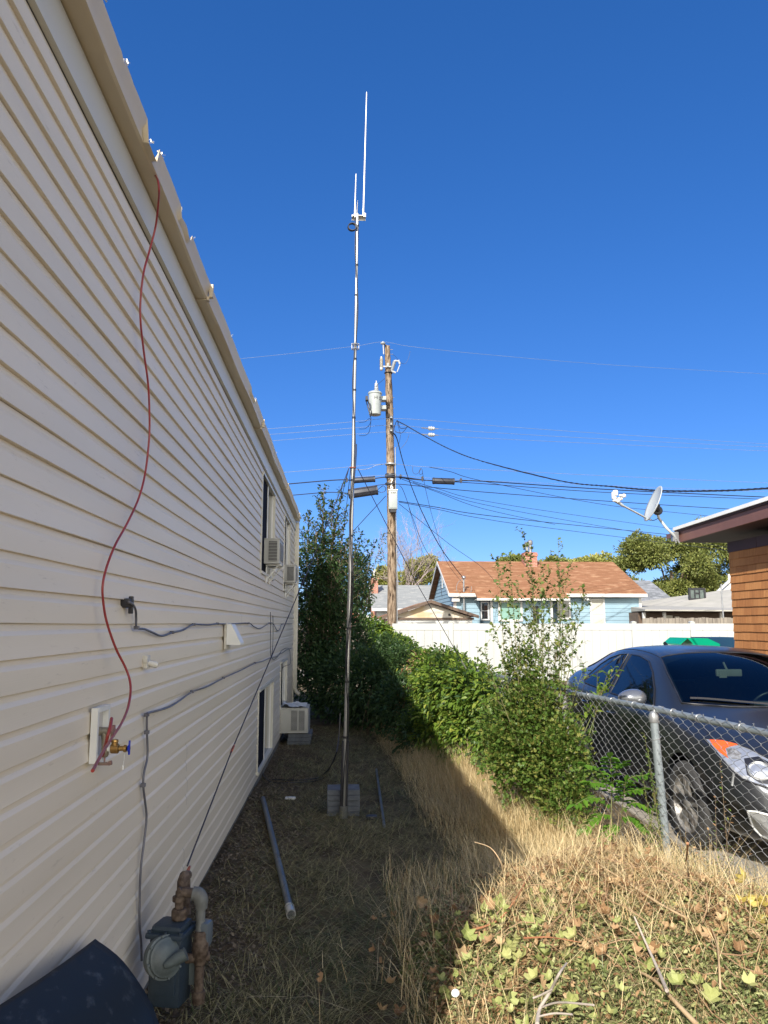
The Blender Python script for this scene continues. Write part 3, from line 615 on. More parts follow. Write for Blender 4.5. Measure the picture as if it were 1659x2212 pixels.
# guy ropes (each one a thing)
def guy(pts, label, r_=.004):
    t = tag(MB().tube(pts, r_, 6).build("guy_rope", m_rope, None, 60), label, "rope", "guy ropes of the antenna mast"); return t
def biner(p, d, parent):
    mb = MB(); d = Vector(d).normalized(); u = d.orthogonal().normalized()
    mb.tube([p+d*(.035*math.cos(a))+u*(.014*math.sin(a)) for a in np.linspace(0, 2*math.pi, 17)[:-1]], .0035, 6, closed=True); mb.build("carabiner", m_car, parent, 60)
gA = P(404, 1885, Y=pc+.12); gB = gr2
mid = P(502, 1618, Y=gA.y+(gB.y-gA.y)*.28)
t = guy([gA+Vector((0,0,.03)), mid, P(634,1290,Y=gA.y+(gB.y-gA.y)*.8) if False else gA.lerp(gB,.75)+Vector((0,0,-.02)), gB], "long guy rope from the gas meter pipe up to the mast ring")
biner(gA+Vector((0,0,.0)), gB-gA, t); biner(mid, gB-gA, t)
gC = P(1008, 1447, Y=9.3)
t = guy([gr+Vector((.05,0,0)), (gr+gC)/2+Vector((0,0,-.02)), gC], "guy rope slanting down right across the utility pole to the vine covered fence")
mb = MB(); d_ = (gr-gC).normalized(); mb.tube([gC+d_*.02, gC+d_*.16], .008, 6); mb.build("turnbuckle", m_bare, t)
t = guy([gr2, P(735,1085,Y=12.0), P(712,1140,Y=15.2)], "left of two guy ropes running back into the tall bush")
t = guy([gr2+Vector((.02,0,0)), P(750,1080,Y=11.5), P(742,1150,Y=14.5)], "right of two guy ropes running back into the tall bush")
# pavers at the mast foot
pv = None; bz = g1(.05, 7.8)
pcx = P(742, 1750, Y=7.78).x
labs = ["bottom", "second lowest", "middle", "second highest", "top"]
for k in range(5):
    if pv is None: mb = MB(); mb.box((-.155, -.10, 0), (.155, .16, .049), bev=.006); o = pv = mb.build("paver_block", m_blk)
    else: o = pv.copy(); C.objects.link(o)
    o.location = (pcx+.003*(k % 2)-.002, 7.72+.004*((k*7) % 3), bz-.01+.0505*k); o.rotation_euler = (0, 0, R((k*37 % 5)-2)*.5)
    tag(o, "%s grey paver in the stack behind the mast foot" % labs[k], "paver", "pavers stacked at the mast foot")
# loose pipes, coax on the ground, scraps
m_pipe = pm("galvanised_pipe", (.20,.23,.26), (.14,.16,.19), 8, .4, metal=.6)
def gpipe(a, b, r_, label, coll=True):
    pa, pb = P(*a, Z=.04), P(*b, Z=.05); pa.z = g1(pa.x, pa.y)+r_+.012; pb.z = g1(pb.x, pb.y)+r_+.015
    t = tag(MB().tube([pa, pb], r_, 12).build("loose_pipe", m_pipe, None, 40), label, "pipe", "metal pipes lying in the yard")
    if coll:
        d_ = (pa-pb).normalized(); mb = MB(); mb.tube([pb, pb+d_*.09], r_+.006, 12); mb.tube([pb+d_*.11, pb+d_*.13], r_+.006, 12); mb.build("pipe_coupling", m_bare, t, 40)
gpipe((568,1722), (629,1971), .024, "long thick galvanised pipe on the ground along the sided wall")
gpipe((813,1658), (830,1784), .014, "thin short galvanised pipe in the grass right of the mast", False)
def onground(px, dz=.02, Z0=.0):
    out = []
    for x, y in px:
        p = P(x, y, Z=Z0)
        for _ in range(3): p = P(x, y, Z=g1(p.x, p.y)+dz)
        out.append(p)
    return out
cg = onground([(588,1684),(640,1685),(680,1682),(700,1672)])+[P(722,1640,Y=7.5), P(732,1590,Y=7.5), P(735,1540,Y=7.52)]
tag(MB().tube(smoothpts(cg, 6), .007, 6).build("ground_coax", m_cabb, None, 60), "black coax cable trailing across the grass from the wall to the mast", "cable")
cg = onground([(566,1660),(570,1676),(590,1690),(645,1690),(690,1684),(708,1668)])+[P(724,1632,Y=7.48)]
tag(MB().tube(smoothpts(cg, 6), .006, 6).build("ground_coax", m_cabb, None, 60), "second black cable on the grass, starting at the low window corner", "cable")
p = onground([(627,1724)])[0]; mb = MB(); mb.box(p-Vector((.055,.03,.012)), p+Vector((.055,.03,.012)), bev=.01); tag(mb.build("plastic_scrap", m_white, None, 40), "small white plastic scrap on the grass left of the mast", "scrap")
p = onground([(803,1766)])[0]; mb = MB(); mb.box(p-Vector((.05,.04,.02)), p+Vector((.05,.04,.02)), bev=.01); tag(mb.build("dark_clod", m_dark, None, 40), "small dark lump on the grass beside the thin pipe", "debris")
p = onground([(984,2152)], .06)[0]; MBx = MB(); MBx.lathe([(.016,0),(.018,.004),(.014,.01),(.001,.012)], p+Vector((0,0,.01)), (-.2,-.6,1), 12); tag(MBx.build("bottle_cap", m_white, None, 40), "round white cap lying at the sunlit grass edge", "cap")

# ================================================================ UTILITY POLE
def C1(x, y): return ((1100+x/2.074)/1.8228, (1250+y/2.074)/1.8228)
PY = 24.0
m_pole, n_, l_, b_ = nt("weathered_pole")
b_.inputs['Roughness'].default_value = .85; b_.inputs['Specular IOR Level'].default_value = .15
tc = n_.new('ShaderNodeTexCoord'); mp = n_.new('ShaderNodeMapping'); mp.inputs['Scale'].default_value = (20, 20, 2.2)
t1 = n_.new('ShaderNodeTexNoise'); t1.inputs['Scale'].default_value = 1.6; t1.inputs['Detail'].default_value = 8; t1.inputs['Roughness'].default_value = .7
cr = n_.new('ShaderNodeValToRGB'); e = cr.color_ramp.elements; e[0].position = .40; e[0].color = (.035,.022,.015,1); e[1].position = .50; e[1].color = (.22,.16,.11,1); q = e.new(.64); q.color = (.38,.30,.22,1)
vo = n_.new('ShaderNodeTexVoronoi'); vo.inputs['Scale'].default_value = 1.0; mpv = n_.new('ShaderNodeMapping'); mpv.inputs['Scale'].default_value = (5, 5, 1.6)
cv = n_.new('ShaderNodeValToRGB'); cv.color_ramp.elements[0].position = .10; cv.color_ramp.elements[0].color = (.12,.1,.09,1); cv.color_ramp.elements[1].position = .26; cv.color_ramp.elements[1].color = (1,1,1,1)
mx = n_.new('ShaderNodeMix'); mx.data_type = 'RGBA'; mx.blend_type = 'MULTIPLY'; mx.inputs[0].default_value = .9
l_.new(tc.outputs['Object'], mp.inputs[0]); l_.new(mp.outputs[0], t1.inputs[0]); l_.new(t1.outputs[0], cr.inputs[0]); l_.new(tc.outputs['Object'], mpv.inputs[0]); l_.new(mpv.outputs[0], vo.inputs[0]); l_.new(vo.outputs['Distance'], cv.inputs[0])
l_.new(cr.outputs[0], mx.inputs[6]); l_.new(cv.outputs[0], mx.inputs[7]); l_.new(mx.outputs[2], b_.inputs['Base Color'])
bp = n_.new('ShaderNodeBump'); bp.inputs['Strength'].default_value = .9; bp.inputs['Distance'].default_value = .03; l_.new(t1.outputs[0], bp.inputs['Height']); l_.new(bp.outputs[0], b_.inputs['Normal'])
m_gal = pm("galvanised_fitting", (.36,.37,.38), (.28,.29,.30), 8, .4, metal=.6)
m_por = pm("porcelain_grey", (.42,.44,.46), (.36,.38,.40), 4, .25)
m_porb = pm("insulator_tan", (.42,.40,.35), (.36,.34,.30), 4, .35)
m_tank = pm("transformer_grey", (.33,.36,.36), (.30,.33,.33), 3, .45)
m_blk2 = pm("black_polymer", (.018,.02,.03), (.03,.032,.045), 5, .5)
pl = empty("utility_pole", P(846, 1400, Y=PY), "weathered knotty wooden utility pole behind the white fence", "utility pole")
ctr = [C1(880,238), C1(888,400), C1(897,660), C1(903,1000), C1(910,1350), C1(916,1750), C1(920,2177), (846,1400)]
wid = [46, 52, 64, 66, 68, 72, 76, 78]
pts = [P(x, y, Y=PY) for x, y in ctr]; rs = [w/2.074/1.8228/1676*PY/2 for w in wid]; pts[-1].z = -.3; pts[-2].z = pts[-2].z
pts2, rs2 = [], []
for i in range(len(pts)-1):
    for k in range(8): t = k/8; pts2.append(pts[i].lerp(pts[i+1], t)); rs2.append((rs[i]*(1-t)+rs[i+1]*t)*(1+.025*math.sin(i*5+k*1.7)+.02*math.sin(k*4.1+i)))
pts2.append(pts[-1]); rs2.append(rs[-1])
MB().tube(pts2, rs2, 20).build("shaft", m_pole, pl, 60)
def pp(x, y, dy=0.): a, b = C1(x, y); return P(a, b, Y=PY+dy)
mb = MB()       # chipped top
for a in range(7): an = a/7*6.28; c = pts[0]+Vector((.055*math.cos(an), .055*math.sin(an), -.02)); mb.prism([c+Vector((-.03,-.03,0)), c+Vector((.03,-.03,0)), c+Vector((.03,.03,0)), c+Vector((-.03,.03,0))], (random.uniform(-.01,.01), 0, random.uniform(.02,.09)))
mb.build("split_top", m_pole, pl)
mb = MB(); mb.tube([pp(852,300,-.12), pp(848,225,-.12)], .018, 8); mb.lathe([(.02,-.05),(.03,-.03),(.075,-.02),(.085,.01),(.06,.03),(.03,.04),(.03,.06)], pp(846,212,-.12), (0,0,1), 16); mb.build("ridge_insulator", m_por, pl, 40)
mb = MB(); c = pp(833,415,-.15); hgt = (pp(833,320,-.15)-c).z; mb.lathe([(.02,-.08),(.05,-.05),(.05,.02)]+[(.058 if k % 2 else .045, .03+(hgt-.1)*k/22) for k in range(23)]+[(.035,hgt-.05),(.03,hgt)], c, (0,0,1), 14); mb.build("lightning_arrester", m_porb, pl, 30)
mb = MB(); mb.box(pp(822,403,-.16), pp(915,398,-.13)); mb.box(pp(880,400,-.17), pp(892,375,-.13)); mb.tube([pp(915,400,-.14), pp(930,402,-.14)], .02, 6); mb.build("cutout_bracket", m_gal, pl)
mb = MB(); a, b = pp(917,438,-.14), pp(943,352,-.14); d_ = (b-a); L_ = d_.length; mb.lathe([(.03,0)]+[(.062 if k % 2 else .04, L_*.08+L_*.84*k/16) for k in range(17)]+[(.03,L_)], a, d_, 12)
mb.tube([b, pp(975,358,-.14), pp(985,380,-.14)], [.03,.03,.04], 8); mb.tube([a, pp(950,452,-.14)], [.035,.035], 8); mb.tube([pp(985,385,-.14), pp(962,445,-.14)], .018, 8); mb.tube([pp(955,356,-.14), pp(980,350,-.14)], .02, 6); mb.build("fuse_cutout", m_por, pl, 35)
# secondary rack with spools
mb = MB(); mb.box(pp(905,815,-.17), pp(922,938,-.13)); mb.build("spool_rack", m_dark, pl)
for y in (815, 870, 922): mb = MB(); mb.lathe([(.05,-.04),(.065,-.03),(.035,-.01),(.035,.01),(.065,.03),(.05,.04)], pp(914,y,-.21), (0,0,1), 14); mb.build("spool_insulator", m_por, pl, 40)
mb = MB()
for x, y in ((925,262),(928,300),(938,655),(942,742)): mb.tube([pp(x-30,y,.0), pp(x,y,-.02)], .008, 6)
mb.build("bolts", m_gal, pl)
for y, th in ((1200, 12), (1290, 22), (1305, 10), (1360, 14), (455, 7)):
    c = pp(909 if y > 600 else 890, y, 0); mb = MB(); r_ = .175 if y > 600 else .13; mb.lathe([(r_,-th/4000*8),(r_+.01,0),(r_,th/4000*8)], c, (0,0,1), 20); mb.build("strap_band", m_dark if y != 1200 else m_gal, pl, 50)
mb = MB(); mb.tube([pp(946,1060,-.1), pp(950,1500,-.1), pp(958,1900,-.1), pp(962,2177,-.1), P(858,1400,Y=PY-.1)], .016, 8); mb.build("conduit", m_gal, pl, 50)
def text(body, size, mat, name, loc, parent, rx=90, rz=0, ext=.002, rgx=0, align='CENTER'):
    cu = bpy.data.curves.new(name, 'FONT'); cu.body = body; cu.size = size; cu.extrude = ext; cu.align_x = align; cu.align_y = 'CENTER'
    o = bpy.data.objects.new("t", cu); C.objects.link(o); dg = bpy.context.evaluated_depsgraph_get(); me = bpy.data.meshes.new_from_object(o.evaluated_get(dg)); bpy.data.objects.remove(o)
    M = Matrix.Translation(loc) @ Matrix.Rotation(R(rz), 4, 'Z') @ Matrix.Rotation(R(rx), 4, 'X'); me.transform(M); me.materials.clear(); me.materials.append(mat)
    return link(name, me, parent)
m_num = pm("number_plate_white", (.85,.86,.82), (.8,.8,.78), 3, .4)
for y, ch in ((1337, "7"), (1384, "6")): c = pp(917, y, -.20); text(ch, .20, m_num, "pole_number", c, pl, ext=.004)
# junction box on pole
jb = empty("junction_box", pp(925,1490,-.3), "pale grey equipment box strapped on the utility pole", "equipment box")
a, b = pp(892,1568,-.28), pp(962,1416,-.28)
mb = MB(); mb.box((a.x, PY-.42, a.z), (b.x, PY-.18, b.z), bev=.012); mb.box((a.x+.03, PY-.435, a.z+.03), (b.x-.015, PY-.415, b.z-.03), bev=.006); mb.build("box_shell", m_tank, jb, 35)
mb = MB(); mb.box((a.x-.01, PY-.44, b.z-.005), (b.x+.01, PY-.18, b.z+.02)); mb.build("box_cap", m_white, jb)
text("8 609", .07, m_rust, "stencil_number", Vector(((a.x+b.x)/2, PY-.438, b.z-.09)), jb)
mb = MB(); mb.box((a.x+.05, PY-.40, a.z-.10), (b.x-.03, PY-.2, a.z)); mb.build("vent_base", m_dark, jb)
# transformer
tr = empty("pole_transformer", pp(790,800,-.2), "pale grey cylindrical transformer hung on the left of the utility pole", "transformer")
c = pp(788,795,-.45); tpz = pp(773,628,-.45).z; rr = 107/2.074/1.8228/1676*PY/2; H = tpz-c.z
cx_ = pp(781,700,-.45).x
mb = MB(); mb.lathe([(rr*.7,-.02),(rr*.93,0),(rr*.95,.05),(rr,H*.6),(rr,H)], (cx_, PY-.45, c.z), (0,0,1), 36); mb.build("tank", m_tank, tr, 40)
mb = MB(); mb.lathe([(rr*1.06,0),(rr*1.09,.01),(rr*1.09,.04),(rr*.98,.07),(rr*.5,.10),(.001,.105)], (cx_, PY-.45, c.z+H), (0,0,1), 36); mb.build("lid", m_tank, tr, 40)
mb = MB(); mb.lathe([(.04,0)]+[(.085-.004*k if k % 2 else .05, .02+.03*k) for k in range(9)]+[(.02,.30),(.015,.36)], (cx_+.04, PY-.45, c.z+H+.09), (0,0,1), 16); mb.build("bushing", m_por, tr, 35)
mb = MB()
for y in (665, 740): p = pp(850,y,-.3); mb.box((p.x-.10, PY-.42, p.z-.06), (p.x+.08, PY-.12, p.z+.06))
mb.build("hanger_bracket", m_tank, tr)
mb = MB(); mb.tube(smoothpts([pp(720,668,-.55), pp(712,690,-.6), pp(730,760,-.7), pp(745,800,-.7)], 4), .016, 6); mb.tube(smoothpts([pp(722,668,-.7), pp(735,730,-.8), pp(752,770,-.8), pp(740,812,-.75)], 4), .016, 6); mb.box(pp(704,672,-.9), pp(722,655,-.7)); mb.build("low_voltage_lead", m_cabb, tr, 50)
text("H", .16, m_dark, "tank_mark", Vector((cx_+.02, PY-.45-rr-.002, tpz-.16)), tr)
mb = MB(); mb.box((cx_+.13, PY-.45-rr+.03, tpz-.15), (cx_+.17, PY-.45-rr+.06, tpz-.12)); mb.box((cx_+.13, PY-.45-rr+.03, tpz-.22), (cx_+.17, PY-.45-rr+.06, tpz-.19)); mb.build("warning_mark", m_dark, tr)

# ---- lines
m_wl = pm("bare_line", (.30,.33,.38), (.24,.27,.32), 3, .35, metal=.3)
m_wd = pm("black_line", (.012,.016,.03), (.02,.022,.035), 3, .5)
def wire(pts, r_, m, label, cat="cable", sub=5, group="overhead lines on the utility pole", tw=0):
    q = smoothpts(pts, sub)
    mb = MB()
    if tw:
        L_ = [0.]
        for i in range(1, len(q)): L_.append(L_[-1]+(q[i]-q[i-1]).length)
        for ph in range(3):
            mb.tube([p+Vector((0, math.cos(l/tw*6.28+ph*2.09), math.sin(l/tw*6.28+ph*2.09)))*r_*1.1 for p, l in zip(q, L_)], r_, 5)
    else: mb.tube(q, r_, 5)
    return tag(mb.build("overhead_line", m, None, 70), label, cat, group)
def wy(lst):      # crop coordinates with a distance
    lst = list(lst)
    if lst[-1][0] > 2300 and lst[-1][0] < 4400:      # carry on to the next pole, well outside the frame
        (xa, ya, da), (xb, yb, db_) = lst[-2:]; f = (4700-xb)/(xb-xa); lst.append((4700, yb+(yb-ya)*f*.9, db_+(db_-da)*f))
    return [P(*C1(x, y), Y=d) for x, y, d in lst]
L0 = -180
wire(wy([(L0-300,352,25),(0,305,24.5),(600,237,24),(845,200,23.9),(1070,237,24),(1659,300,24.5),(2600,380,26),(3600,440,28)]), .0045, m_wl, "topmost overhead line passing over the insulator on the pole top")
wire(wy([(L0-200,925,25),(0,903,24.5),(600,852,24),(910,825,23.8),(1250,843,24),(1659,878,24.5),(2600,945,26),(3600,1010,28)]), .0055, m_wl, "highest of three bare lines held by the white spools")
wire(wy([(L0-200,972,25),(0,950,24.5),(600,903,24),(910,880,23.8),(1250,905,24),(1659,935,24.5),(2600,990,26),(3600,1040,28)]), .0055, m_wl, "middle of three bare lines held by the white spools")
wire(wy([(L0-200,1028,25),(0,1003,24.5),(600,955,24),(910,935,23.8),(1250,957,24),(1659,985,24.5),(2600,1030,26),(3600,1075,28)]), .0055, m_wl, "lowest of three bare lines held by the white spools")
for y, nm in ((905, "middle"), (957, "lowest")):
    t = empty("strain_insulator", pp(1230,y), "white ribbed insulator on the %s bare line right of the pole" % nm, "insulator", "insulators on the bare lines")
    a, b = pp(1160,y-2), pp(1300,y+5); mb = MB(); mb.tube([a, b], .014, 6); mb.build("link_rod", m_gal, t)
    c = pp(1212,y); mb = MB(); mb.lathe([(.02,0),(.06,.02),(.05,.04),(.075,.06),(.055,.09),(.075,.12),(.05,.16),(.06,.2),(.02,.24)], c, b-a, 14); mb.build("ribbed_body", m_por, t, 35)
wire(wy([(-100,1275,25),(80,1262,24.6),(520,1225,24),(875,1196,23.8),(1090,1213,24),(1220,1221,24),(1659,1243,24.6),(2600,1290,26),(3600,1335,28)]), .0065, m_wl, "silver telephone strand level with the upper pole band")
wire(wy([(600,1245,23.9),(700,1240,23.9),(745,1228,23.9),(790,1208,23.9),(850,1200,23.8)]), .009, m_wl, "short white cable dipping left of the pole under the silver strand")
wire(wy([(-100,1375,25),(95,1358,24.6),(470,1327,24),(600,1330,24),(690,1326,23.9),(870,1303,23.8),(950,1302,23.8),(1060,1318,23.9),(1250,1333,24),(1430,1337,24.1),(1659,1337,24.6),(2600,1400,26),(3600,1450,28)]), .018, m_wd, "thick black cable carrying the two upper splice cases")
wire(wy([(600,1302,23.9),(875,1288,23.8),(950,1285,23.8),(1170,1308,24),(1480,1325,24.2),(1659,1333,24.6),(2600,1370,26),(3600,1410,28)]), .0055, m_wl, "thin strand just above the thick black cable")
wire(wy([(960,1300,23.8),(1000,1302,23.8),(1170,1325,24),(1250,1333,24),(1659,1357,24.6),(2600,1425,26),(3600,1470,28)]), .012, m_wd, "black cable just under the thin strand on the right of the pole")
wire(wy([(-60,1465,25),(125,1450,24.6),(400,1428,24.1),(560,1435,24)]), .014, m_wd, "black cable entering the big lower splice case from the left")
wire(wy([(560,1406,24),(700,1385,23.9),(870,1362,23.8),(985,1362,23.8),(1200,1383,24),(1659,1425,24.6),(2600,1495,26),(3600,1560,28)]), .012, m_wd, "black cable passing above the big lower splice case and on to the right")
wire(wy([(800,1410,23.9),(830,1385,23.8),(850,1375,23.7),(868,1395,23.7),(860,1420,23.8),(830,1428,23.8),(805,1420,23.9)]), .010, m_wd, "black cable loop between the lower splice case and the pole")
wire(wy([(985,1300,23.8),(1100,1340,24.5),(1300,1400,26.5),(1659,1495,29),(2600,1640,33)]), .009, m_wd, "uppermost of three black drops fanning out from the middle pole band")
wire(wy([(1090,1345,24.2),(1300,1420,25.5),(1659,1525,27.5),(2600,1700,31)]), .009, m_wd, "middle of three black drops fanning out from the middle pole band")
wire(wy([(1000,1320,23.9),(1300,1430,25.5),(1659,1560,27.5),(2250,1690,31)]), .009, m_wd, "lowest of three black drops fanning out from the middle pole band")
wire(wy([(1225,1222,24),(1400,1260,25),(1659,1335,26.5),(2600,1520,30),(3300,1600,33)]), .010, m_wd, "black drop leaving the silver strand and sinking to the right")
wire(wy([(975,1500,23.7),(1100,1520,24.4),(1300,1552,25.5),(1659,1612,27.5),(2600,1715,32)]), .013, m_wd, "upper of the black pair leaving the equipment box")
wire(wy([(975,1508,23.7),(1100,1530,24.4),(1300,1568,25.5),(1659,1642,27.5),(2400,1745,32)]), .010, m_wd, "lower of the black pair leaving the equipment box")
wire(wy([(960,845,23.7),(1030,880,23.4),(1160,955,22.8),(1400,1080,21.5),(1659,1175,20)])+[P(1207,1038,Y=16.5), P(1320,1051,Y=14), P(1430,1060,Y=12.5), P(1560,1060,Y=11), P(1690,1053,Y=9.5)], .009, m_wd, "twisted black service cable swooping right over the satellite dish", tw=.5, sub=10)
WHD = (1001.5, 1250)
wire(wy([(925,940,23.7),(960,990,24),(1010,1180,25.2),(1075,1370,27),(1180,1620,29.5),(1330,1900,33)])+[P(*WHD, Y=35.4)], .013, m_wd, "twisted service cable dropping from the spools to the blue house mast", tw=.5, sub=8)
wire(wy([(1165,1240,24),(1200,1430,26.5),(1270,1700,30),(1370,2000,33.5)])+[P(1002, 1262, Y=35.4)], .008, m_wd, "thin drop from the silver strand to the blue house mast")
wire(wy([(980,1372,23.8),(1005,1400,23.9),(1040,1490,24.6),(1090,1640,26),(1180,1870,28.5),(1290,2060,31)])+[P(955,1290,Y=34)], .009, m_wd, "black drop from the lower pole band to the blue gable")
wire(wy([(1060,1560,24.6),(1130,1800,27),(1200,1990,29.5),(1260,2100,32)]), .006, m_wd, "thin paired drop beside the one to the blue gable")
wire(wy([(975,1520,23.8),(1150,1660,26),(1400,1860,29.5),(1659,2045,33)])+[P(1085,1275,Y=36)], .009, m_wd, "black drop crossing the brown roof from the equipment box")
wire(wy([(595,1755,22.5),(700,1640,23.0),(830,1500,23.5),(868,1458,23.8)]), .011, m_wd, "black cable rising from the tall bush to the left side of the pole")
wire(wy([(862,498,23.8),(835,520,23.7),(800,550,23.5),(790,568,23.5)]), .006, m_wd, "thin lead from the pole to the transformer bushing")
wire(wy([(1068,275,24),(1055,330,24),(1035,370,24),(1010,378,24),(975,352,23.9),(945,315,23.9),(918,300,23.9)]), .005, m_wd, "thin looping lead from the topmost line to the fuse cutout")
for k, (x0, y0) in enumerate(((690,850),(690,900),(690,955))):
    wire(wy([(745,805,23.4),(748,840,23.6),(735,y0-25,23.8),(700,y0+8 if k else 852,24),(650,y0+10 if k else 857,24)]), .008, m_wd, ["transformer lead joining the highest bare line", "transformer lead joining the middle bare line", "transformer lead joining the lowest bare line"][k])
wire(wy([(1090,1215,24),(1088,1250,24),(1100,1275,24),(1130,1275,24),(1150,1240,24),(1160,1230,24),(1145,1260,24),(1150,1285,24),(1168,1270,24),(1165,1240,24)]), .007, m_wd, "curly black loops under the silver strand right of the pole")
wire(wy([(940,900,23.8),(950,860,23.7),(965,842,23.7),(985,900,23.7),(1020,905,23.8),(1045,895,23.9)]), .010, m_wd, "upper black jumper tangle right of the spools")
wire(wy([(938,880,23.8),(945,925,23.7),(975,942,23.7),(1005,940,23.8),(1040,900,23.9)]), .009, m_wd, "lower black jumper tangle right of the spools")
wire(wy([(960,850,23.7),(985,940,23.8),(988,970,23.8),(975,1030,23.9),(948,1075,23.9)]), .006, m_wd, "thin black lead curling down the right side of the pole")
wire(wy([(1060,955,23.9),(1040,1010,23.9),(1015,1045,23.9),(985,1075,23.9)]), .006, m_wd, "thin lead with a small weight right of the pole")
# splice cases
def splice(a, b, r_, label, d=23.9, m=None):
    t = empty("splice_case", pp((a[0]+b[0])/2, (a[1]+b[1])/2), label, "splice case", "black splice cases on the lines")
    p, q = P(*C1(*a), Y=d), P(*C1(*b), Y=d); dd = (q-p).normalized(); L_ = (q-p).length
    mb = MB(); mb.lathe([(r_*.5,0),(r_*.95,.01),(r_,.03),(r_,L_-.03),(r_*.95,L_-.01),(r_*.5,L_)], p, dd, 10); mb.build("case_body", m_blk2, t, 30)
    mb = MB(); up = Vector((0,0,1))
    mb.box((min(p.x,q.x), d-r_-.02, 0), (min(p.x,q.x)+.02, d-r_, .01)) if False else None
    for f in (.03, .94): mb.lathe([(r_*1.07,0),(r_*1.07,.05)], p+dd*L_*f, dd, 10)
    mb.build("end_collar", m_blk2, t, 30)
splice((600,1332), (780,1320), .095, "black splice case on the upper cable just left of the pole")
splice((562,1444), (804,1408), .155, "largest black splice case, on the lower cable behind the mast")
splice((1248,1334), (1427,1340), .105, "black splice case on the upper cable right of the pole")
for k, (x, y) in enumerate(((990,1300),(1168,1317),(1483,1331),(878,1298),(550,1327))):
    p = pp(x, y, -.08); mb = MB(); mb.box(p-Vector((.035,.03,.06)), p+Vector((.035,.03,.06)), bev=.006); mb.box(p+Vector((-.012,-.035,-.09)), p+Vector((.012,.035,.08)))
    tag(mb.build("cable_clamp", m_blk2), ["small black cable clamp first to the right of the pole", "small black cable clamp between the pole and the right splice case", "small black cable clamp beyond the right splice case", "small black cable clamp at the pole's left edge", "small black cable clamp just left of the mast"][k], "clamp", "clamps on the black cable")

# ================================================================ WHITE FENCE (four visible bays), wooden fences
m_vin = pm("white_vinyl", (.46,.47,.455), (.42,.43,.415), 2, .35, stretch=(1,1,.3))
FY = 23.3
wf = empty("vinyl_fence", P(1200, 1400, Y=FY), "long white vinyl privacy fence behind the car and the vines", "fence")
posts = [P(x, 1347, Y=FY).x for x in (843, 973, 1105, 1238, 1368, 1494, 1625)]
for a, b in zip(posts[:-1], posts[1:]):
    mb = MB(); mb.box((a+.06, FY-.02, .12), (b-.06, FY+.02, 1.66)); n_b = 7
    for k in range(n_b):
        xa = a+.07+(b-a-.14)*k/n_b; xb = a+.07+(b-a-.14)*(k+1)/n_b; mb.box((xa+.006, FY-.034, .2), (xb-.006, FY-.0205, 1.655))
    mb.build("panel", m_vin, wf)
    mb = MB(); mb.box((a+.06, FY-.045, 1.60), (b-.06, FY+.045, 1.80), bev=.006); mb.build("top_rail", m_vin, wf)
    mb = MB(); mb.box((a+.06, FY-.045, .06), (b-.06, FY+.045, .2), bev=.006); mb.build("bottom_rail", m_vin, wf)
for i, x in enumerate(posts[1:]):
    mb = MB(); mb.box((x-.07, FY-.07, 0), (x+.07, FY+.07, 1.83), bev=.006); mb.box((x-.08, FY-.08, 1.83), (x+.08, FY+.08, 1.85), bev=.006); mb.prism([(x-.07, FY-.07, 1.85), (x+.07, FY-.07, 1.85), (x, FY-.07, 1.875)], (0, .14, 0)); mb.build("post", m_vin, wf)
m_wood = pm("grey_wood", (.26,.23,.19), (.15,.13,.11), 3, .9, bump=.4, bscale=30, stretch=(6,6,.6))
def woodfence(x0, x1, y, zt, label, seed):
    t = empty("wooden_fence", ((x0+x1)/2, y, 0), label, "fence"); rg = sseed(seed); x = x0; mb = MB()
    while x < x1:
        mb.box((x, y-.01, 0), (x+.135, y+.012, zt+rg.uniform(-.03,.02)), bev=.004); x += .145
    mb.build("boards", m_wood, t); mb = MB(); mb.box((x0, y+.0125, zt-.35), (x1, y+.05, zt-.26)); mb.box((x0, y+.0125, .4), (x1, y+.05, .49)); mb.build("rail", m_wood, t)
woodfence(P(738,1347,Y=22.6).x, P(836,1347,Y=22.6).x, 22.6, 1.80, "grey wooden board fence behind the dark bush, left of the white fence", 1)
woodfence(P(1388,1347,Y=29).x, P(1600,1347,Y=29).x, 29, 2.02, "weathered wooden fence showing just over the white fence at the right", 2)

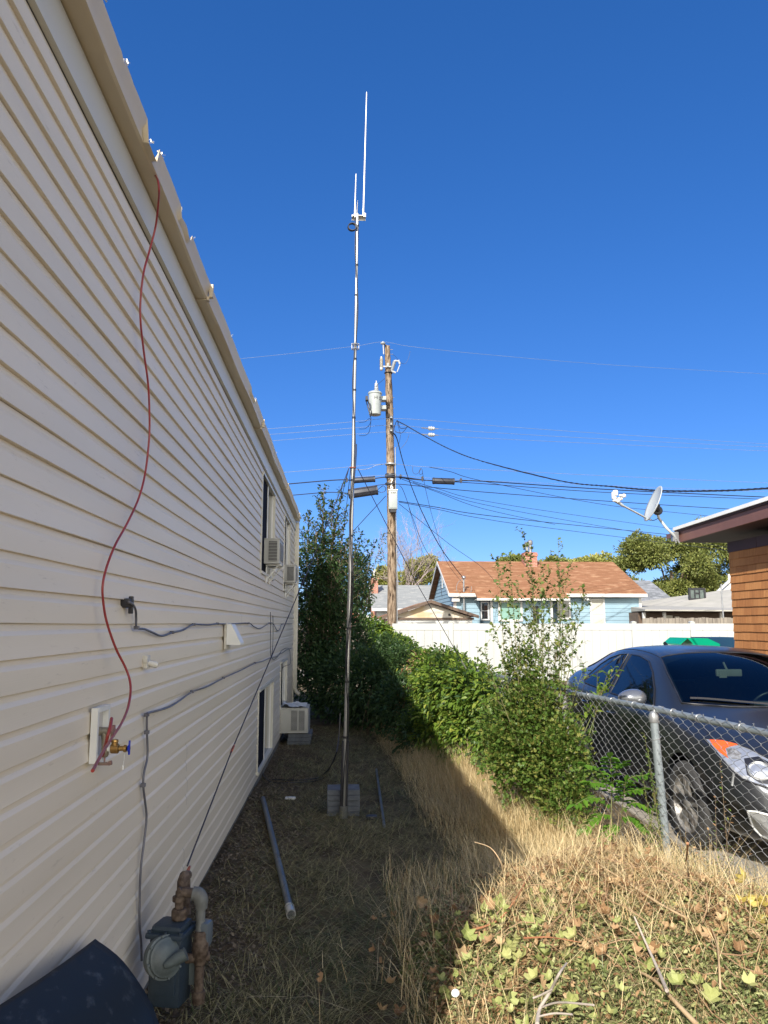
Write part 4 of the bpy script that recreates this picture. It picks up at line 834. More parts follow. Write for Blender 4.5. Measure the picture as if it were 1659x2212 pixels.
# ================================================================ HOUSES BEYOND THE ALLEY
def shingle(name, c1, c2, c3, w=.30, h=.14):
    """asphalt shingle roof: thin courses with random pale tabs"""
    m, n, l, b = nt(name); b.inputs['Roughness'].default_value = .9; b.inputs['Specular IOR Level'].default_value = .15
    tc = n.new('ShaderNodeTexCoord'); sx = n.new('ShaderNodeSeparateXYZ'); cx = n.new('ShaderNodeCombineXYZ'); l.new(tc.outputs['Object'], sx.inputs[0]); l.new(sx.outputs['X'], cx.inputs[0]); l.new(sx.outputs['Z'], cx.inputs[1])
    t = n.new('ShaderNodeTexBrick'); t.inputs['Scale'].default_value = 1; t.inputs['Brick Width'].default_value = w*2.2; t.inputs['Row Height'].default_value = h*.42; t.inputs['Mortar Size'].default_value = .004
    t.inputs['Color1'].default_value = (*c1,1); t.inputs['Color2'].default_value = (*c2,1); t.inputs['Mortar'].default_value = tuple(q*.55 for q in c1)+(1,); l.new(cx.outputs[0], t.inputs[0])
    mp = n.new('ShaderNodeMapping'); mp.inputs['Scale'].default_value = (1.3, 7, 1); l.new(cx.outputs[0], mp.inputs[0])
    no = n.new('ShaderNodeTexNoise'); no.inputs['Scale'].default_value = 1.5; no.inputs['Detail'].default_value = 4; l.new(mp.outputs[0], no.inputs[0])
    cr = n.new('ShaderNodeValToRGB'); cr.color_ramp.elements[0].position = .52; cr.color_ramp.elements[1].position = .68; cr.color_ramp.elements[0].color = (0,0,0,1); l.new(no.outputs[0], cr.inputs[0])
    mx = n.new('ShaderNodeMix'); mx.data_type = 'RGBA'; mx.inputs[7].default_value = (*c3,1); l.new(cr.outputs[0], mx.inputs[0]); l.new(t.outputs[0], mx.inputs[6]); l.new(mx.outputs[2], b.inputs['Base Color'])
    return m
m_brn = shingle("brown_shingles", (.24,.115,.06), (.29,.142,.078), (.36,.205,.118))
m_gry = shingle("pale_grey_shingles", (.25,.26,.26), (.29,.30,.295), (.34,.34,.32))
m_gr2 = shingle("mottled_grey_shingles", (.13,.14,.15), (.22,.23,.25), (.29,.30,.32), w=.2, h=.3)
m_wrf = pm("off_white_roof", (.38,.365,.33), (.33,.32,.285), 1.5, .8)
m_blues = pm("blue_siding", (.20,.31,.385), (.225,.335,.41), 2, .6)
m_gap = pm("siding_shadow_gap", (.06,.09,.12), (.05,.08,.1), 2, .8)
m_brick = brickm("red_brick", (.30,.10,.065), (.38,.14,.085), (.36,.30,.26), .215, .075, axis='XZ')
m_brickY = brickm("red_brick_side", (.30,.10,.065), (.38,.14,.085), (.36,.30,.26), .215, .075, axis='YZ')
m_wpaint = pm("white_paint", (.58,.58,.565), (.52,.52,.505), 3, .5)
m_green = pm("green_blind", (.18,.33,.28), (.15,.28,.24), 2, .5)
m_blind = pm("pale_blind", (.50,.49,.43), (.44,.43,.38), 2, .5)
m_cream = pm("cream_gable_paint", (.50,.38,.23), (.54,.50,.43), .9, .7, lo=.45, hi=.55)
m_dkwood = pm("dark_fascia", (.12,.08,.055), (.09,.06,.045), 5, .7)
def lap(mb_, x0, x1, y, z0, z1, h, d=.018, axis='x'):
    z = z0
    while z < z1-.01:
        t = min(z+h, z1)
        if axis == 'x': mb_.prism([(x0, y, z), (x0, y-d, z+.004), (x0, y-.004, t)], (x1-x0, 0, 0))
        else: mb_.prism([(y, x0, z), (y-d, x0, z+.004), (y-.004, x0, t)], (0, x1-x0, 0))
        z += h
def hwin(parent, y, x0, x1, z0, z1, pane=m_glass, split='h', t=.09, ny=-1, name="window"):
    mb = MB(); mb.box((x0-t, y-.05, z0-t), (x0, y+.02, z1+t)); mb.box((x1, y-.05, z0-t), (x1+t, y+.02, z1+t)); mb.box((x0, y-.048, z1), (x1, y+.02, z1+t)); mb.box((x0, y-.06, z0-t), (x1, y+.02, z0))
    if split == 'h': zm = (z0+z1)/2; mb.box((x0, y-.04, zm-.03), (x1, y+.0, zm+.03))
    f = mb.build(name, m_wpaint, parent); mb = MB(); mb.box((x0, y-.02, z0), (x1, y-.012, z1)); mb.build("pane", pane, f); return f
# ---- blue house
BY = 36.0
bx0, bx1 = P(981,1300,Y=BY).x, P(1384,1300,Y=BY).x
ez = P(1000,1282,Y=BY-.3).z; rz_ = P(1130,1215.5,Y=BY+4).z
bh = empty("blue_house", ((bx0+bx1)/2, BY+4, 0), "light blue clapboard house with a brown shingle roof and red brick chimney", "house")
mb = MB(); mb.mat(m_gap); mb.box((bx0, BY, -.2), (bx1, BY+8, ez)); mb.prism([(bx0, BY, ez), (bx0, BY+8, ez), (bx0, BY+4, rz_-.1)], (bx1-bx0, 0, 0))
mb.mat(m_blues); lap(mb, bx0, bx1, BY, .1, ez-.02, .185, .022)
z = .1
while z < rz_-.3:       # gable side courses, shortened towards the ridge
    t = min(z+.185, rz_-.15); f = 0 if z < ez else (z+.185-ez)/(rz_-.1-ez)
    lap(mb, BY+4*f, BY+8-4*f, bx0, z+.012, t, .2, .022, axis='y'); z += .185
mb.build("wall", None, bh)
mb = MB(); ov = .28; y0, y1 = BY-.35, BY+8.35; zE = ez-.02; kk = (rz_-ez)/4
mb.prism([(bx0-ov, y0, zE+.06), (bx0-ov, BY+4, rz_+.06), (bx0-ov, y1, zE+.06), (bx0-ov, y1, zE), (bx0-ov, BY+4, rz_), (bx0-ov, y0, zE)], (bx1-bx0+2*ov-.1, 0, 0)); roof = mb.build("roof", m_brn, bh)
mb = MB(); mb.box((bx0-ov, y0-.08, zE-.13), (bx1+ov-.1, y0-.002, zE+.02), bev=.01); mb.box((bx0-.05, y0+.01, zE-.16), (bx1+.05, BY-.001, zE-.115))
for s_ in (1,): mb.prism([(bx0-ov-.03, y0, zE-.10), (bx0-ov-.03, BY+4, rz_-.10), (bx0-ov-.03, y1, zE-.10), (bx0-ov-.03, y1, zE+.05), (bx0-ov-.03, BY+4, rz_+.05), (bx0-ov-.03, y0, zE+.05)], (.028, 0, 0))
mb.box((bx0-.03, BY-.03, 0), (bx0+.10, BY+.001, zE-.16)); mb.box((bx0-.032, BY, 0), (bx0-.024, BY+.12, zE-.10)); mb.box((bx1-.10, BY-.03, 0), (bx1+.03, BY+.001, zE-.16)); mb.build("white_trim", m_wpaint, bh)
gc = P(1109/3.318/1.8228+1400/1.8228, (2150+410/3.318)/1.8228, X=bx0-.05)
mb = MB(); mb.lathe([(.20,0),(.20,.03)], (bx0-.03, BY+4, rz_-.85), (-1,0,0), 8); mb.box((bx0-.045, BY+3.85, rz_-1.35), (bx0-.026, BY+4.15, rz_-.6)); mb.build("gable_vent", m_wpaint, bh)
# bay
ax0, ax1 = P(1040,1347,Y=BY-.5).x, P(1213,1347,Y=BY-.5).x; bz1 = P(1100,1295,Y=BY-.5).z
mb = MB(); mb.mat(m_gap); mb.prism([(ax0, BY, 0), (ax0+.45, BY-.55, 0), (ax1-.45, BY-.55, 0), (ax1, BY, 0)], (0, 0, bz1)); mb.mat(m_blues); lap(mb, ax0+.47, ax1-.47, BY-.551, .1, bz1-.02, .185, .02)
mb.build("bay", None, bh)
mb = MB(); zz = bz1
mb.prism([(ax0-.25, BY+.02, zz+.55), (ax0-.25, BY-1.0, zz+.07), (ax0-.25, BY-1.0, zz+.01), (ax0-.25, BY+.02, zz+.45)], (ax1-ax0+.5, 0, 0)); mb.build("bay_roof", m_brn, bh)
mb = MB(); mb.box((ax0-.28, BY-1.05, zz-.06), (ax1+.28, BY-.98, zz+.04)); mb.box((ax0-.25, BY-.98, zz-.03), (ax1+.25, BY-.1, zz-.005)); mb.box((ax0+.42, BY-.60, 0), (ax0+.52, BY-.50, bz1-.04)); mb.box((ax1-.52, BY-.60, 0), (ax1-.42, BY-.50, bz1-.04)); mb.build("bay_trim", m_wpaint, bh)
def wx(px, Y): return P(px, 1347, Y=Y).x
def wz(py, Y, px=1100): return P(px, py, Y=Y).z
w = hwin(bh, BY-.575, wx(1081,BY-.6), wx(1125,BY-.6), wz(1338,BY-.6), wz(1302,BY-.6), m_green, None)
mb = MB(); mb.box((wx(1152,BY-.6), BY-.585, .9), (wx(1165,BY-.6), BY-.572, 2.6)); mb.build("shutter", m_dark, bh)
# angled bay window
M = Matrix.Translation((ax0+.02, BY-.02, 0)) @ Matrix.Rotation(math.atan2(-.55, .45), 4, 'Z')
mb = MB(); mb.box((.10, -.05, wz(1340,BY)), (.60, .03, wz(1300,BY)), M=M); fr = mb.build("side_window", m_wpaint, bh)
mb = MB(); mb.box((.18, -.055, wz(1337,BY)), (.52, -.051, wz(1320.5,BY)), M=M); mb.box((.18, -.055, wz(1319,BY)), (.52, -.051, wz(1303,BY)), M=M); mb.build("pane", m_glass, fr)
hwin(bh, BY-.025, wx(1196,BY), wx(1229,BY), wz(1334,BY,1200), wz(1300,BY,1200), m_glass)
hwin(bh, BY-.025, wx(1279,BY), wx(1303,BY), wz(1352,BY,1290), wz(1297,BY,1290), m_blind)
mb = MB(); c = P(1264, 1288, Y=BY-.15); mb.box(c-Vector((.12,.1,.12)), c+Vector((.10,.12,.10)), bev=.02); mb.lathe([(.05,0),(.07,.1)], c+Vector((-.04,-.1,-.12)), (0,-.6,-.8), 10); mb.lathe([(.05,0),(.07,.1)], c+Vector((.08,-.1,-.12)), (.2,-.6,-.8), 10); mb.build("floodlight", m_wpaint, bh, 40)
mb = MB(); q = P(1001.5, 1250, Y=BY-.25); mb.tube([(q.x, q.y, .9), (q.x, q.y, q.z)], .04, 10); mb.lathe([(.05,0),(.1,.03),(.09,.1),(.03,.14)], q, (0,0,1), 12)
mb.tube([q+Vector((.35*math.cos(a), -.06, -.45+.42*math.sin(a))) for a in np.linspace(1.3, 6.5, 26)], .012, 5); mb.box((q.x-.12, q.y-.15, 1.05), (q.x+.14, q.y+.12, 1.75), bev=.02); mb.build("service_mast", m_gal, bh, 40)
mb = MB(); c = P(984, 1296, Y=BY-.2); mb.box(c-Vector((.18,.1,.08)), c+Vector((.18,.1,.10)), bev=.02); mb.build("spotlight", m_wpaint, bh)
c0, c1 = wx(1137,BY+3.2), wx(1164.5,BY+3.2); ct = P(1150,1193,Y=BY+3.2).z
mb = MB(); mb.box((c0, BY+3.2, ez+.5), (c1, BY+3.9, ct)); mb.box((c0-.03, BY+3.17, ct-.2), (c1+.03, BY+3.93, ct-.06)); ch = mb.build("chimney", m_brick, bh)
mb = MB()
for k, x in enumerate((.32, .58)): xx = c0+(c1-c0)*x; mb.tube([(xx, BY+3.5, ct-.02), (xx, BY+3.5, ct+.42+.1*k)], .075, 12); mb.lathe([(.12,0),(.13,.02),(.13,.2),(.05,.26)], (xx, BY+3.5, ct+.32+.1*k), (0,0,1), 12)
mb.build("flue_pipe", m_gal, ch, 40)
mb = MB(); mb.box((c0-.1, BY+3.0, P(1150,1232,Y=BY+3.1).z-.06), (c1+.1, BY+3.19, P(1150,1230,Y=BY+3.1).z)); mb.build("flashing", m_wpaint, ch)
# ---- grey roofed brick house at the left
HY = 46.0
hx0 = wx(813,HY); hx1 = wx(1060,HY); hez = P(850,1314,Y=HY-.3).z; hrz = P(870,1266,Y=HY+4.5).z
hh = empty("brick_house", (hx0+4, HY+4, 0), "red brick house with a pale grey roof, left of the blue house", "house")
mb = MB(); mb.box((hx0, HY, -.2), (hx1, HY+9, hez)); mb.build("front_wall", m_wpaint, hh)
mb = MB(); mb.box((hx0-.02, HY+.01, -.2), (hx0-.002, HY+8.99, hez)); mb.prism([(hx0-.02, HY, hez), (hx0-.02, HY+9, hez), (hx0-.02, HY+4.5, hrz-.1)], (.018, 0, 0)); mb.build("gable_wall", m_brickY, hh)
mb = MB(); mb.prism([(hx0-.25, HY-.4, hez+.0), (hx0-.25, HY+4.5, hrz+.06), (hx0-.25, HY+9.4, hez), (hx0-.25, HY+9.4, hez-.08), (hx0-.25, HY+4.5, hrz-.02), (hx0-.25, HY-.4, hez-.08)], (hx1-hx0+.5, 0, 0)); mb.build("roof", m_gry, hh)
mb = MB(); mb.box((hx0-.25, HY-.5, hez-.16), (hx1+.2, HY-.401, hez-.01)); mb.prism([(hx0-.29, HY-.4, hez-.15), (hx0-.29, HY+4.5, hrz-.1), (hx0-.29, HY+9.4, hez-.15), (hx0-.29, HY+9.4, hez+.02), (hx0-.29, HY+4.5, hrz+.08), (hx0-.29, HY-.4, hez+.02)], (.038, 0, 0)); mb.build("white_trim", m_wpaint, hh)
k0, k1, kt = wx(802.5,HY+2.6), wx(816.5,HY+2.6), P(810,1252,Y=HY+2.6).z
mb = MB(); mb.box((k0, HY+2.6, hez-.5), (k1, HY+3.3, kt)); mb.box((k0-.05, HY+2.55, kt), (k1+.05, HY+3.35, kt+.10)); ch = mb.build("chimney", m_brick, hh)
mb = MB(); mb.tube([(k0+.2, HY+3, kt+.1), (k0+.2, HY+3, kt+.65)], .06, 8); mb.build("flue_pipe", m_white, ch)
# ---- small brick outbuilding far left
sy = 33.0; s0, s1 = wx(735,sy), wx(812,sy); sz = P(760,1307,Y=sy).z
sb = empty("brick_outbuilding", ((s0+s1)/2, sy, 0), "low red brick gable with white edging behind the dark bush", "outbuilding")
mb = MB(); mb.box((s0-1, sy, -.2), (s1-.1, sy+3, sz-.55)); mb.prism([(s0-2.4, sy, sz-.55), (s1-.05, sy, sz-.75), (s0-.2, sy, sz+.15)], (0, 3, 0)); mb.build("brick_wall", m_brick, sb)
mb = MB(); mb.prism([(s1+.05, sy-.2, sz-.80), (s1+.05, sy-.2, sz-.66), (s0-.2, sy-.2, sz+.30), (s0-.2, sy-.2, sz+.16)], (0, 3.3, 0)); mb.build("white_edge", m_wpaint, sb)
# ---- garage with the cream gable
GY = 30.0
apx, apz = wx(930,GY), P(930,1300,Y=GY).z; g0, g1x = wx(833,GY), wx(1027,GY); gez = P(1028,1331,Y=GY).z
gg = empty("garage", (apx, GY+3, 0), "small garage with a peeling cream gable behind the white fence", "garage")
mb = MB(); mb.box((g0+.12, GY+.02, -.2), (g1x-.12, GY+6, gez-.08)); mb.build("wall", m_wpaint, gg)
mb = MB(); mb.prism([(g0+.1, GY, gez-.07), (g1x-.1, GY, gez-.07), (apx, GY, apz-.06)], (0, .1, 0)); mb.build("gable", m_cream, gg)
mb = MB(); mb.box((g0+.06, GY-.04, gez-.14), (g1x-.06, GY-.002, gez-.06)); mb.build("trim_band", m_dkwood, gg)
mb = MB(); d = .07
for s_, xe in ((-1, g0-.25), (1, g1x+.1)):
    ze = gez-.02 if s_ > 0 else gez-.1
    mb.prism([(apx, GY-.25, apz-.05), (apx, GY-.25, apz+.07), (xe, GY-.25, ze+.05), (xe, GY-.25, ze-.07)], (0, .05, 0))
mb.build("bargeboard", m_dkwood, gg)
mb = MB()
for s_, xe in ((-1, g0-.25), (1, g1x+.1)):
    ze = gez-.02 if s_ > 0 else gez-.1
    mb.prism([(apx, GY-.2, apz+.0), (apx, GY-.2, apz+.06), (xe, GY-.2, ze+.05), (xe, GY-.2, ze-.01)], (0, 6.4, 0))
mb.build("roof", m_brn, gg)
mb = MB(); c = P(765/3.318/1.8228+1400/1.8228+8, 1326, Y=GY); mb.lathe([(.05,0),(.05,.02)], P(971, 1328, Y=GY-.0), (0,-1,0), 10); mb.build("vent_hole", m_dark, gg)
# ---- grey hip roof house far right, low white roofed house, white gable
JY = 50.0
j0, j1 = wx(1362,JY), wx(1474,JY); 
jh = empty("hip_roof_house", ((j0+j1)/2, JY+4, 0), "house with a mottled grey hip roof right behind the blue house", "house")
ze, zr = P(1400,1316,Y=JY).z, P(1375,1252,Y=JY+3).z
mb = MB(); mb.box((j0-6, JY, -.2), (j1-.2, JY+8, ze)); mb.build("wall", m_wpaint, jh)
xr = wx(1408,JY+4)
mb = MB(); mb.add([(j0-6, JY-.4, ze), (j1+.1, JY-.4, ze), (j1+.1, JY+8.4, ze), (j0-6, JY+8.4, ze), (j0-6, JY+4, zr), (xr, JY+4, zr)], [(0,1,5,4), (1,2,5), (2,3,4,5), (3,0,4), (3,2,1,0)]); 
xk = wx(1440,JY+1); mb.build("roof", m_gr2, jh)
LY = 34.0
lo = empty("low_house", (wx(1480,LY), LY+3, 0), "low house with an off white roof and dark porch behind the white fence", "house")
l0, l1 = wx(1390,LY), wx(1620,LY); lz = P(1400,1317,Y=LY).z
zap = P(1520,1283,Y=LY+3).z; xap = wx(1560,LY+3)
mb = MB(); mb.add([(l0-.1, LY-.5, lz), (l1+3, LY-.5, lz-.03), (l1+3, LY+5, zap+.5), (xap, LY+5, zap+.12), (l0+.6, LY+5, lz+.35),
                   (l0-.1, LY-.5, lz-.06), (l1+3, LY-.5, lz-.1), (l1+3, LY+5, lz-.1), (l0+.6, LY+5, lz-.06)],
                  [(0,1,2,3,4), (0,5,6,1), (1,6,7,2), (4,8,5,0), (2,7,8,4,3), (5,8,7,6)]); mb.build("roof", m_wrf, lo)
mb = MB(); mb.box((l0+.1, LY+.8, -.2), (l1+3, LY+4, lz-.11)); mb.build("porch_wall", m_dkwood, lo)
mb = MB(); mb.box((wx(1452,LY), LY+.7, 1.3), (wx(1468,LY), LY+.79, lz-.25)); mb.build("window", m_blind, lo); mb = MB(); mb.box((wx(1473,LY), LY+.7, 1.3), (wx(1483,LY), LY+.79, lz-.3)); mb.build("window", m_blind, lo)
mb = MB()
for px in (1393, 1437, 1560): mb.box((wx(px,LY)-.06, LY+.0, -.2), (wx(px,LY)+.06, LY+.12, lz-.12))
mb.build("porch_post", m_wpaint, lo)
mb = MB(); q = P(1559,1262,Y=31); mb.tube([(q.x, 31, .2), (q.x-.03, 31, q.z)], .03, 8); tag(mb.build("metal_stake", m_gal), "thin metal stake rising before the low house roof at the far right", "stake")
WY = 42.0; q0, q1 = P(1530,1291,Y=WY), P(1592,1240,Y=WY)
wg = empty("white_gable_house", (q1.x, WY, 0), "white lap sided gable at the edge of the orange wall", "house")
mb = MB(); mb.prism([(q0.x, WY, q0.z-.3), (q1.x+3, WY, q0.z-.3), (q1.x+1.2, WY, q1.z+.9)], (0, .3, 0)); mb.box((q0.x+.9, WY+.01, -.2), (q1.x+3, WY+.3, q0.z-.3)); lap(mb, q0.x+1.2, q1.x+2, WY-.001, q0.z-.3, q1.z, .2); mb.build("gable_wall", m_wpaint, wg)
mb = MB(); mb.prism([(q0.x-.2, WY-.15, q0.z-.35), (q0.x-.2, WY-.15, q0.z-.2), (q1.x+1.2, WY-.15, q1.z+1.15), (q1.x+1.2, WY-.15, q1.z+1.0)], (0, .14, 0)); mb.build("roof_edge", m_wpaint, wg)
# basketball backboard
bb = empty("basketball_backboard", P(1505,1290,Y=38), "black framed basketball backboard above the low white roof", "backboard")
a, b = P(1488,1296,Y=38), P(1523,1270,Y=38); t = .09
mb = MB(); mb.box((a.x, 37.95, a.z), (a.x+t, 38.05, b.z)); mb.box((b.x-t, 37.95, a.z), (b.x, 38.05, b.z)); mb.box((a.x+t, 37.955, b.z-t), (b.x-t, 38.045, b.z)); mb.box((a.x+t, 37.955, a.z), (b.x-t, 38.045, a.z+t))
u0, u1 = a.x+(b.x-a.x)*.33, a.x+(b.x-a.x)*.67; mz = (a.z+b.z)/2
mb.box((u0, 37.96, a.z+t), (u0+.06, 38.04, b.z-t)); mb.box((u1-.06, 37.96, a.z+t), (u1, 38.04, b.z-t)); mb.box((u0+.06, 37.965, mz), (u1-.06, 38.035, mz+.07)); mb.tube([(( u0+u1)/2, 38.3, -.1), ((u0+u1)/2, 38.3, mz), ((u0+u1)/2, 38.05, mz+.1)], .07, 8); mb.build("frame", m_dark, bb)
mb = MB(); mb.box((a.x+t, 37.99, a.z+t), (b.x-t, 38.01, b.z-t)); mb.build("board", pm("smoky_board", (.10,.13,.12), (.07,.09,.09), 3, .3), bb)

# ================================================================ ORANGE SHINGLED HOUSE + DISH
OX = 5.80; OY1 = 11.2; OY0 = 5.2
m_shake, n_, l_, b_ = nt("orange_shakes")
b_.inputs['Roughness'].default_value = .8; b_.inputs['Specular IOR Level'].default_value = .2
g = n_.new('ShaderNodeNewGeometry'); cr = n_.new('ShaderNodeValToRGB'); cr.color_ramp.elements[0].color = (.35,.150,.056,1); cr.color_ramp.elements[1].color = (.455,.212,.08,1); l_.new(g.outputs['Random Per Island'], cr.inputs[0])
tc = n_.new('ShaderNodeTexCoord'); mp = n_.new('ShaderNodeMapping'); mp.inputs['Scale'].default_value = (1, 60, 3); no = n_.new('ShaderNodeTexNoise'); no.inputs['Scale'].default_value = 1; l_.new(tc.outputs['Object'], mp.inputs[0]); l_.new(mp.outputs[0], no.inputs[0])
mx = n_.new('ShaderNodeMix'); mx.data_type = 'RGBA'; mx.blend_type = 'OVERLAY'; mx.inputs[0].default_value = .35; l_.new(cr.outputs[0], mx.inputs[6]); l_.new(no.outputs[0], mx.inputs[7]); l_.new(mx.outputs[2], b_.inputs['Base Color'])
bp = n_.new('ShaderNodeBump'); bp.inputs['Strength'].default_value = .4; bp.inputs['Distance'].default_value = .004; l_.new(no.outputs[0], bp.inputs['Height']); l_.new(bp.outputs[0], b_.inputs['Normal'])
m_brown = pm("brown_fascia_paint", (.20,.095,.075), (.16,.075,.06), 3, .55, bump=.25, bscale=12)
m_maroon = pm("dark_maroon_board", (.06,.025,.022), (.045,.02,.018), 3, .6)
oh = empty("orange_house", (OX+3, 8, 0), "house clad in orange shakes with a brown eave behind the car", "house")
zT = P(1572,1172,Y=OY1).z
mb = MB(); mb.box((OX, OY0, -.1), (OX+6, OY1, zT-.001)); mb.build("core_wall", m_maroon, oh)
mb = MB(); rg = sseed(11); z = .15; row = 0; zF = zT-.15
while z < zF-.02:
    y = OY0-rg.uniform(0, .2); h = min(.118, zF-z)
    while y < OY1:
        w_ = rg.choice([.14,.17,.2,.24]); dz = rg.uniform(-.003,.003); y2 = min(y+w_-.0025, OY1)
        if y2 > OY0+.02: mb.add([(OX-.022, y, z+dz), (OX-.022, y2, z+dz), (OX-.007, y2, z+h+.02), (OX-.007, y, z+h+.02), (OX, y, z+dz), (OX, y2, z+dz)], [(0,1,2,3), (0,4,5,1), (4,0,3), (5,2,1)])
        y += w_
    x = OX
    while x < OX+.8: mb.add([(x, OY1+.022, z), (x+.15, OY1+.022, z), (x+.15, OY1+.005, z+h+.02), (x, OY1+.005, z+h+.02), (x, OY1, z), (x+.15, OY1, z)], [(0,1,2,3), (0,4,5,1)]); x += .155
    z += .118
mb.build("shakes", m_shake, oh)
mb = MB(); mb.box((OX-.02, OY0, zF), (OX-.001, OY1+.02, zT)); 
for k in range(int((OY1-OY0)/.4)): mb.box((OX-.026, OY0+k*.4, zF+.001), (OX-.021, OY0+k*.4+.39, zT-.001))
mb.build("frieze_board", m_maroon, oh)
RX = P(1466,1166,Y=12.1).x; RZ = P(1466,1172,Y=12.1).z; RY1 = 12.1; sl_ = .03
def rzv(y): return RZ+sl_*(RY1-y)*.6
mb = MB(); mb.prism([(RX+.04, RY1, rzv(RY1)), (RX+.04, RY1, rzv(RY1)+.03), (RX+.04, 4.5, rzv(4.5)+.03), (RX+.04, 4.5, rzv(4.5))], (6.5, 0, 0)); mb.build("soffit", m_maroon, oh)
mb = MB(); fh = .17
mb.prism([(RX, RY1, rzv(RY1)), (RX, RY1, rzv(RY1)+fh), (RX, 4.5, rzv(4.5)+fh), (RX, 4.5, rzv(4.5))], (.038, 0, 0)); mb.box((RX+.0385, RY1-.04, rzv(RY1)), (RX+6.5, RY1, rzv(RY1)+fh)); mb.box((RX-.05, RY1-.02, RZ+fh-.07), (RX-.001, RY1+.35, RZ+fh)); mb.build("fascia", m_brown, oh)
mb = MB(); mb.prism([(RX-.02, RY1+.1, RZ+fh), (RX-.02, RY1+.1, RZ+fh+.03), (RX-.02, 4.5, rzv(4.5)+fh+.03), (RX-.02, 4.5, rzv(4.5)+fh)], (7, 0, 0)); mb.build("roof_deck", m_maroon, oh)
mb = MB(); mb.prism([(RX-.05, RY1+.1, RZ+fh+.03), (RX-.04, RY1+.1, RZ+fh+.085), (RX-.04, 4.5, rzv(4.5)+fh+.085), (RX-.05, 4.5, rzv(4.5)+fh+.03)], (7, 0, .12)); mb.build("roof", m_white, oh)
# dish
m_dish = pm("dish_grey", (.42,.45,.46), (.38,.41,.42), 3, .4)
DY = 12.0
dh = empty("satellite_dish", P(1460,1160,Y=DY), "grey satellite dish with three feeds mounted at the brown eave corner", "satellite dish")
dct = P(1411, 1088, Y=DY-.12); up_ = (P(1428,1043,Y=DY)-P(1395,1130,Y=DY)).normalized()
axd = Vector((-.98, .04, .2)); axd = (axd-up_*axd.dot(up_)).normalized(); sd = up_.cross(axd).normalized()
Vv, Ff = [], []; NR, NA = 8, 40; a_, b2 = .27, .31
for i in range(NR+1):
    r_ = i/NR
    for j in range(NA):
        t = 2*math.pi*j/NA; Vv.append(dct+sd*(a_*r_*math.cos(t))+up_*(b2*r_*math.sin(t))-axd*(.055*(1-r_*r_)))
for i in range(NR):
    for j in range(NA): Ff.append((i*NA+j, i*NA+(j+1) % NA, (i+1)*NA+(j+1) % NA, (i+1)*NA+j))
me = bare(Vv, quads=Ff, name="reflector", mats=[m_dish], smooth=True); o = link("reflector", me, dh); mo = o.modifiers.new("s", 'SOLIDIFY'); mo.thickness = .012
mb = MB(); bk = dct-axd*.08; hub = P(1421, 1103, Y=DY+.08); mb.lathe([(.05,-.03),(.075,-.02),(.075,.03),(.05,.04)], hub, (0,1,0), 16); mb.tube([bk, hub], .035, 8); mb.build("mount_hub", m_dark, dh, 40)
mb = MB(); mb.tube(smoothpts([hub, P(1423,1118,Y=DY+.1), P(1430,1128,Y=DY+.08), P(1441,1142,Y=DY), P(1455,1156,Y=DY), P(1460,1164,Y=DY+.02)], 5), .022, 12); mb.build("mast_tube", m_dish, dh, 50)
mb = MB(); c = P(1459,1160,Y=DY+.03); mb.box(c-Vector((.05,.02,.07)), c+Vector((.05,.06,.08)), bev=.006); mb.tube([c+Vector((.02,-.02,-.02)), c+Vector((.05,-.02,-.10))], .012, 6); mb.tube([c+Vector((-.03,-.02,-.02)), c+Vector((0,-.02,-.10))], .01, 6); mb.build("foot_plate", m_gal, dh)
fa, fb, fc = P(1400,1121,Y=DY-.05), P(1345,1092,Y=DY-.45), P(1330,1082,Y=DY-.52)
mb = MB(); mb.tube([P(1406,1123,Y=DY), fa, fb], .016, 8); mb.tube([fb, fc, P(1325,1078,Y=DY-.53)], [.022,.028,.03], 8); mb.tube([dct-up_*.28, fa], .02, 8); mb.build("feed_arm", m_dish, dh, 50)
mb = MB(); e = P(1326,1075,Y=DY-.53); mb.box(e-Vector((.03,.03,.02)), e+Vector((.03,.03,.085)), bev=.008); mb.lathe([(.035,0),(.04,.02),(.04,.07),(.03,.08)], e+Vector((.02,-.02,.03)), (0,0,1), 12)
for (x, y, yy) in ((1348,1071,0), (1341,1077,.03), (1335,1082,-.03)):
    q = P(x, y, Y=DY-.50+yy); s_ = P(x-10, y-1, Y=DY-.52+yy); mb.tube([s_, q], [.016,.022], 10); mb.lathe([(.012,-.025),(.028,-.018),(.033,0),(.026,.02),(.008,.03)], q, (1,.6,-.1), 12)
mb.build("feed_horns", m_white, dh, 45)
MB().tube(smoothpts([P(1402,1123,Y=DY), P(1412,1124,Y=DY), P(1421,1120,Y=DY+.05)], 4), .006, 5).build("coax_lead", m_cabb, dh, 60)
# green playhouse lid / slide behind the car
m_grn = pm("green_plastic", (.0,.30,.16), (.0,.26,.14), 2, .35)
m_navy = pm("navy_plastic", (.01,.04,.09), (.012,.05,.1), 2, .4)
gp = empty("green_toy_roof", P(1500,1385,Y=15), "green plastic toy roof with a dark blue side beyond the car roof", "garden toy")
Y_ = 15.; a = P(1468,1391,Y=Y_); b = P(1484,1378,Y=Y_); c = P(1529,1379,Y=Y_); d = P(1555,1391,Y=Y_)
mb = MB(); mb.prism([a, b, b-Vector((0,0,.02)), a-Vector((0,0,.025))], (0,.8,0)); mb.prism([b, c, d, d-Vector((0,0,.3)), P(1500,1392,Y=Y_)-Vector((0,0,.3)), P(1496,1389,Y=Y_)], (0,.75,0)); mb.build("roof_panel", m_grn, gp)
mb = MB(); q = P(1530,1377,Y=Y_+.4); r_ = P(1600,1379,Y=Y_+.4); mb.box((q.x, Y_+.4, .3), (r_.x, Y_+1.2, q.z)); mb.build("side_panel", m_navy, gp)
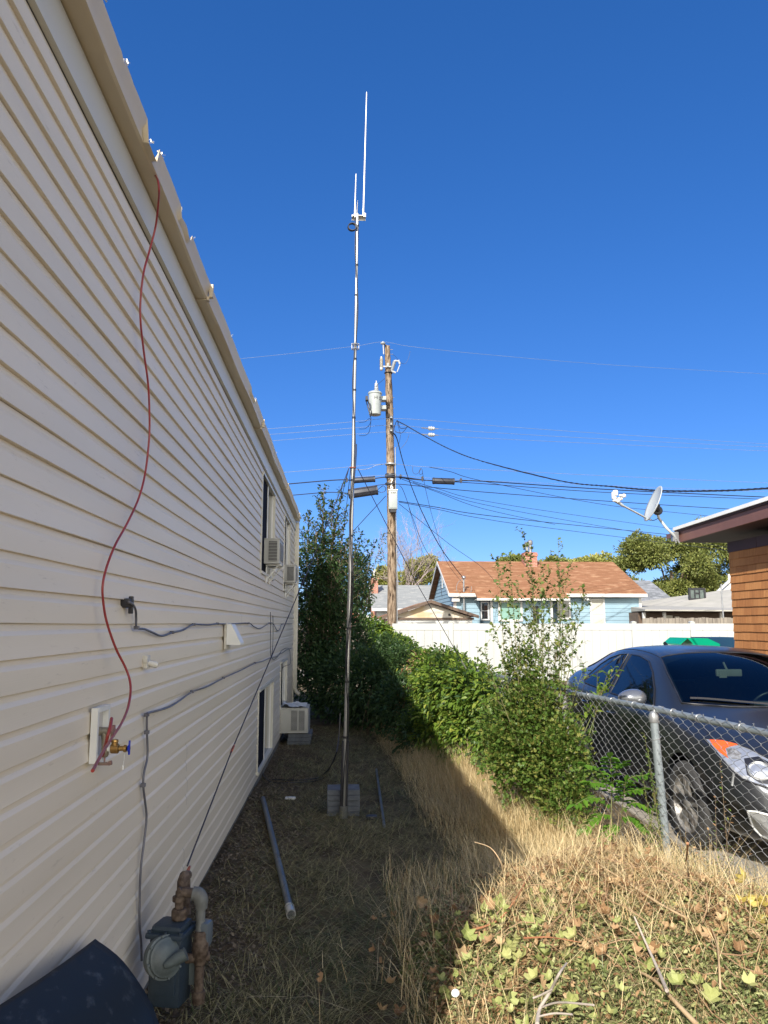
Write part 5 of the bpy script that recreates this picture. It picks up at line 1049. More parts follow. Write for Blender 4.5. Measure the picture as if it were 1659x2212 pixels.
mb = MB(); mb.box((b.x+.1, Y_+.05, .12), (c.x, Y_+.7, a.z-.1)); mb.build("base", m_grn, gp)

# ================================================================ CAR
m_paint, n_, l_, b_ = nt("dark_grey_car_paint")
b_.inputs['Base Color'].default_value = (.030,.033,.038,1); b_.inputs['Metallic'].default_value = .55; b_.inputs['Roughness'].default_value = .38; b_.inputs['Coat Weight'].default_value = .8; b_.inputs['Coat Roughness'].default_value = .08
tc = n_.new('ShaderNodeTexCoord'); no = n_.new('ShaderNodeTexNoise'); no.inputs['Scale'].default_value = 2.2; no.inputs['Detail'].default_value = 5; l_.new(tc.outputs['Object'], no.inputs[0])
rr_ = n_.new('ShaderNodeMapRange'); rr_.inputs[3].default_value = .05; rr_.inputs[4].default_value = .30; l_.new(no.outputs[0], rr_.inputs[0]); l_.new(rr_.outputs[0], b_.inputs['Coat Roughness'])
m_cglass, n_, l_, b_ = nt("car_glass")
gt_ = n_.new('ShaderNodeBsdfTransparent'); gt_.inputs[0].default_value = (.42,.54,.50,1); gg_ = n_.new('ShaderNodeBsdfGlossy'); gg_.inputs['Roughness'].default_value = .03; fr_ = n_.new('ShaderNodeFresnel'); fr_.inputs[0].default_value = 1.5; gg_.inputs[0].default_value = (.75,.8,.85,1); gm2 = n_.new('ShaderNodeMixShader')
l_.new(fr_.outputs[0], gm2.inputs[0]); l_.new(gt_.outputs[0], gm2.inputs[1]); l_.new(gg_.outputs[0], gm2.inputs[2]); l_.new(gm2.outputs[0], n_['Material Output'].inputs[0])
m_tyre = pm("tyre_rubber", (.035,.035,.036), (.055,.053,.05), 9, .8, bump=.2, bscale=60)
m_rim = pm("dull_alloy", (.30,.29,.27), (.22,.20,.18), 7, .42, metal=.4)
m_chr, n_, l_, b_ = nt("headlight_chrome")
b_.inputs['Base Color'].default_value = (.62,.64,.66,1); b_.inputs['Metallic'].default_value = .7; b_.inputs['Roughness'].default_value = .28; b_.inputs['Coat Weight'].default_value = 1
tc = n_.new('ShaderNodeTexCoord'); vo = n_.new('ShaderNodeTexVoronoi'); vo.inputs['Scale'].default_value = 21; bp = n_.new('ShaderNodeBump'); bp.inputs['Strength'].default_value = .75; bp.inputs['Distance'].default_value = .01
l_.new(tc.outputs['Object'], vo.inputs[0]); l_.new(vo.outputs['Distance'], bp.inputs['Height']); l_.new(bp.outputs[0], b_.inputs['Normal'])
m_amb = pm("amber_lens", (.85,.13,.01), (.80,.10,.01), 8, .15, coat=1)
m_silv0 = pm('reflector_silver', (.62,.62,.60), (.20,.17,.14), 30, .2, metal=.6)
CX, CY0, CZ = 3.51, 5.12, .125
car = empty("parked_car", (CX, CY0+2.2, CZ), "dark grey sedan parked behind the chain link fence, facing the camera", "car")
def cw(x, s, z): return Vector((CX+x, CY0+s, CZ+z))
K = [ # s, top, halfwidth, shoulder, rail half width, rail z, bottom
 (0.00,.50,.50,.46,.40,.50,.30),(0.03,.60,.66,.52,.50,.595,.24),(0.14,.70,.79,.63,.60,.69,.20),(0.32,.80,.85,.73,.66,.785,.19),(0.58,.885,.88,.82,.70,.868,.19),
 (0.90,.955,.888,.885,.72,.935,.19),(1.12,1.00,.888,.905,.73,.975,.19),(1.22,1.045,.888,.91,.735,1.00,.19),(1.42,1.155,.888,.915,.705,1.10,.19),(1.75,1.305,.888,.92,.645,1.245,.19),
 (2.02,1.385,.888,.925,.600,1.325,.19),(2.35,1.425,.888,.935,.575,1.37,.19),(2.75,1.435,.888,.95,.565,1.38,.19),(3.10,1.42,.885,.965,.56,1.36,.19),(3.45,1.365,.88,.985,.555,1.30,.19),
 (3.80,1.27,.865,1.00,.57,1.215,.20),(4.08,1.175,.84,1.02,.62,1.14,.22),(4.30,1.125,.80,1.03,.66,1.10,.25),(4.46,1.07,.74,.98,.64,1.04,.30),(4.53,.90,.64,.80,.56,.88,.36)]
V, Fc = [], []
def section(k):
    s, tp, w, zs, wt, ze, zb = k
    h = [(0,zb),(.72*w,zb),(.93*w,zb+.03),(.985*w,zb+.14),(w,(zb+zs)/2+.06),(.995*w,zs-.10),(.965*w,zs-.01),(.925*w,zs+.012),(.925*w+(wt-.925*w)*.5,zs+.012+(ze-zs-.012)*.52),(wt,ze),(wt*.85,ze+(tp-ze)*.62),(wt*.45,tp-.006),(0,tp)]
    pts = [(x, s, z) for x, z in h]+[(-x, s, z) for x, z in h[-2:0:-1]]
    return pts
K = [(s_, t+.028*min(1, max(0, (s_-1.4)/.5))*(1 if s_ < 3.6 else .3), w, zs, wt, ze+.026*min(1, max(0, (s_-1.4)/.5))*(1 if s_ < 3.6 else .3), zb) for s_, t, w, zs, wt, ze, zb in K]
for k in K: V += [cw(*p) for p in section(k)]
npt = 24
for i in range(len(K)-1):
    for j in range(npt): Fc.append((i*npt+j, i*npt+(j+1) % npt, (i+1)*npt+(j+1) % npt, (i+1)*npt+j))
Fc.append(tuple(range(npt))); Fc.append(tuple((len(K)-1)*npt+j for j in range(npt-1, -1, -1)))
me = bpy.data.meshes.new("body"); me.from_pydata(V, [], Fc); bm = bmesh.new(); bm.from_mesh(me); bmesh.ops.recalc_face_normals(bm, faces=bm.faces[:]); bm.to_mesh(me); bm.free()
tmp = bpy.data.objects.new("tmpbody", me); C.objects.link(tmp); md = tmp.modifiers.new("s", 'SUBSURF'); md.levels = md.render_levels = 3
cuts = []
for s_ in (.88, 3.58):
    for sg in (-1, 1):
        c = MB(); c.lathe([(.352,0),(.352,.42)], cw(sg*.56, s_, .335), (sg,0,0), 40); co_ = c.build("cutter"); cuts.append(co_)
        b2 = tmp.modifiers.new("b", 'BOOLEAN'); b2.operation = 'DIFFERENCE'; b2.object = co_; b2.solver = 'EXACT'
WSP = [(-.70,1.25),(-.62,1.20),(-.35,1.13),(0,1.11),(.35,1.13),(.62,1.20),(.70,1.25),(.62,1.70),(.545,2.0),(.3,2.03),(0,2.04),(-.3,2.03),(-.545,2.0),(-.62,1.70)]
FSP = [(1.58,.965),(1.72,1.10),(1.92,1.235),(2.12,1.305+.015),(2.40,1.338+.02),(2.63,1.342+.02),(2.645,.985)]
RSP = [(2.73,.99),(2.715,1.342+.02),(2.95,1.33+.02),(3.20,1.285+.02),(3.42,1.21+.015),(3.58,1.11),(3.60,1.05),(3.50,1.02)]
RWP = [(-.50,3.42),(-.60,3.98),(-.3,4.02),(0,4.03),(.3,4.02),(.60,3.98),(.50,3.42),(0,3.38)]
def cutter(o):
    cuts.append(o); b2 = tmp.modifiers.new("b", 'BOOLEAN'); b2.operation = 'DIFFERENCE'; b2.object = o; b2.solver = 'EXACT'
cav = [k for k in K if 1.3 < k[0] < 4.0]; Vc, Fk = [], []      # hollow cabin
for s, tp, w, zs, wt, ze, zb in cav:
    wi = w-.10; ww = wt-.045; h = [(0,.42),(wi,.42),(wi,zs-.06),(ww,ze-.05),(ww*.6,tp-.055),(0,tp-.05)]
    Vc += [cw(x, s, z) for x, z in h]+[cw(-x, s, z) for x, z in h[-2:0:-1]]
for i in range(len(cav)-1):
    for j in range(10): Fk.append((i*10+j, i*10+(j+1) % 10, (i+1)*10+(j+1) % 10, (i+1)*10+j))
Fk.append(tuple(range(10))); Fk.append(tuple((len(cav)-1)*10+j for j in range(9, -1, -1)))
mc = MB(); mc.add(Vc, Fk); cutter(mc.build("cutter"))
ins = lambda P_, f=.975: [(sum(p[0] for p in P_)/len(P_)*(1-f)+p[0]*f, sum(p[1] for p in P_)/len(P_)*(1-f)+p[1]*f) for p in P_]
mc = MB(); mc.prism([cw(x, s, .98) for x, s in ins(WSP, .97)], (0, 0, 1)); cutter(mc.build("cutter"))
mc = MB(); mc.prism([cw(x, s, 1.0) for x, s in ins(RWP, .97)], (0, 0, 1)); cutter(mc.build("cutter"))
for Q_ in (FSP, RSP): mc = MB(); mc.prism([cw(-1.2, s, z) for s, z in ins(Q_, .96)], (2.4, 0, 0)); cutter(mc.build("cutter"))
bodysolid = None
dg = bpy.context.evaluated_depsgraph_get(); dg.update()
for m_i in tmp.modifiers:
    if m_i.type == 'BOOLEAN' and m_i.object in cuts[4:]: m_i.show_viewport = m_i.show_render = False
dg.update(); sme = bpy.data.meshes.new_from_object(tmp.evaluated_get(dg))
for m_i in tmp.modifiers: m_i.show_viewport = m_i.show_render = True
dg.update()
bme = bpy.data.meshes.new_from_object(tmp.evaluated_get(dg)); bpy.data.objects.remove(tmp)
for c in cuts: bpy.data.objects.remove(c)
bme.materials.clear(); bme.materials.append(m_paint); bme.name = "body"; bme.polygons.foreach_set('use_smooth', [True]*len(bme.polygons)); bme.set_sharp_from_angle(angle=R(38))
body = link("body", bme, car)
bvh = BVHTree.FromPolygons([v.co.copy() for v in sme.vertices], [tuple(p.vertices) for p in sme.polygons])
def castp(o, d):
    h = bvh.ray_cast(Vector(o), Vector(d)); return (h[0], h[1]) if h[0] is not None else (None, None)
def prj_side(p, sg): return castp(cw(sg*3, p[0], p[1]), (-sg, 0, 0))
def prj_top(p, sg): return castp(cw(p[0], p[1], 3), (0, 0, -1))
def prj_px(p, sg): return castp(co.location, ray(*p))
def panel(poly, prj, sg, name, mat, parent, off=.004, step=.05, mirror=False, rim=None, rimr=.007):
    poly = [Vector(p) for p in poly]; xs_ = [p.x for p in poly]; ys_ = [p.y for p in poly]
    dense = []
    for a, b in zip(poly, poly[1:]+poly[:1]):
        n = max(1, int((b-a).length/step)); dense += [a.lerp(b, k/n) for k in range(n)]
    nd = len(dense); pts = dense[:]
    def inside(p):
        c = False
        for a, b in zip(dense, dense[1:]+dense[:1]):
            if (a.y > p.y) != (b.y > p.y) and p.x < (b.x-a.x)*(p.y-a.y)/(b.y-a.y)+a.x: c = not c
        return c
    x = min(xs_)+step/2
    while x < max(xs_):
        y = min(ys_)+step/2
        while y < max(ys_):
            q = Vector((x, y))
            if inside(q) and min((q-d_).length for d_ in dense) > step*.4: pts.append(q)
            y += step
        x += step
    r_ = delaunay_2d_cdt([Vector(p[:2]) for p in pts], [(i, (i+1) % nd) for i in range(nd)], [], 1, 1e-5)
    vs, fs = r_[0], r_[2]; out = []; 
    for p in vs:
        h, nn = prj(p, sg)
        out.append(h+nn*off if h is not None else None)
    good = [o for o in out if o is not None]
    if not good: return None
    fs = [f for f in fs if all(out[i] is not None for i in f)]
    V_ = [o if o is not None else good[0] for o in out]
    loop = [prj(p, sg) for p in dense]; loop = [h+nn*off for h, nn in loop if h is not None]
    obs = []
    for m_ in ((1, -1) if mirror else (1,)):
        f_ = lambda v: Vector((2*CX-v.x, v.y, v.z)) if m_ < 0 else v
        me = bpy.data.meshes.new(name); me.from_pydata([f_(v) for v in V_], [], fs); me.materials.append(mat); me.polygons.foreach_set('use_smooth', [True]*len(me.polygons))
        bm = bmesh.new(); bm.from_mesh(me); bmesh.ops.recalc_face_normals(bm, faces=bm.faces[:]); bm.normal_update()
        ref = Vector((0, 0, 0)); ctr_ = cw(0, 2.3, .7); s_out = 0
        for fc_ in bm.faces: cm_ = fc_.calc_center_median(); s_out += fc_.normal.dot(cm_-ctr_)*fc_.calc_area()
        if s_out < 0: bmesh.ops.reverse_faces(bm, faces=bm.faces[:])
        loose = [v for v in bm.verts if not v.link_faces]; bmesh.ops.delete(bm, geom=loose, context='VERTS'); bm.to_mesh(me); bm.free()
        o = link(name, me, parent); obs.append(o)
        if rim and len(loop) > 3: MB().tube([f_(v) for v in loop], rimr, 6, closed=True).build(rim[0], rim[1], o, 60)
    return obs
panel(RWP, prj_top, 1, "rear_window", m_cglass, car, rim=("seal", m_dark))
panel(WSP, prj_top, 1, "windshield", m_cglass, car, rim=("seal", m_dark))
panel(FSP, prj_side, -1, "front_side_window", m_cglass, car, mirror=True, rim=("seal", m_dark))
panel(RSP, prj_side, -1, "rear_side_window", m_cglass, car, mirror=True, rim=("seal", m_dark))
def K3(x, y): return ((2600+x/3.686)/1.8228, (2900+y/3.686)/1.8228)
panel([K3(*p) for p in ((640,35),(730,50),(900,66),(1100,118),(1300,190),(1563,330),(1800,470),(1960,620),(1900,760),(1700,770),(1563,745),(1400,695),(1200,620),(1050,500),(900,330),(740,140))], prj_px, -1, "headlight", m_chr, car, step=6, mirror=True, off=.006, rim=("bezel", m_dark), rimr=.006)
panel([K3(*p) for p in ((720,60),(900,70),(1150,128),(1000,160),(945,190),(990,325),(870,240),(770,140))], prj_px, -1, "turn_signal", m_amb, car, step=4, mirror=True, off=.010)
panel([K3(*p) for p in ((1215,330),(1420,300),(1640,420),(1760,600),(1640,712),(1440,678),(1260,560))], prj_px, -1, "inner_bezel", m_dark, car, step=5, mirror=True, off=.0075)
panel([K3(*p) for p in ((960,185),(1090,190),(1180,260),(1150,330),(1040,330),(1000,290))], prj_px, -1, "side_reflector", m_silv0, car, step=5, mirror=True, off=.0085)
c, nn = prj_px(K3(1440,500), -1)
if c:
    for m_ in (1, -1):
        f_ = (lambda v: v) if m_ > 0 else (lambda v: Vector((2*CX-v.x, v.y, v.z)))
        q = f_(c); n2 = Vector((nn.x*m_, nn.y, nn.z)); mb = MB(); mb.lathe([(.075,-.02),(.078,.004),(.068,.014),(.060,.006),(.03,.018),(.001,.022)], q, n2, 24); mb.build("headlamp_lens", m_chr, car, 50)
panel([K3(*p) for p in ((1270,1080),(1400,1090),(1563,1135),(1720,1200),(1760,1350),(1700,1450),(1563,1475),(1450,1420),(1340,1290))], prj_px, -1, "fog_light", m_chr, car, step=6, mirror=True, off=.006, rim=("bezel", m_white), rimr=.007)
# interior
m_int = pm("cabin_fabric", (.10,.095,.085), (.07,.068,.06), 9, .85)
m_intl = pm("pale_headlining", (.20,.19,.17), (.16,.15,.13), 5, .8)
mb = MB(); mb.box(cw(-.74,1.22,.55), cw(.74,1.62,.93), bev=.04); mb.box(cw(.12,1.45,.88), cw(.62,1.66,1.0), bev=.03); mb.build("dashboard", m_int, car, 40)
for x in (-.38, .38):
    mb = MB(); mb.box(cw(x-.25,2.15,.45), cw(x+.25,2.65,.62), bev=.05)
    M_ = Matrix.Translation(cw(x,2.66,.60)) @ Matrix.Rotation(R(-16), 4, 'X'); mb.box((-.24,-.06,0), (.24,.07,.55), M=M_, bev=.05); st_ = mb.build("seat", m_int, car, 40)
    mb = MB(); mb.box((-.12,-.045,.58), (.12,.05,.76), M=M_, bev=.04); mb.build("headrest", m_int, st_, 40)
mb = MB(); mb.box(cw(-.66,3.2,.45), cw(.66,3.6,.62), bev=.05); mb.box(cw(-.66,3.55,.60), cw(.66,3.70,1.04), bev=.05); mb.build("rear_seat", m_int, car, 40)
mb = MB(); wc = cw(.38,1.86,.90); ax_ = Vector((0,.9,.45)).normalized(); u_ = Vector((1,0,0)); v2_ = ax_.cross(u_); mb.tube([wc+(u_*math.cos(a)+v2_*math.sin(a))*.18 for a in np.linspace(0, 6.283, 25)[:-1]], .015, 8, closed=True); mb.tube([wc-u_*.17, wc+u_*.17], .018, 6); mb.build("steering_wheel", m_dark, car, 50)
mb = MB(); mb.box(cw(-.12,1.80,1.20), cw(.12,1.83,1.265), bev=.012); mb.tube([cw(0,1.83,1.24), cw(0,1.9,1.32)], .01, 6); mb.build("inner_mirror", m_intl, car, 40)
mb = MB(); mb.box(cw(-.10,1.79,1.19), cw(-.03,1.795,1.25)); mb.build("hanging_tag", m_intl, car)
# seams and wiper, mirror, antenna, handles
def seam(pts, prj, sg, name="door_seam", r_=.0045, mat=m_dark, mirror=True, off=.0005):
    q = [prj(Vector(p), sg) for p in pts]; q = [h+nn*off for h, nn in q if h is not None]
    if len(q) < 2: return
    for m_ in ((1, -1) if mirror else (1,)):
        f_ = (lambda v: v) if m_ > 0 else (lambda v: Vector((2*CX-v.x, v.y, v.z)))
        MB().tube([f_(v) for v in q], r_, 4).build(name, mat, car)
def dn(a, b, n=16): return [Vector(a).lerp(Vector(b), k/n) for k in range(n+1)]
seam(dn((1.36,.90),(1.32,.35)), prj_side, -1); seam(dn((2.68,.97),(2.62,.30)), prj_side, -1); seam(dn((3.45,1.0),(3.30,.62)), prj_side, -1); seam(dn((1.35,.28),(3.2,.28)), prj_side, -1, "sill_line")
seam([(-.80,.30),(-.775,.6),(-.765,.9),(-.755,1.16)], prj_top, 1, "bonnet_seam", .005); seam([(-.80,.30),(-.5,.18),(-.2,.13),(0,.12)], prj_top, 1, "bonnet_seam", .005)
seam(dn((-.545,2.03),(-.51,3.3)), prj_top, 1, "roof_seam", .004)
seam(dn((.45,.60),(.42,.36)), prj_side, -1, "bumper_seam", .004)
wp = [(-.05,1.145),(-.3,1.18),(-.6,1.24)]; seam(dn((.02,1.13),(-.62,1.27),10), prj_top, 1, "wiper", .010, m_dark, False, .018); seam(dn((.10,1.12),(.62,1.25),10), prj_top, 1, "wiper", .010, m_dark, False, .018)
m_capglint = pm('mirror_cap_glint', (.20,.21,.23), (.15,.16,.18), 3, .25, metal=.5, coat=1)  # cap paler than the body paint: a sun glint put into its colour
for sg in (-1, 1):
    mo_ = MB(); bm = bmesh.new(); bmesh.ops.create_uvsphere(bm, u_segments=20, v_segments=14, radius=1)
    c = cw(sg*1.0, 1.56, 1.04)
    for v_ in bm.verts:
        x, y, z = v_.co; y2 = y if y < .2 else .2+(y-.2)*.3
        v_.co = Vector((c.x+x*.125, c.y+y2*.10, c.z+z*.075*(1-.15*x*sg)))
    me = bpy.data.meshes.new("wing_mirror"); bm.to_mesh(me); bm.free(); me.materials.append(m_capglint); me.polygons.foreach_set('use_smooth', [True]*len(me.polygons)); mr = link("wing_mirror", me, car)
    mo_.tube([cw(sg*.84,1.57,.955), cw(sg*.93,1.56,.975)], [.03,.025], 8); mo_.build("mirror_arm", m_dark, mr, 50)
    for s_, z in ((2.42,.82),(3.22,.85)): h, nn = prj_side((s_, z), sg); mb = MB(); mb.tube([h+Vector((sg*.008,-.10,0)), h+Vector((sg*.03,-.07,0)), h+Vector((sg*.03,.07,0)), h+Vector((sg*.008,.10,0))], .011, 6); mb.build("door_handle", m_paint, car, 50)
    for s_ in (.88, 3.58):
        wc = cw(sg*.79, s_, .313); mb = MB(); ax = (sg,0,0)
        mb.lathe([(.20,-.10),(.285,-.10),(.308,-.085),(.316,-.05),(.316,.05),(.308,.083),(.285,.098),(.24,.10),(.213,.085),(.205,.07)], wc, ax, 48, caps=False); ty = mb.build("wheel", m_tyre, car, 35)
        mb = MB(); mb.lathe([(.205,.07),(.214,.088),(.206,.092),(.196,.075),(.192,-.08),(.10,-.085)], wc, ax, 40, caps=False)
        for q in range(5):
            a0_ = q/5*6.283+.3
            for dd_ in (-.17, .17):
                a = a0_+dd_; u0_ = Vector((0, math.cos(a0_+dd_*.6), math.sin(a0_+dd_*.6))); u1_ = Vector((0, math.cos(a), math.sin(a))); tt = Vector((0, -math.sin(a), math.cos(a)))
                p0 = wc+u0_*.04+Vector((sg*.075,0,0)); p1 = wc+u1_*.203+Vector((sg*.078,0,0))
                w0, w1 = .020, .017; d_ = Vector((-sg*.03,0,0)); mb.prism([p0-tt*w0, p0+tt*w0, p1+tt*w1, p1-tt*w1], d_)
        mb.lathe([(.055,.05),(.055,.08),(.04,.09),(.001,.092)], wc, ax, 20); mb.build("rim", m_rim, ty, 35)
        mb = MB(); mb.lathe([(.195,-.01),(.195,.0)], wc, ax, 32); mb.build("brake_disc", m_dark, ty, 35)
mb = MB(); h, nn = prj_top((0, 3.15), 1); mb.prism([h+Vector((0,-.07,-.01)), h+Vector((0,.07,-.01)), h+Vector((0,.065,.045)), h+Vector((0,.03,.045))], (.012,0,0)); mb.build("roof_antenna", m_dark, car)
mb = MB(); mb.box(cw(-.35,-.012,.20), cw(.35,.10,.28)); mb.build("lower_grille", m_dark, car)
h, nn = prj_px(K3(1075,520), -1)
if h: mb = MB(); h2, n2 = prj_px(K3(1045,715), -1); mb.tube([h+nn*.004, (h+h2)/2+nn*.004, h2+n2*.004], .008, 4); mb.build("reflective_tape", m_chr, car)

# ================================================================ CHAIN LINK FENCE
m_gal2 = pm('weathered_mesh_wire', (.30,.31,.32), (.22,.23,.24), 8, .45, metal=.5)
m_gal3 = pm('weathered_post', (.30,.34,.36), (.24,.28,.30), 8, .45, metal=.5)
FP = [(2.62,2.4),(2.345,4.26),(2.17,5.3),(1.95,7.0),(1.77,8.9),(1.62,11),(1.52,14),(1.47,18),(1.46,22.5)]
FZ = [1.19, P(1659,1583,Y=4.26).z, P(1425,1533,Y=5.3).z, P(1207,1491,Y=7.0).z, P(1072,1460,Y=8.9).z, 1.20, 1.2, 1.2, 1.2]
cl = empty("chain_link_fence", (2.0, 6, 0), "galvanised chain link fence with top rail and post in front of the car", "fence")
fpts = [Vector((x, y, z)) for (x, y), z in zip(FP, FZ)]
MB().tube(fpts, .021, 12).build("top_rail", m_gal3, cl, 40)
def fat(y):
    for i in range(len(FP)-1):
        if FP[i][1] <= y <= FP[i+1][1]:
            t = (y-FP[i][1])/(FP[i+1][1]-FP[i][1]); return FP[i][0]+(FP[i+1][0]-FP[i][0])*t, FZ[i]+(FZ[i+1]-FZ[i])*t
    return FP[-1][0], FZ[-1]
for k, y in enumerate((5.32, 8.0, 10.6, 13.2, 16, 2.5)):
    x, z = fat(y); x -= .012; z -= .012; mb = MB(); gz = g1(x, y)-.1
    mb.tube([(x-.012*(k == 0), y, z-.03), (x+.045*(k == 0), y, gz)], .028, 16); pst = mb.build("post", m_gal3, cl, 40)
    mb = MB(); mb.lathe([(.031,-.075),(.033,-.07),(.033,-.03),(.026,-.012),(.015,.0)], (x-.012*(k == 0), y, z), (0,0,1), 16); mb.tube([(x-.01, y, z-.02), (x+.0, y, z+.015), (x+.03, y, z+.026), (x+.07, y, z+.012)], .012, 8); mb.build("post_cap", m_gal, pst, 40)
    for zz in (.18, .62): mb = MB(); mb.tube([Vector((x+.031*math.cos(a), y+.031*math.sin(a), z-zz+.012*math.cos(a))) for a in np.linspace(0, 6.283, 17)[:-1]], .0025, 4, closed=True); mb.build("tie_wire", m_gal, pst)
V, Q = [], []
y = 2.9; ii = 0; NW = 4
while y < 13.5:
    x, z = fat(y); x2, _ = fat(y+.05); t = Vector((x2-x, .05, 0)).normalized(); nrm = Vector((t.y, -t.x, 0))
    ztop_ = round((z+.035)/.0335)*.0335; zb = g1(x, y)-.02; hp = .0335; n = int((ztop_-zb)/hp); sgn = 1; bow = .0
    base = len(V)//1
    for k in range(n):
        zz = ztop_-k*hp; s_ = 1 if (k+ii) % 2 else -1
        for (du, dz, dd) in ((s_*.0255, .006, .0035*s_), (s_*.0290, 0, 0), (s_*.0255, -.006, -.0035*s_)):
            w_ = -.028+.008*math.sin(zz*9+y*2)+.006*math.sin(y*5.1)
            p = Vector((x, y, zz+dz))+t*(du+.0015*math.sin(y*31+k))+nrm*(w_*1.0+dd)
            V.append(p)
    m_n = n*3; ctrp = V[base:]; del V[base:]
    mb_ = MB(); mb_.tube(ctrp, .0016, 4, caps=False); b0 = len(V); V += [Vector(q) for q in mb_.v]; Q += [tuple(b0+i for i in f) for f in mb_.f]
    y += .0565*t.y; ii += 1
link("wire_mesh", bare(V, quads=Q, name="wire_mesh", mats=[m_gal2], smooth=True), cl)
for y in (4.0, 4.45, 4.85, 5.12, 5.62, 5.95, 6.35, 6.75, 7.3):
    x, z = fat(y); mb = MB(); mb.tube([Vector((x+.025*math.cos(a), y+.004*math.sin(a*2), z+.025*math.sin(a))) for a in np.linspace(0, 6.283, 15)[:-1]]+[], .0035, 5, closed=True); mb.build("rail_tie", m_gal, cl, 60)

# ================================================================ VEGETATION
G3 = lambda a: np.array(a, float)
m_stem = pm("brown_stem", (.12,.085,.055), (.20,.15,.10), 12, .8)
m_gstem = pm("green_stem", (.12,.16,.05), (.16,.12,.06), 12, .7)
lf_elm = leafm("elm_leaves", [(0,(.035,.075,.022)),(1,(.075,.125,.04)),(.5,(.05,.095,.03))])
lf_cur = leafm("shrub_leaves", [(0,(.07,.13,.022)),(1,(.16,.24,.045)),(.5,(.105,.18,.032)),(.93,(.24,.24,.06))])
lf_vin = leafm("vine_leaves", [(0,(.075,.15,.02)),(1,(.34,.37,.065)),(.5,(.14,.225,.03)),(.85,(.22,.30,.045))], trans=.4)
lf_dry = leafm("dry_brown_leaves", [(0,(.20,.11,.05)),(1,(.50,.36,.20)),(.5,(.33,.20,.10))], trans=.15, rough=.7)
lf_ail = leafm("bright_leaflets", [(0,(.08,.20,.02)),(1,(.14,.28,.03))], trans=.45)
lf_far = leafm("far_olive_leaves", [(0,(.13,.16,.045)),(1,(.28,.29,.085)),(.5,(.19,.22,.06))], trans=.25)
lf_yel = leafm("far_yellow_leaves", [(0,(.28,.31,.08)),(1,(.50,.46,.15)),(.5,(.36,.38,.11))], trans=.3)
lf_dkf = leafm("far_dark_leaves", [(0,(.05,.09,.03)),(1,(.12,.17,.05))], trans=.2)
gr_dry = leafm("dry_grass", [(0,(.58,.42,.20)),(1,(.84,.70,.42)),(.5,(.70,.55,.30)),(.1,(.42,.29,.13))], trans=.25, rough=.7, spec=.2)
gr_thatch = leafm("mown_thatch", [(0,(.11,.10,.045)),(1,(.44,.39,.20)),(.5,(.25,.225,.11)),(.18,(.055,.068,.024))], trans=.1, rough=.8, spec=.15)
gr_green = leafm("green_grass", [(0,(.05,.09,.025)),(1,(.13,.17,.05))], trans=.25)
lf_pile = leafm("wilted_leaves", [(0,(.12,.15,.05)),(1,(.46,.45,.22)),(.45,(.22,.25,.09)),(.75,(.33,.34,.14))], trans=.2, rough=.6)
lf_pal = leafm("pale_big_leaves", [(0,(.28,.32,.10)),(1,(.42,.42,.17)),(.5,(.34,.37,.13))], trans=.25, rough=.55)
lf_ylw = leafm("yellow_leaves", [(0,(.50,.40,.08)),(1,(.62,.50,.20))], trans=.3)
lf_lit = leafm("leaf_litter", [(0,(.06,.045,.03)),(1,(.22,.18,.13)),(.5,(.11,.085,.06))], trans=.05, rough=.9)

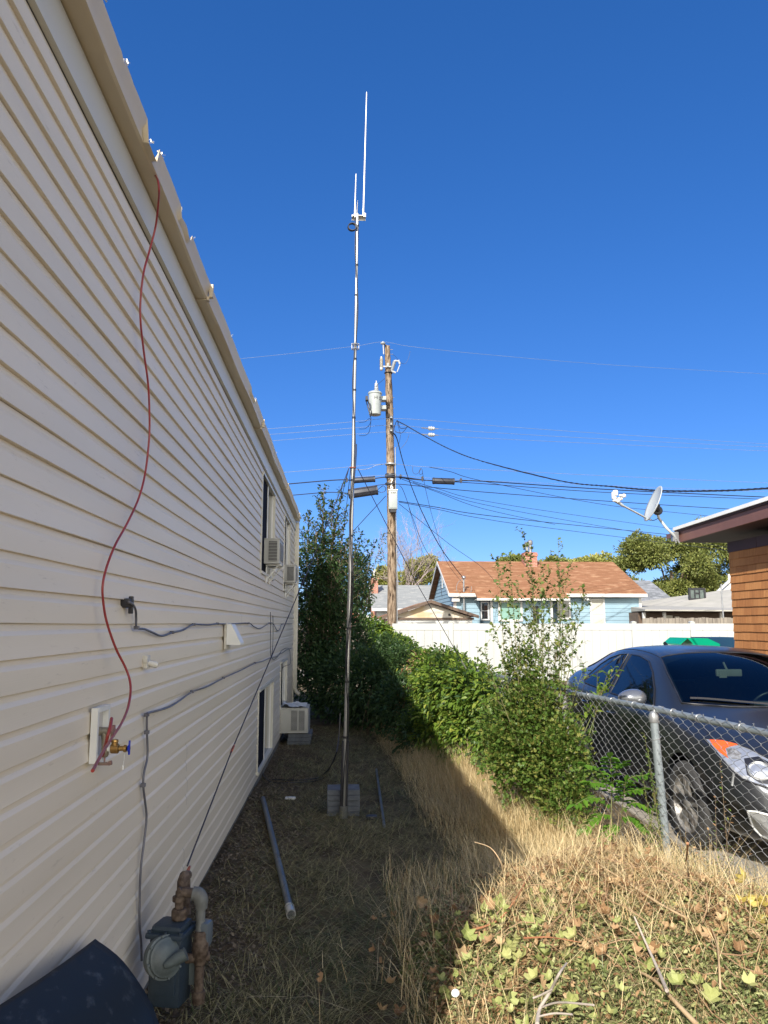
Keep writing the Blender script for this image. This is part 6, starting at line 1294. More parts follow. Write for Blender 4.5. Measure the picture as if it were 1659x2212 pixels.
def cloud(ells, n, seed, shell=.55):
    """points scattered in the outer shell of lumpy ellipsoids: positions and outward directions"""
    rg = sseed(seed); w = np.array([e[1][0]*e[1][1]*e[1][2] for e in ells])**(.75); w /= w.sum(); idx = rg.choice(len(ells), n, p=w)
    d = rg.normal(size=(n, 3)); d /= np.linalg.norm(d, axis=1, keepdims=True); r_ = shell+(1-shell)*rg.random(n)**.7
    c = np.array([e[0] for e in ells], float)[idx]; ra = np.array([e[1] for e in ells], float)[idx]
    lump = 1+.16*np.sin(d[:, 0]*5+idx)*np.cos(d[:, 1]*6)+.12*np.sin(d[:, 2]*9+idx*2)
    return c+d*ra*(r_*lump)[:, None], d
def stems(base, defs, seed, twig=.35, tl=.3, tsp=.09, lsp=.035, t0=.25, lsz=.04, sr=.012, taper=1.0, drop=0.):
    """defs: (tip point, bulge). returns stem mesh builder, leaf pos/dir/size"""
    rg = sseed(seed); mb = MB(); LP, LD, LS = [], [], []
    for (tip, bow) in defs:
        b = Vector(base)+Vector((rg.uniform(-.1,.1), rg.uniform(-.1,.1), 0)); tip = Vector(tip); mid = b.lerp(tip, .5)+Vector(bow)
        pts = smoothpts([b, mid, tip], 10); L_ = sum((q-p).length for p, q in zip(pts, pts[1:])); n = len(pts)
        mb.tube(pts, [sr*(1-.85*i/(n-1)) for i in range(n)], 5)
        k = t0*L_
        while k < L_:
            f = k/L_; i = min(int(f*(n-1)), n-2); p = pts[i].lerp(pts[i+1], f*(n-1)-i); t = (pts[i+1]-pts[i]).normalized()
            a = rg.uniform(0, 6.28); u = t.orthogonal().normalized(); v_ = t.cross(u); od = (u*math.cos(a)+v_*math.sin(a))
            ln = tl*(1-f*taper*.8)*rg.uniform(.4, 1.2)
            if rg.random() < twig+.4:
                e = p+(t*.75+od*.8+Vector((0,0,-drop))).normalized()*ln; m2 = p.lerp(e, .5)+Vector((0,0,.06*ln)); tw = smoothpts([p, m2, e], 4); mb.tube(tw, [sr*.35*(1-.7*j/(len(tw)-1)) for j in range(len(tw))], 4, caps=False)
                q = lsp
                while q < ln:
                    g = q/ln; j = min(int(g*(len(tw)-1)), len(tw)-2); pp_ = tw[j].lerp(tw[j+1], g*(len(tw)-1)-j); dd = (tw[j+1]-tw[j]).normalized(); a2 = rg.uniform(0, 6.28); uu = dd.orthogonal().normalized(); vv = dd.cross(uu)
                    LP.append(pp_); LD.append((dd*.6+(uu*math.cos(a2)+vv*math.sin(a2))*.9)); LS.append(lsz*rg.uniform(.6, 1.25)); q += lsp*rg.uniform(.6, 1.3)
            LP.append(p); LD.append(od+t*.5); LS.append(lsz*rg.uniform(.6, 1.2)); k += tsp*rg.uniform(.6, 1.4)
    return mb, np.array([tuple(p) for p in LP]), np.array([tuple(d) for d in LD]), np.array(LS)
def UP(n): return np.tile(np.array([0, 0, 1.]), (n, 1))

# ---- big columnar elm bush at the end of the building
be = empty("tall_bush", (-.4, 16.6, 0), "tall dark leafy bush rising past the end of the sided building", "bush")
tips = [P(x, y, Y=d) for x, y, d in ((700,1055,16.4),(690,1075,16.6),(718,1085,16.4),(738,1055,16.3),(748,1100,16.2),(668,1105,16.8),(655,1150,16.9),(725,1120,16.6),(705,1110,16.9),(680,1130,16.2),(645,1200,17),(760,1150,16.1),(768,1180,16),(632,1250,17),(690,1180,17),(740,1180,17))]
mb, lp, ld, ls = stems((-.45, 16.6, -.1), [(t, (random.uniform(-.25,.25), random.uniform(-.3,.3), 0)) for t in tips], 5, twig=.6, tl=.75, tsp=.048, lsp=.042, t0=.2, lsz=.080, sr=.018)
mb.build("stems", m_stem, be)
leafmesh("foliage", lp, ld, UP(len(lp)), ls, 'oval', [lf_elm], be, rg=sseed(1))
c, d = cloud([((-.5,16.6,2.5),(.85,.8,.9)),((-.35,16.5,1.5),(1.0,.9,1.0)),((-.9,16.9,1.2),(.9,.8,1.2)),((.25,16.0,1.2),(.75,.8,.85)),((-.5,16.6,3.2),(.6,.6,.6)),((-.3,15.9,.6),(1.1,.8,.8))], 15000, 6, .25)
leafmesh("foliage", c, d, UP(len(c)), sseed(2).uniform(.05,.10,len(c)), 'oval', [lf_elm], be, rg=sseed(2))
ba = empty("arching_shrub", (.35, 17.2, 0), "leafy shoots arching up right of the mast towards the pole", "shrub")
tips = [P(x, y, Y=d) for x, y, d in ((829,1153,17),(808,1170,17),(790,1165,17.2),(778,1150,17.3),(822,1210,16.8),(812,1235,16.8),(770,1200,17.5),(795,1195,17.4))]
mb, lp, ld, ls = stems((.35, 17.3, -.05), [(t, (-.15, random.uniform(-.1,.1), .25)) for t in tips], 15, twig=.55, tl=.35, tsp=.07, lsp=.045, t0=.35, lsz=.085, sr=.014, taper=.9)
mb.build("stems", m_stem, ba); leafmesh("foliage", lp, ld, UP(len(lp)), ls, 'oval', [lf_elm], ba, rg=sseed(3), jit=.2)
bt = empty("rounded_tree", (.15, 26, 0), "rounded green tree behind the mast, left of the red chimney", "tree")
c, d = cloud([(P(748,1255,Y=26),(.75,.7,1.1)),(P(775,1240,Y=26.2),(.42,.5,.75)),(P(780,1290,Y=25.8),(.38,.5,.6)),(P(715,1290,Y=26),(.8,.7,.9))], 9000, 8, .45)
leafmesh("crown", c, d, UP(len(c)), sseed(4).uniform(.07,.12,len(c)), 'quad', [lf_elm], bt, rg=sseed(4)); MB().tube([(.05, 26, -.2), (.1, 26, 1.5), (.15, 26, 3)], [.1,.08,.04], 8).build("trunk", m_stem, bt)

# ---- vines over the fence
def fx(y): return fat(y)[0]
vn = empty("vine_mass", (1.6, 12, 0), "thick green vine heap covering the fence left of the tall shrub", "vine")
DZV = .12
ve = [((fx(8.9)-.05,8.9,.98),(.30,.4,.38)),((fx(9.6)-.1,9.6,1.0),(.36,.45,.48)),((fx(10.3)-.15,10.3,1.0),(.42,.5,.50)),((fx(11)-.15,11,1.03),(.45,.5,.50)),((fx(11.8)-.15,11.8,1.10),(.42,.5,.44)),
      ((fx(10.6)-.25,10.6,.5),(.42,.7,.5)),((fx(9.4)-.2,9.4,.55),(.34,.5,.5)),((fx(11.6)-.25,11.6,.5),(.42,.6,.5)),((fx(8.8)-.1,8.5,.6),(.25,.4,.42))]
ve = [((a[0], a[1], a[2]-DZV), b) for a, b in ve]; c, d = cloud(ve, 17000, 21, .62); dd = d+np.array([0, 0, -.7])
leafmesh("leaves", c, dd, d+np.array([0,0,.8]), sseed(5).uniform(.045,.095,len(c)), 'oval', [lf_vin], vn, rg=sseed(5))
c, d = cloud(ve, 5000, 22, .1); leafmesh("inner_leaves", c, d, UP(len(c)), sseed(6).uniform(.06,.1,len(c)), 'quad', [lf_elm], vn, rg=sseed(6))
v2 = empty("far_vine_mass", (1.5, 16, 0), "vine heap further along the fence with a brown withered patch", "vine")
ve = [((fx(13)-.1,13,.98),(.42,.7,.36)),((fx(14.4)-.1,14.4,.98),(.42,.8,.36)),((fx(16)-.1,16,1.0),(.45,.9,.38)),((fx(17.8)-.1,17.8,1.08),(.45,1,.40)),((fx(19.6)-.1,19.6,1.1),(.45,1,.42)),((fx(14)-.3,14.2,.5),(.45,1.2,.5)),((fx(17)-.3,17,.5),(.5,1.6,.6))]
c, d = cloud(ve, 12000, 23, .6); mi = ((np.abs(c[:, 1]-13.2) < 1.0) & (c[:, 2] < 1.32) & (sseed(9).random(len(c)) < .65)).astype(int)
leafmesh("leaves", c, d+np.array([0,0,-.6]), d+np.array([0,0,.8]), sseed(7).uniform(.05,.10,len(c)), 'oval', [lf_vin, lf_dry], v2, mi=mi, rg=sseed(7))
v3 = empty("climbing_vine", (1.3, 22.2, 0), "bright vine climbing the wooden fence beside the utility pole", "vine")
ve = [(P(822,1362,Y=22.3),(.30,.3,.22)),(P(838,1385,Y=22.2),(.32,.35,.26)),(P(855,1402,Y=21.6),(.35,.4,.3)),(P(805,1345,Y=22.4),(.25,.3,.12)),((P(830,1400,Y=22).x,22,1.0),(.5,.4,.6))]
c, d = cloud(ve, 4500, 25, .5); leafmesh("leaves", c, d+np.array([0,0,-.7]), d+np.array([0,0,.8]), sseed(8).uniform(.09,.15,len(c)), 'oval', [lf_vin], v3, rg=sseed(8))
# dark bush in the shade of the building
db = empty("shaded_bush", (.8, 12.5, 0), "low dark bush mass in shadow behind the mast", "bush")
ve = [((.95,12.4,.50),(.5,.9,.55)),((.55,14.0,.7),(.7,.9,.85)),((.15,15.0,.6),(.8,.8,.9)),((1.05,11.0,.25),(.35,.6,.35)),((1.0,13.8,.9),(.5,.8,.55)),((.9,15.6,1.0),(.6,.8,.65))]
c, d = cloud(ve, 14000, 27, .35); leafmesh("leaves", c, d+np.array([0,0,-.3]), UP(len(c)), sseed(10).uniform(.05,.09,len(c)), 'oval', [lf_elm], db, rg=sseed(10))
mb, lp, ld, ls = stems((.35, 13.0, 0), [(P(x, y, Y=d), (0,0,.1)) for x, y, d in ((800,1490,12.5),(815,1470,12.6),(790,1530,12.2),(830,1500,12.4))], 28, twig=.2, tl=.2, tsp=.15, lsp=.2, lsz=.01, sr=.006)
mb.build("bare_twigs", m_stem, db)

# ---- tall lobed-leaf shrub before the fence
sb_ = P(1150, 1700, Y=6.55)
ts = empty("tall_shrub", (sb_.x, 6.55, g1(sb_.x, 6.55)), "tall green shrub with small lobed leaves, thin shoots above a dense base", "shrub")
tips = [P(x, y, Y=d) for x, y, d in ((1131,1152,6.5),(1146,1195,6.6),(1206,1158,6.5),(1077,1205,6.7),(1100,1200,6.6),(1230,1215,6.6),(1168,1215,6.5),(1215,1255,6.5),(1262,1275,6.4),(1185,1235,6.7),(1120,1260,6.4),(1095,1290,6.6),(1250,1310,6.6),(1190,1290,6.5),(1155,1250,6.5),(1045,1400,6.5),(1055,1440,6.4),(1262,1440,6.5),(1070,1350,6.6),(1225,1340,6.4),(1175,1330,6.4),(1145,1350,6.7),(1200,1380,6.6))]
mb, lp, ld, ls = stems((sb_.x, 6.55, .1), [(t, (random.uniform(-.06,.06), random.uniform(-.1,.1), 0)) for t in tips], 31, twig=.55, tl=.27, tsp=.043, lsp=.028, t0=.26, lsz=.037, sr=.0065, taper=.8)
mb.build("stems", m_gstem, ts); leafmesh("leaves", lp, ld, UP(len(lp)), ls, 'lobe', [lf_cur], ts, rg=sseed(11))
ve = [((sb_.x,6.55,.85),(.36,.34,.36)),((sb_.x+.16,6.35,.62),(.32,.32,.34)),((sb_.x-.14,6.6,.72),(.30,.32,.36)),((sb_.x+.22,6.35,.85),(.20,.22,.24)),((sb_.x-.22,6.7,.95),(.22,.25,.24)),((sb_.x+.02,6.55,1.15),(.26,.26,.26)),((sb_.x+.16,6.15,.42),(.24,.22,.2)),((sb_.x-.02,6.7,1.42),(.16,.18,.2))]
c, d = cloud(ve, 15000, 33, .35); leafmesh("leaves", c, d+np.array([0,0,.3]), UP(len(c)), sseed(12).uniform(.024,.044,len(c)), 'lobe', [lf_cur], ts, rg=sseed(12), jit=.5)
# shoot before the car window
sh = empty("leafy_shoot", P(1290, 1530, Y=6.4), "loose leafy shoot in front of the car's rear window", "shrub")
mb, lp, ld, ls = stems(P(1262, 1600, Y=6.3), [(P(x, y, Y=6.3), (.02,0,.05)) for x, y in ((1328,1440),(1312,1455),(1290,1452),(1300,1490),(1336,1446))], 35, twig=.5, tl=.09, tsp=.035, lsp=.03, t0=.3, lsz=.055, sr=.004)
mb.build("stems", m_gstem, sh); leafmesh("leaves", lp, ld, UP(len(lp)), ls, 'oval', [lf_vin], sh, rg=sseed(13))
# ---- pinnate sapling
def frond(mb, LP, LD, LS, a, b, droop, npair, sz):
    a, b = Vector(a), Vector(b); pts = smoothpts([a, a.lerp(b, .5)+Vector((0,0,droop)), b], 8); mb.tube(pts, .0028, 4)
    n = len(pts)
    for k in range(npair):
        f = .15+.85*k/(npair-1); i = min(int(f*(n-1)), n-2); p = pts[i].lerp(pts[i+1], f*(n-1)-i); t = (pts[i+1]-pts[i]).normalized(); s_ = t.cross(Vector((0,0,1))).normalized()
        for sg in (-1, 1): LP.append(p); LD.append(s_*sg*.9+t*.45+Vector((0,0,-.25))); LS.append(sz*(1-.35*abs(f-.45)))
    LP.append(pts[-1]); LD.append(t); LS.append(sz)
al = empty("pinnate_sapling", P(1330, 1810, Y=5.5), "bright green sapling with long feathery leaves at the fence foot", "sapling")
mb = MB(); LP, LD, LS = [], [], []; D5 = 5.45
bs_ = P(1325,1825,Y=D5); mb.tube([bs_, P(1320,1760,Y=D5), P(1322,1700,Y=D5)], [.006,.005,.003], 6); mb.tube([bs_, P(1340,1790,Y=D5), P(1345,1740,Y=D5-.1)], [.005,.004,.003], 6)
for a, b, dz in (((1320,1705),(1266,1652),.05),((1320,1715),(1275,1690),.03),((1322,1702),(1345,1650),.05),((1322,1700),(1318,1638),.04),((1330,1720),(1392,1675),.05),((1325,1735),(1380,1705),.03),((1318,1745),(1243,1738),.06),((1318,1760),(1262,1790),.04),((1340,1755),(1398,1745),.05),((1342,1765),(1390,1790),.03),((1330,1780),(1300,1812),.02),((1345,1740),(1352,1690),.02)):
    frond(mb, LP, LD, LS, P(*a, Y=D5), P(*b, Y=D5-.08), dz, 7, .075)
mb.build("stems", m_gstem, al); lp = np.array([tuple(p) for p in LP]); leafmesh("foliage", lp, np.array([tuple(d) for d in LD]), UP(len(lp)), np.array(LS)*1.1, 'oval', [lf_ail], al, rg=sseed(14), jit=.08)
# climbing weed on the fence near the post and weeds at the foot
wd = empty("fence_weed", P(1400, 1800, Y=5.35), "thin green weed climbing the mesh just left of the fence post", "weed")
mb, lp, ld, ls = stems(P(1410, 1850, Y=5.3), [(P(x, y, Y=5.28), (0,0,0)) for x, y in ((1392,1585),(1400,1620),(1386,1660),(1420,1700))], 41, twig=.6, tl=.05, tsp=.014, lsp=.012, t0=.05, lsz=.018, sr=.003)
mb.build("stems", m_gstem, wd); leafmesh("leaves", lp, ld, UP(len(lp)), ls, 'oval', [lf_cur], wd, rg=sseed(15))
wd = empty("dry_weed", P(1560, 1860, Y=4.6), "sparse weed with green and rusty leaves on the mesh before the front wheel", "weed")
mb, lp, ld, ls = stems(P(1560, 1960, Y=4.55), [(P(x, y, Y=4.5), (0,0,0)) for x, y in ((1555,1640),(1545,1720),(1580,1760),(1600,1800),(1530,1790),(1625,1830),(1505,1830))], 42, twig=.4, tl=.08, tsp=.03, lsp=.03, t0=.05, lsz=.022, sr=.003)
mb.build("stems", m_stem, wd); leafmesh("leaves", lp, ld, UP(len(lp)), ls, 'oval', [lf_cur, lf_dry], wd, mi=(sseed(5).random(len(lp)) < .4).astype(int), rg=sseed(16))

# ---- grasses (stuff)
def onG(x, y): return np.stack([x, y, gh(x, y)], 1)
rg = sseed(50)
# tall dry grass strip between the lawn and the fence
n = 46000; t = rg.random(n)**1.25; y = 3.9+t*10.5; xr = np.interp(y, [3.9, 5.3, 7, 9, 11, 14.5], [2.35, 2.12, 1.9, 1.72, 1.55, 1.4]); xl = np.interp(y, [3.9, 4.8, 6, 8, 10, 12, 14.5], [1.25, .95, .82, .72, .68, .6, .5])
u = rg.random(n)**.75; x = xl+(xr-xl)*u+rg.normal(0, .03, n)
hh_ = (.16+.26*np.clip(u*1.5, 0, 1))*rg.uniform(.5, 1.3, n)*(.85+.3*nz(x, y, 2.3, 5)); hh_ = np.maximum(hh_*np.where((x > 1.55) & (y < 5.9), .5, 1)*np.where(y < 4.9, .6, 1), .05)
ln = np.clip(rg.beta(1.6, 2.6, n)*.95+.18*(1-u), 0, .97)
hd = rg.uniform(0, 6.283, n); hd = np.where(rg.random(n) < .45, rg.normal(math.pi*.95, .6, n), hd)
o = blades("tall_dry_grass", onG(x, y), hd, hh_, rg.uniform(.0018, .0042, n), ln, [gr_dry, gr_green], mi=(rg.random(n) < .035).astype(int)); tag(o, "tall straw coloured dry grass along the fence", "dry grass", kind='stuff')
# lying thatch on the lawn
n = 90000; t = rg.random(n)**1.7; y = 2.9+t*11.5; x = rg.uniform(-.9, 1.75, n); keep = (rg.random(n) < np.clip((x+1.0)/.75, .12, 1)) & (rg.random(n) < np.clip(.8+.7*nz(x, y, 2.2, 13)+.3*nz(x, y, 6.5, 3), .15, 1)); x, y = x[keep], y[keep]; n = len(x)
sw = nz(x, y, .9, 9)*1.4+math.pi*.15; hd = sw+rg.normal(0, .75, n)+np.where(rg.random(n) < .5, math.pi, 0)
ps = onG(x, y); ps[:, 2] += rg.uniform(.0, .035, n)*(.6+.5*nz(x, y, 3, 2))
o = blades("mown_grass", ps, hd, rg.uniform(.06, .20, n), rg.uniform(.0016, .0034, n), rg.uniform(.82, .995, n), [gr_thatch, gr_green], mi=(rg.random(n) < np.clip(.10+.22*nz(x, y, 1.3, 7), .02, .4)).astype(int), droop=.1); tag(o, "flattened mown dry grass covering the shaded lawn", "dry grass", kind='stuff')
# leaf litter along the wall
n = 26000; t = rg.random(n)**1.5; y = 2.6+t*12; x = -.95+np.abs(rg.normal(0, .42, n)); ps = onG(x, y); ps[:, 2] += rg.uniform(.002, .014, n)
a = rg.uniform(0, 6.283, n); d = np.stack([np.cos(a), np.sin(a), rg.normal(0, .25, n)], 1)
o = leafmesh("leaf_litter", ps, d, UP(n), rg.uniform(.012, .035, n), 'quad', [lf_lit], rg=sseed(17)); tag(o, "brown leaf litter and chips along the foot of the sided wall", "leaf litter", kind='stuff')
# low green weeds / sunlit ground cover at the right bottom
n = 16000; x = rg.uniform(.3, 2.6, n); y = 2.9+rg.random(n)*2.8; ok = (((x-1.35)/1.0)**2+((y-3.9)/1.0)**2 > 1) | (rg.random(n) < .12); x, y = x[ok], y[ok]; n = len(x); o = blades("fence_foot_grass", onG(x, y), rg.uniform(0, 6.28, n), rg.uniform(.05, .26, n), rg.uniform(.0018, .004, n), rg.beta(2, 2, n)*.95, [gr_dry, gr_green], mi=(rg.random(n) < .2).astype(int)); tag(o, "mixed dry and green grass around the clippings heap", "grass", kind='stuff')
n = 9000; x = rg.uniform(1.5, 2.55, n); y = 3.2+rg.random(n)*2.6; ps = onG(x, y); ps[:, 2] += rg.uniform(.0, .12, n)*rg.random(n); a = rg.uniform(0, 6.283, n)
o = leafmesh("low_weeds", ps, np.stack([np.cos(a), np.sin(a), rg.normal(.2, .4, n)], 1), UP(n), rg.uniform(.012, .034, n), 'oval', [lf_pile, lf_ylw, lf_dry], mi=rg.choice([0, 1, 2], n, p=[.72, .08, .2]), rg=sseed(18)); tag(o, "small weeds and fallen leaves at the fence foot", "weeds", kind='stuff')

m_vstem = pm('vine_stem_brown', (.24,.13,.07), (.38,.26,.15), 9, .7)
# ---- clippings heap (stuff)
def heapz(x, y): return gh(x, y)
n = 70000; a = rg.uniform(0, 6.283, n); r_ = np.sqrt(rg.random(n)); x = 1.45+1.15*r_*np.cos(a); y = 3.95+1.15*r_*np.sin(a); ok = x > .36+.06*np.sin(y*9); x, y = x[ok], y[ok]; n = len(x)
ps = onG(x, y); ps[:, 2] += rg.uniform(-.01, .085, n)*rg.random(n)+.01
a = rg.uniform(0, 6.283, n); br = ((nz(x, y, 2.1, 3) > .18) & (rg.random(n) < .7)) | (rg.random(n) < .16) | ((((x-1.45)/.55)**2+((y-4.45)/.3)**2 < 1) & (rg.random(n) < .7))
o = leafmesh("clippings_heap", ps, np.stack([np.cos(a), np.sin(a), rg.normal(-.1, .5, n)], 1), UP(n), np.where(br, rg.uniform(.014, .036, n), rg.uniform(.012, .032, n)), 'oval', [lf_pile, lf_dry], mi=br.astype(int), rg=sseed(19), jit=.6); tag(o, "heap of wilted vine clippings, green and brown, in the sun", "clippings", kind='stuff')
n = 130; cxy = sseed(77); x = np.concatenate([cxy.normal(.85, .22, 65), cxy.normal(.75, .18, 45), cxy.uniform(.6, 1.6, 20)]); y = np.concatenate([cxy.normal(3.5, .22, 65), cxy.normal(3.9, .15, 45), cxy.uniform(3.1, 3.6, 20)]); ok = x > .42; x, y = x[ok], y[ok]; n = len(x)
ps = onG(x, y); ps[:, 2] += cxy.uniform(.05, .12, n); a = cxy.uniform(0, 6.283, n)
o = leafmesh("pale_leaves", ps, np.stack([np.cos(a), np.sin(a), cxy.normal(0, .3, n)], 1), UP(n), cxy.uniform(.03, .075, n), 'big', [lf_pal], rg=sseed(20), jit=.45); tag(o, "large pale wilted leaves on the near left of the heap", "leaves", kind='stuff')
n = 46; x = cxy.normal(2.0, .12, n); y = cxy.normal(3.75, .15, n); ps = onG(x, y); ps[:, 2] += cxy.uniform(.05, .12, n); a = cxy.uniform(0, 6.283, n)
o = leafmesh("yellow_leaves", ps, np.stack([np.cos(a), np.sin(a), cxy.normal(0, .3, n)], 1), UP(n), cxy.uniform(.04, .09, n), 'big', [lf_ylw], rg=sseed(22), jit=.4); tag(o, "yellow leaves near the bottom right corner", "leaves", kind='stuff')
n = 420; x = cxy.normal(1.35, .45, n); y = cxy.normal(4.05, .45, n); ps = onG(x, y); ps[:, 2] += cxy.uniform(.05, .13, n); a = cxy.uniform(0, 6.283, n)
o = leafmesh('brown_leaves', ps, np.stack([np.cos(a), np.sin(a), cxy.normal(0, .4, n)], 1), UP(n), cxy.uniform(.03, .06, n), 'big', [lf_dry], rg=sseed(29), jit=.5); tag(o, 'curled brown leaves over the middle of the heap', 'leaves', kind='stuff')
n = 3200; x = cxy.normal(1.35, .5, n); y = cxy.normal(4.1, .45, n); ps = onG(x, y); ps[:, 2] += cxy.uniform(.03, .12, n)
o = blades("dry_stalks", ps, cxy.uniform(0, 6.28, n), cxy.uniform(.1, .4, n), cxy.uniform(.0015, .003, n), cxy.uniform(.6, 1, n), [gr_dry], droop=.15); tag(o, "thin dry stalks tangled over the heap", "stalks", kind='stuff')
mb = MB(); rv = sseed(91)
for k in range(150):
    cx0, cy0 = rv.normal(1.35, .45), rv.normal(4.0, .45); a = rv.uniform(0, 6.28); L_ = rv.uniform(.15, .6); cv_ = rv.normal(0, 1.6); q = []; zb_ = rv.uniform(.03, .10); arch = rv.uniform(-.02, .09)
    for i in range(7):
        f = i/6; q.append(Vector((cx0, cy0, g1(cx0, cy0)+zb_+arch*math.sin(f*3.1)))); cx0 += math.cos(a)*L_/6; cy0 += math.sin(a)*L_/6; a += cv_/6+rv.normal(0, .12)
    mb.tube(q, [.0032*(1-.6*i/6) for i in range(7)], 4, caps=False)
tag(mb.build("vine_stems", m_vstem), "thin tangled brown vine stems running through the heap", "vine stems", kind='stuff')
# countable sticks
m_stk = pm("dry_stick", (.36,.25,.14), (.44,.32,.19), 9, .75); m_stg = pm("grey_stick", (.34,.29,.25), (.42,.37,.32), 9, .8); m_vs = pm("red_brown_stick", (.28,.11,.05), (.36,.17,.08), 9, .7)
def stick(px, r_, m, label, lift=.12, arcs=()):
    out = []
    for (x, y, *l) in px:
        p = P(x, y, Z=.3)
        for _ in range(5): p = P(x, y, Z=g1(p.x, p.y)+(l[0] if l else lift))
        out.append(p)
    q = smoothpts(out, 5); n = len(q); t = tag(MB().tube(q, [r_*(1-.55*i/(n-1)) for i in range(n)], 7).build("stick", m, None, 60), label, "stick", "sticks lying on the clippings heap")
    for a in arcs:
        oo = []
        for (x, y, *l) in a:
            p = P(x, y, Z=.3)
            for _ in range(5): p = P(x, y, Z=g1(p.x, p.y)+(l[0] if l else lift))
            oo.append(p)
        MB().tube(smoothpts(oo, 4), r_*.45, 6).build("side_twig", m, t, 60)
def K4(x, y): return ((1600+x/1.165)/1.8228, (2900+y/1.165)/1.8228)
stick([K4(600,1319), K4(612,1250), K4(660,1170), K4(700,1090), K4(735,1040)], .0085, m_stg, "thick pale grey forked branch at the bottom edge of the heap", .14, arcs=[[K4(668,1160), K4(620,1185), K4(582,1200)], [K4(615,1245), K4(700,1220), K4(860,1232)], [K4(606,1285), K4(680,1270), K4(760,1275)]])
stick([K4(1195,1165), K4(1150,1060), K4(1100,950), K4(1045,825)], .008, m_stg, "straight grey brown stick upright in the middle right of the heap", .13)
stick([K4(1290,835), K4(1150,760), K4(1000,660), K4(880,585), K4(775,500)], .006, m_stk, "long straw coloured stalk slanting across the heap top", .16)
stick([K4(1330,1319), K4(1240,1225), K4(1140,1120), K4(1070,1080)], .010, m_stk, "brown stick running off the bottom edge near the right", .10)
stick([K4(300,888), K4(400,855), K4(470,790), K4(560,650), K4(600,600)], .006, m_vs, "reddish twig curving along the shadow edge of the heap", .12)
stick([K4(540,925), K4(640,920), K4(720,930), K4(800,945)], .004, m_vs, "thin orange twig in the middle of the heap", .14)
stick([K4(1440,1160), K4(1435,1050), K4(1425,950), K4(1400,880)], .005, m_stk, "thin pale stalk standing near the right edge of the heap", .14)
stick([K4(445,625,)+(.3,), K4(430,570)+(.45,), K4(385,510)+(.55,), K4(312,484)+(.6,)], .004, m_stk, "pale bent stalk arching over the shadow left of the heap")
stick([K4(1290,490)+(.35,), K4(1285,560)+(.2,), K4(1265,670)+(.05,)], .006, m_vs, "upright reddish stalk just right of the fence post")

# ---- far trees
def tree(name, base, crowns, n, sz, mat, label, seed, th=.25, kind='quad', shell=.3, group="trees beyond the houses"):
    t = empty(name, base, label, "tree", group); rg = sseed(seed); base = Vector(base)
    cs = []
    for c, r_ in crowns:
        c = Vector(c)
        for k in range(16):
            d = rg.normal(size=3); d /= np.linalg.norm(d); cs.append((c+Vector((d[0]*r_[0]*.72, d[1]*r_[1]*.72, d[2]*r_[2]*.74)), (r_[0]*.36, r_[1]*.36, r_[2]*.34)))
    c, d = cloud([(tuple(a), b) for a, b in cs], n, seed, shell); leafmesh("crown", c, d, UP(n), rg.uniform(sz*.6, sz*1.3, n), kind, [mat], t, rg=sseed(seed+1), jit=.5)
    mb = MB(); top = Vector(crowns[0][0]); mb.tube([base, base.lerp(top, .4), top], [th, th*.8, th*.3], 8)
    for k in range(9): e = cs[int(rg.integers(len(cs)))][0]; s_ = base.lerp(top, rg.uniform(.3, .7)); mb.tube([s_, s_.lerp(e, .5)+Vector((0,0,.2)), e], [th*.35, th*.2, th*.08], 6)
    mb.build("trunk", m_stem, t); return t
def PC(x, y, d, rx, ry, rz): s_ = d/1676; return (P(x, y, Y=d), (rx*s_, ry*s_, rz*s_))
tree("large_tree", (P(1450,1347,Y=66).x, 66, 0), [PC(1450,1235,66,115,90,85), PC(1390,1190,66,55,60,42), PC(1530,1200,66,70,60,80), PC(1345,1240,66,45,40,40), PC(1420,1300,66,60,60,50), PC(1560,1290,66,60,60,60), PC(1480,1285,66,80,60,50), PC(1360,1290,66,50,50,40)], 62000, .24, lf_far, "big olive green tree behind the satellite dish", 60, .4, 'oval')
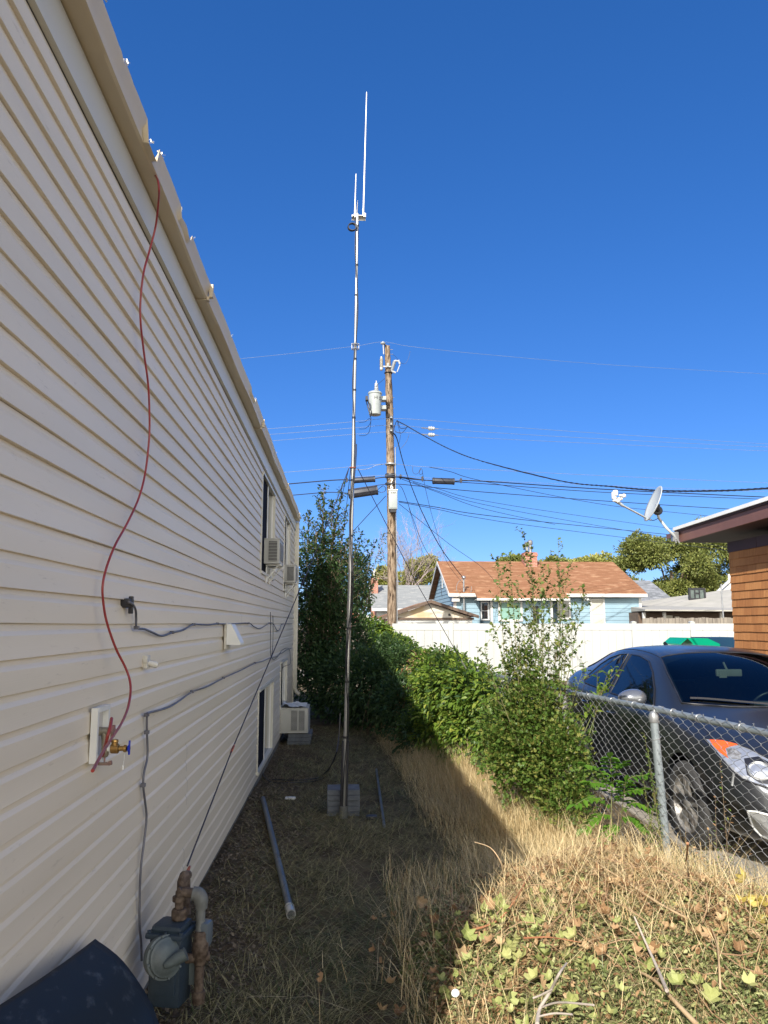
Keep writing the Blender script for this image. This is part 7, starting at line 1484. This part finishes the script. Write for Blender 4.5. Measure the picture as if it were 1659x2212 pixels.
tree("hedge_tree", (P(1270,1347,Y=70).x, 70, 0), [PC(1265,1235,70,60,40,30), PC(1310,1225,70,40,40,30), PC(1225,1230,70,30,30,20)], 9000, .3, lf_yel, "yellow green tree tops over the blue house roof at the right", 62, .3)
tree("olive_tree", (P(1200,1347,Y=64).x, 64, 0), [PC(1195,1226,64,34,30,22), PC(1205,1240,64,30,30,20)], 4500, .26, lf_far, "olive tree top right of the blue house chimney", 63, .2)
tree("olive_tree", (P(1085,1347,Y=64).x, 64, 0), [PC(1088,1219,64,20,20,14), PC(1110,1217,64,24,20,18)], 3500, .24, lf_far, "small olive tree tops left of the blue house chimney", 64, .2)
tree("yellow_green_tree", (P(905,1347,Y=62).x, 62, 0), [PC(905,1240,62,36,30,36), PC(930,1225,62,26,26,24), PC(880,1255,62,30,30,26)], 11000, .22, lf_yel, "yellow green tree between the utility pole and the blue gable", 65, .2)
tree("yellow_green_tree", (P(828,1347,Y=63).x, 63, 0), [PC(828,1248,63,24,24,26), PC(812,1258,63,14,20,18)], 5000, .22, lf_yel, "yellow green tree just left of the utility pole", 66, .2)
# bare tree
bb_ = empty("bare_tree", (P(878,1347,Y=58).x, 58, 0), "thin bare tree with reddish twigs beside the utility pole", "tree", "trees beyond the houses")
m_tw = pm("bare_twigs", (.28,.23,.22), (.34,.27,.25), 5, .8); mb = MB(); rg = sseed(70)
def branch(a, d, L_, r_, lv):
    a = Vector(a); d = Vector(d).normalized(); e = a+d*L_; m2 = a.lerp(e, .5)+Vector(tuple(rg.normal(0, L_*.05, 3))); mb.tube([a, m2, e], [r_, r_*.8, r_*.6], 5 if lv < 2 else 3, caps=False)
    if lv >= 6: return
    for k in range(3 if lv < 5 else 2):
        dd = d+Vector(tuple(rg.normal(0, .42, 3)))+Vector((0, 0, .12)); branch(a.lerp(e, .55+.45*k/2), dd, L_*rg.uniform(.62, .82), r_*.6, lv+1)
for (x0, tx) in ((880, 886), (878, 850), (876, 905)):
    a = P(x0, 1300, Y=58); a.z = 0 if tx == 886 else 2.2; t_ = P(tx, 1225, Y=58); branch(a, t_-a, (t_-a).length*.62, .075, 0)
mb.build("branches", m_tw, bb_)
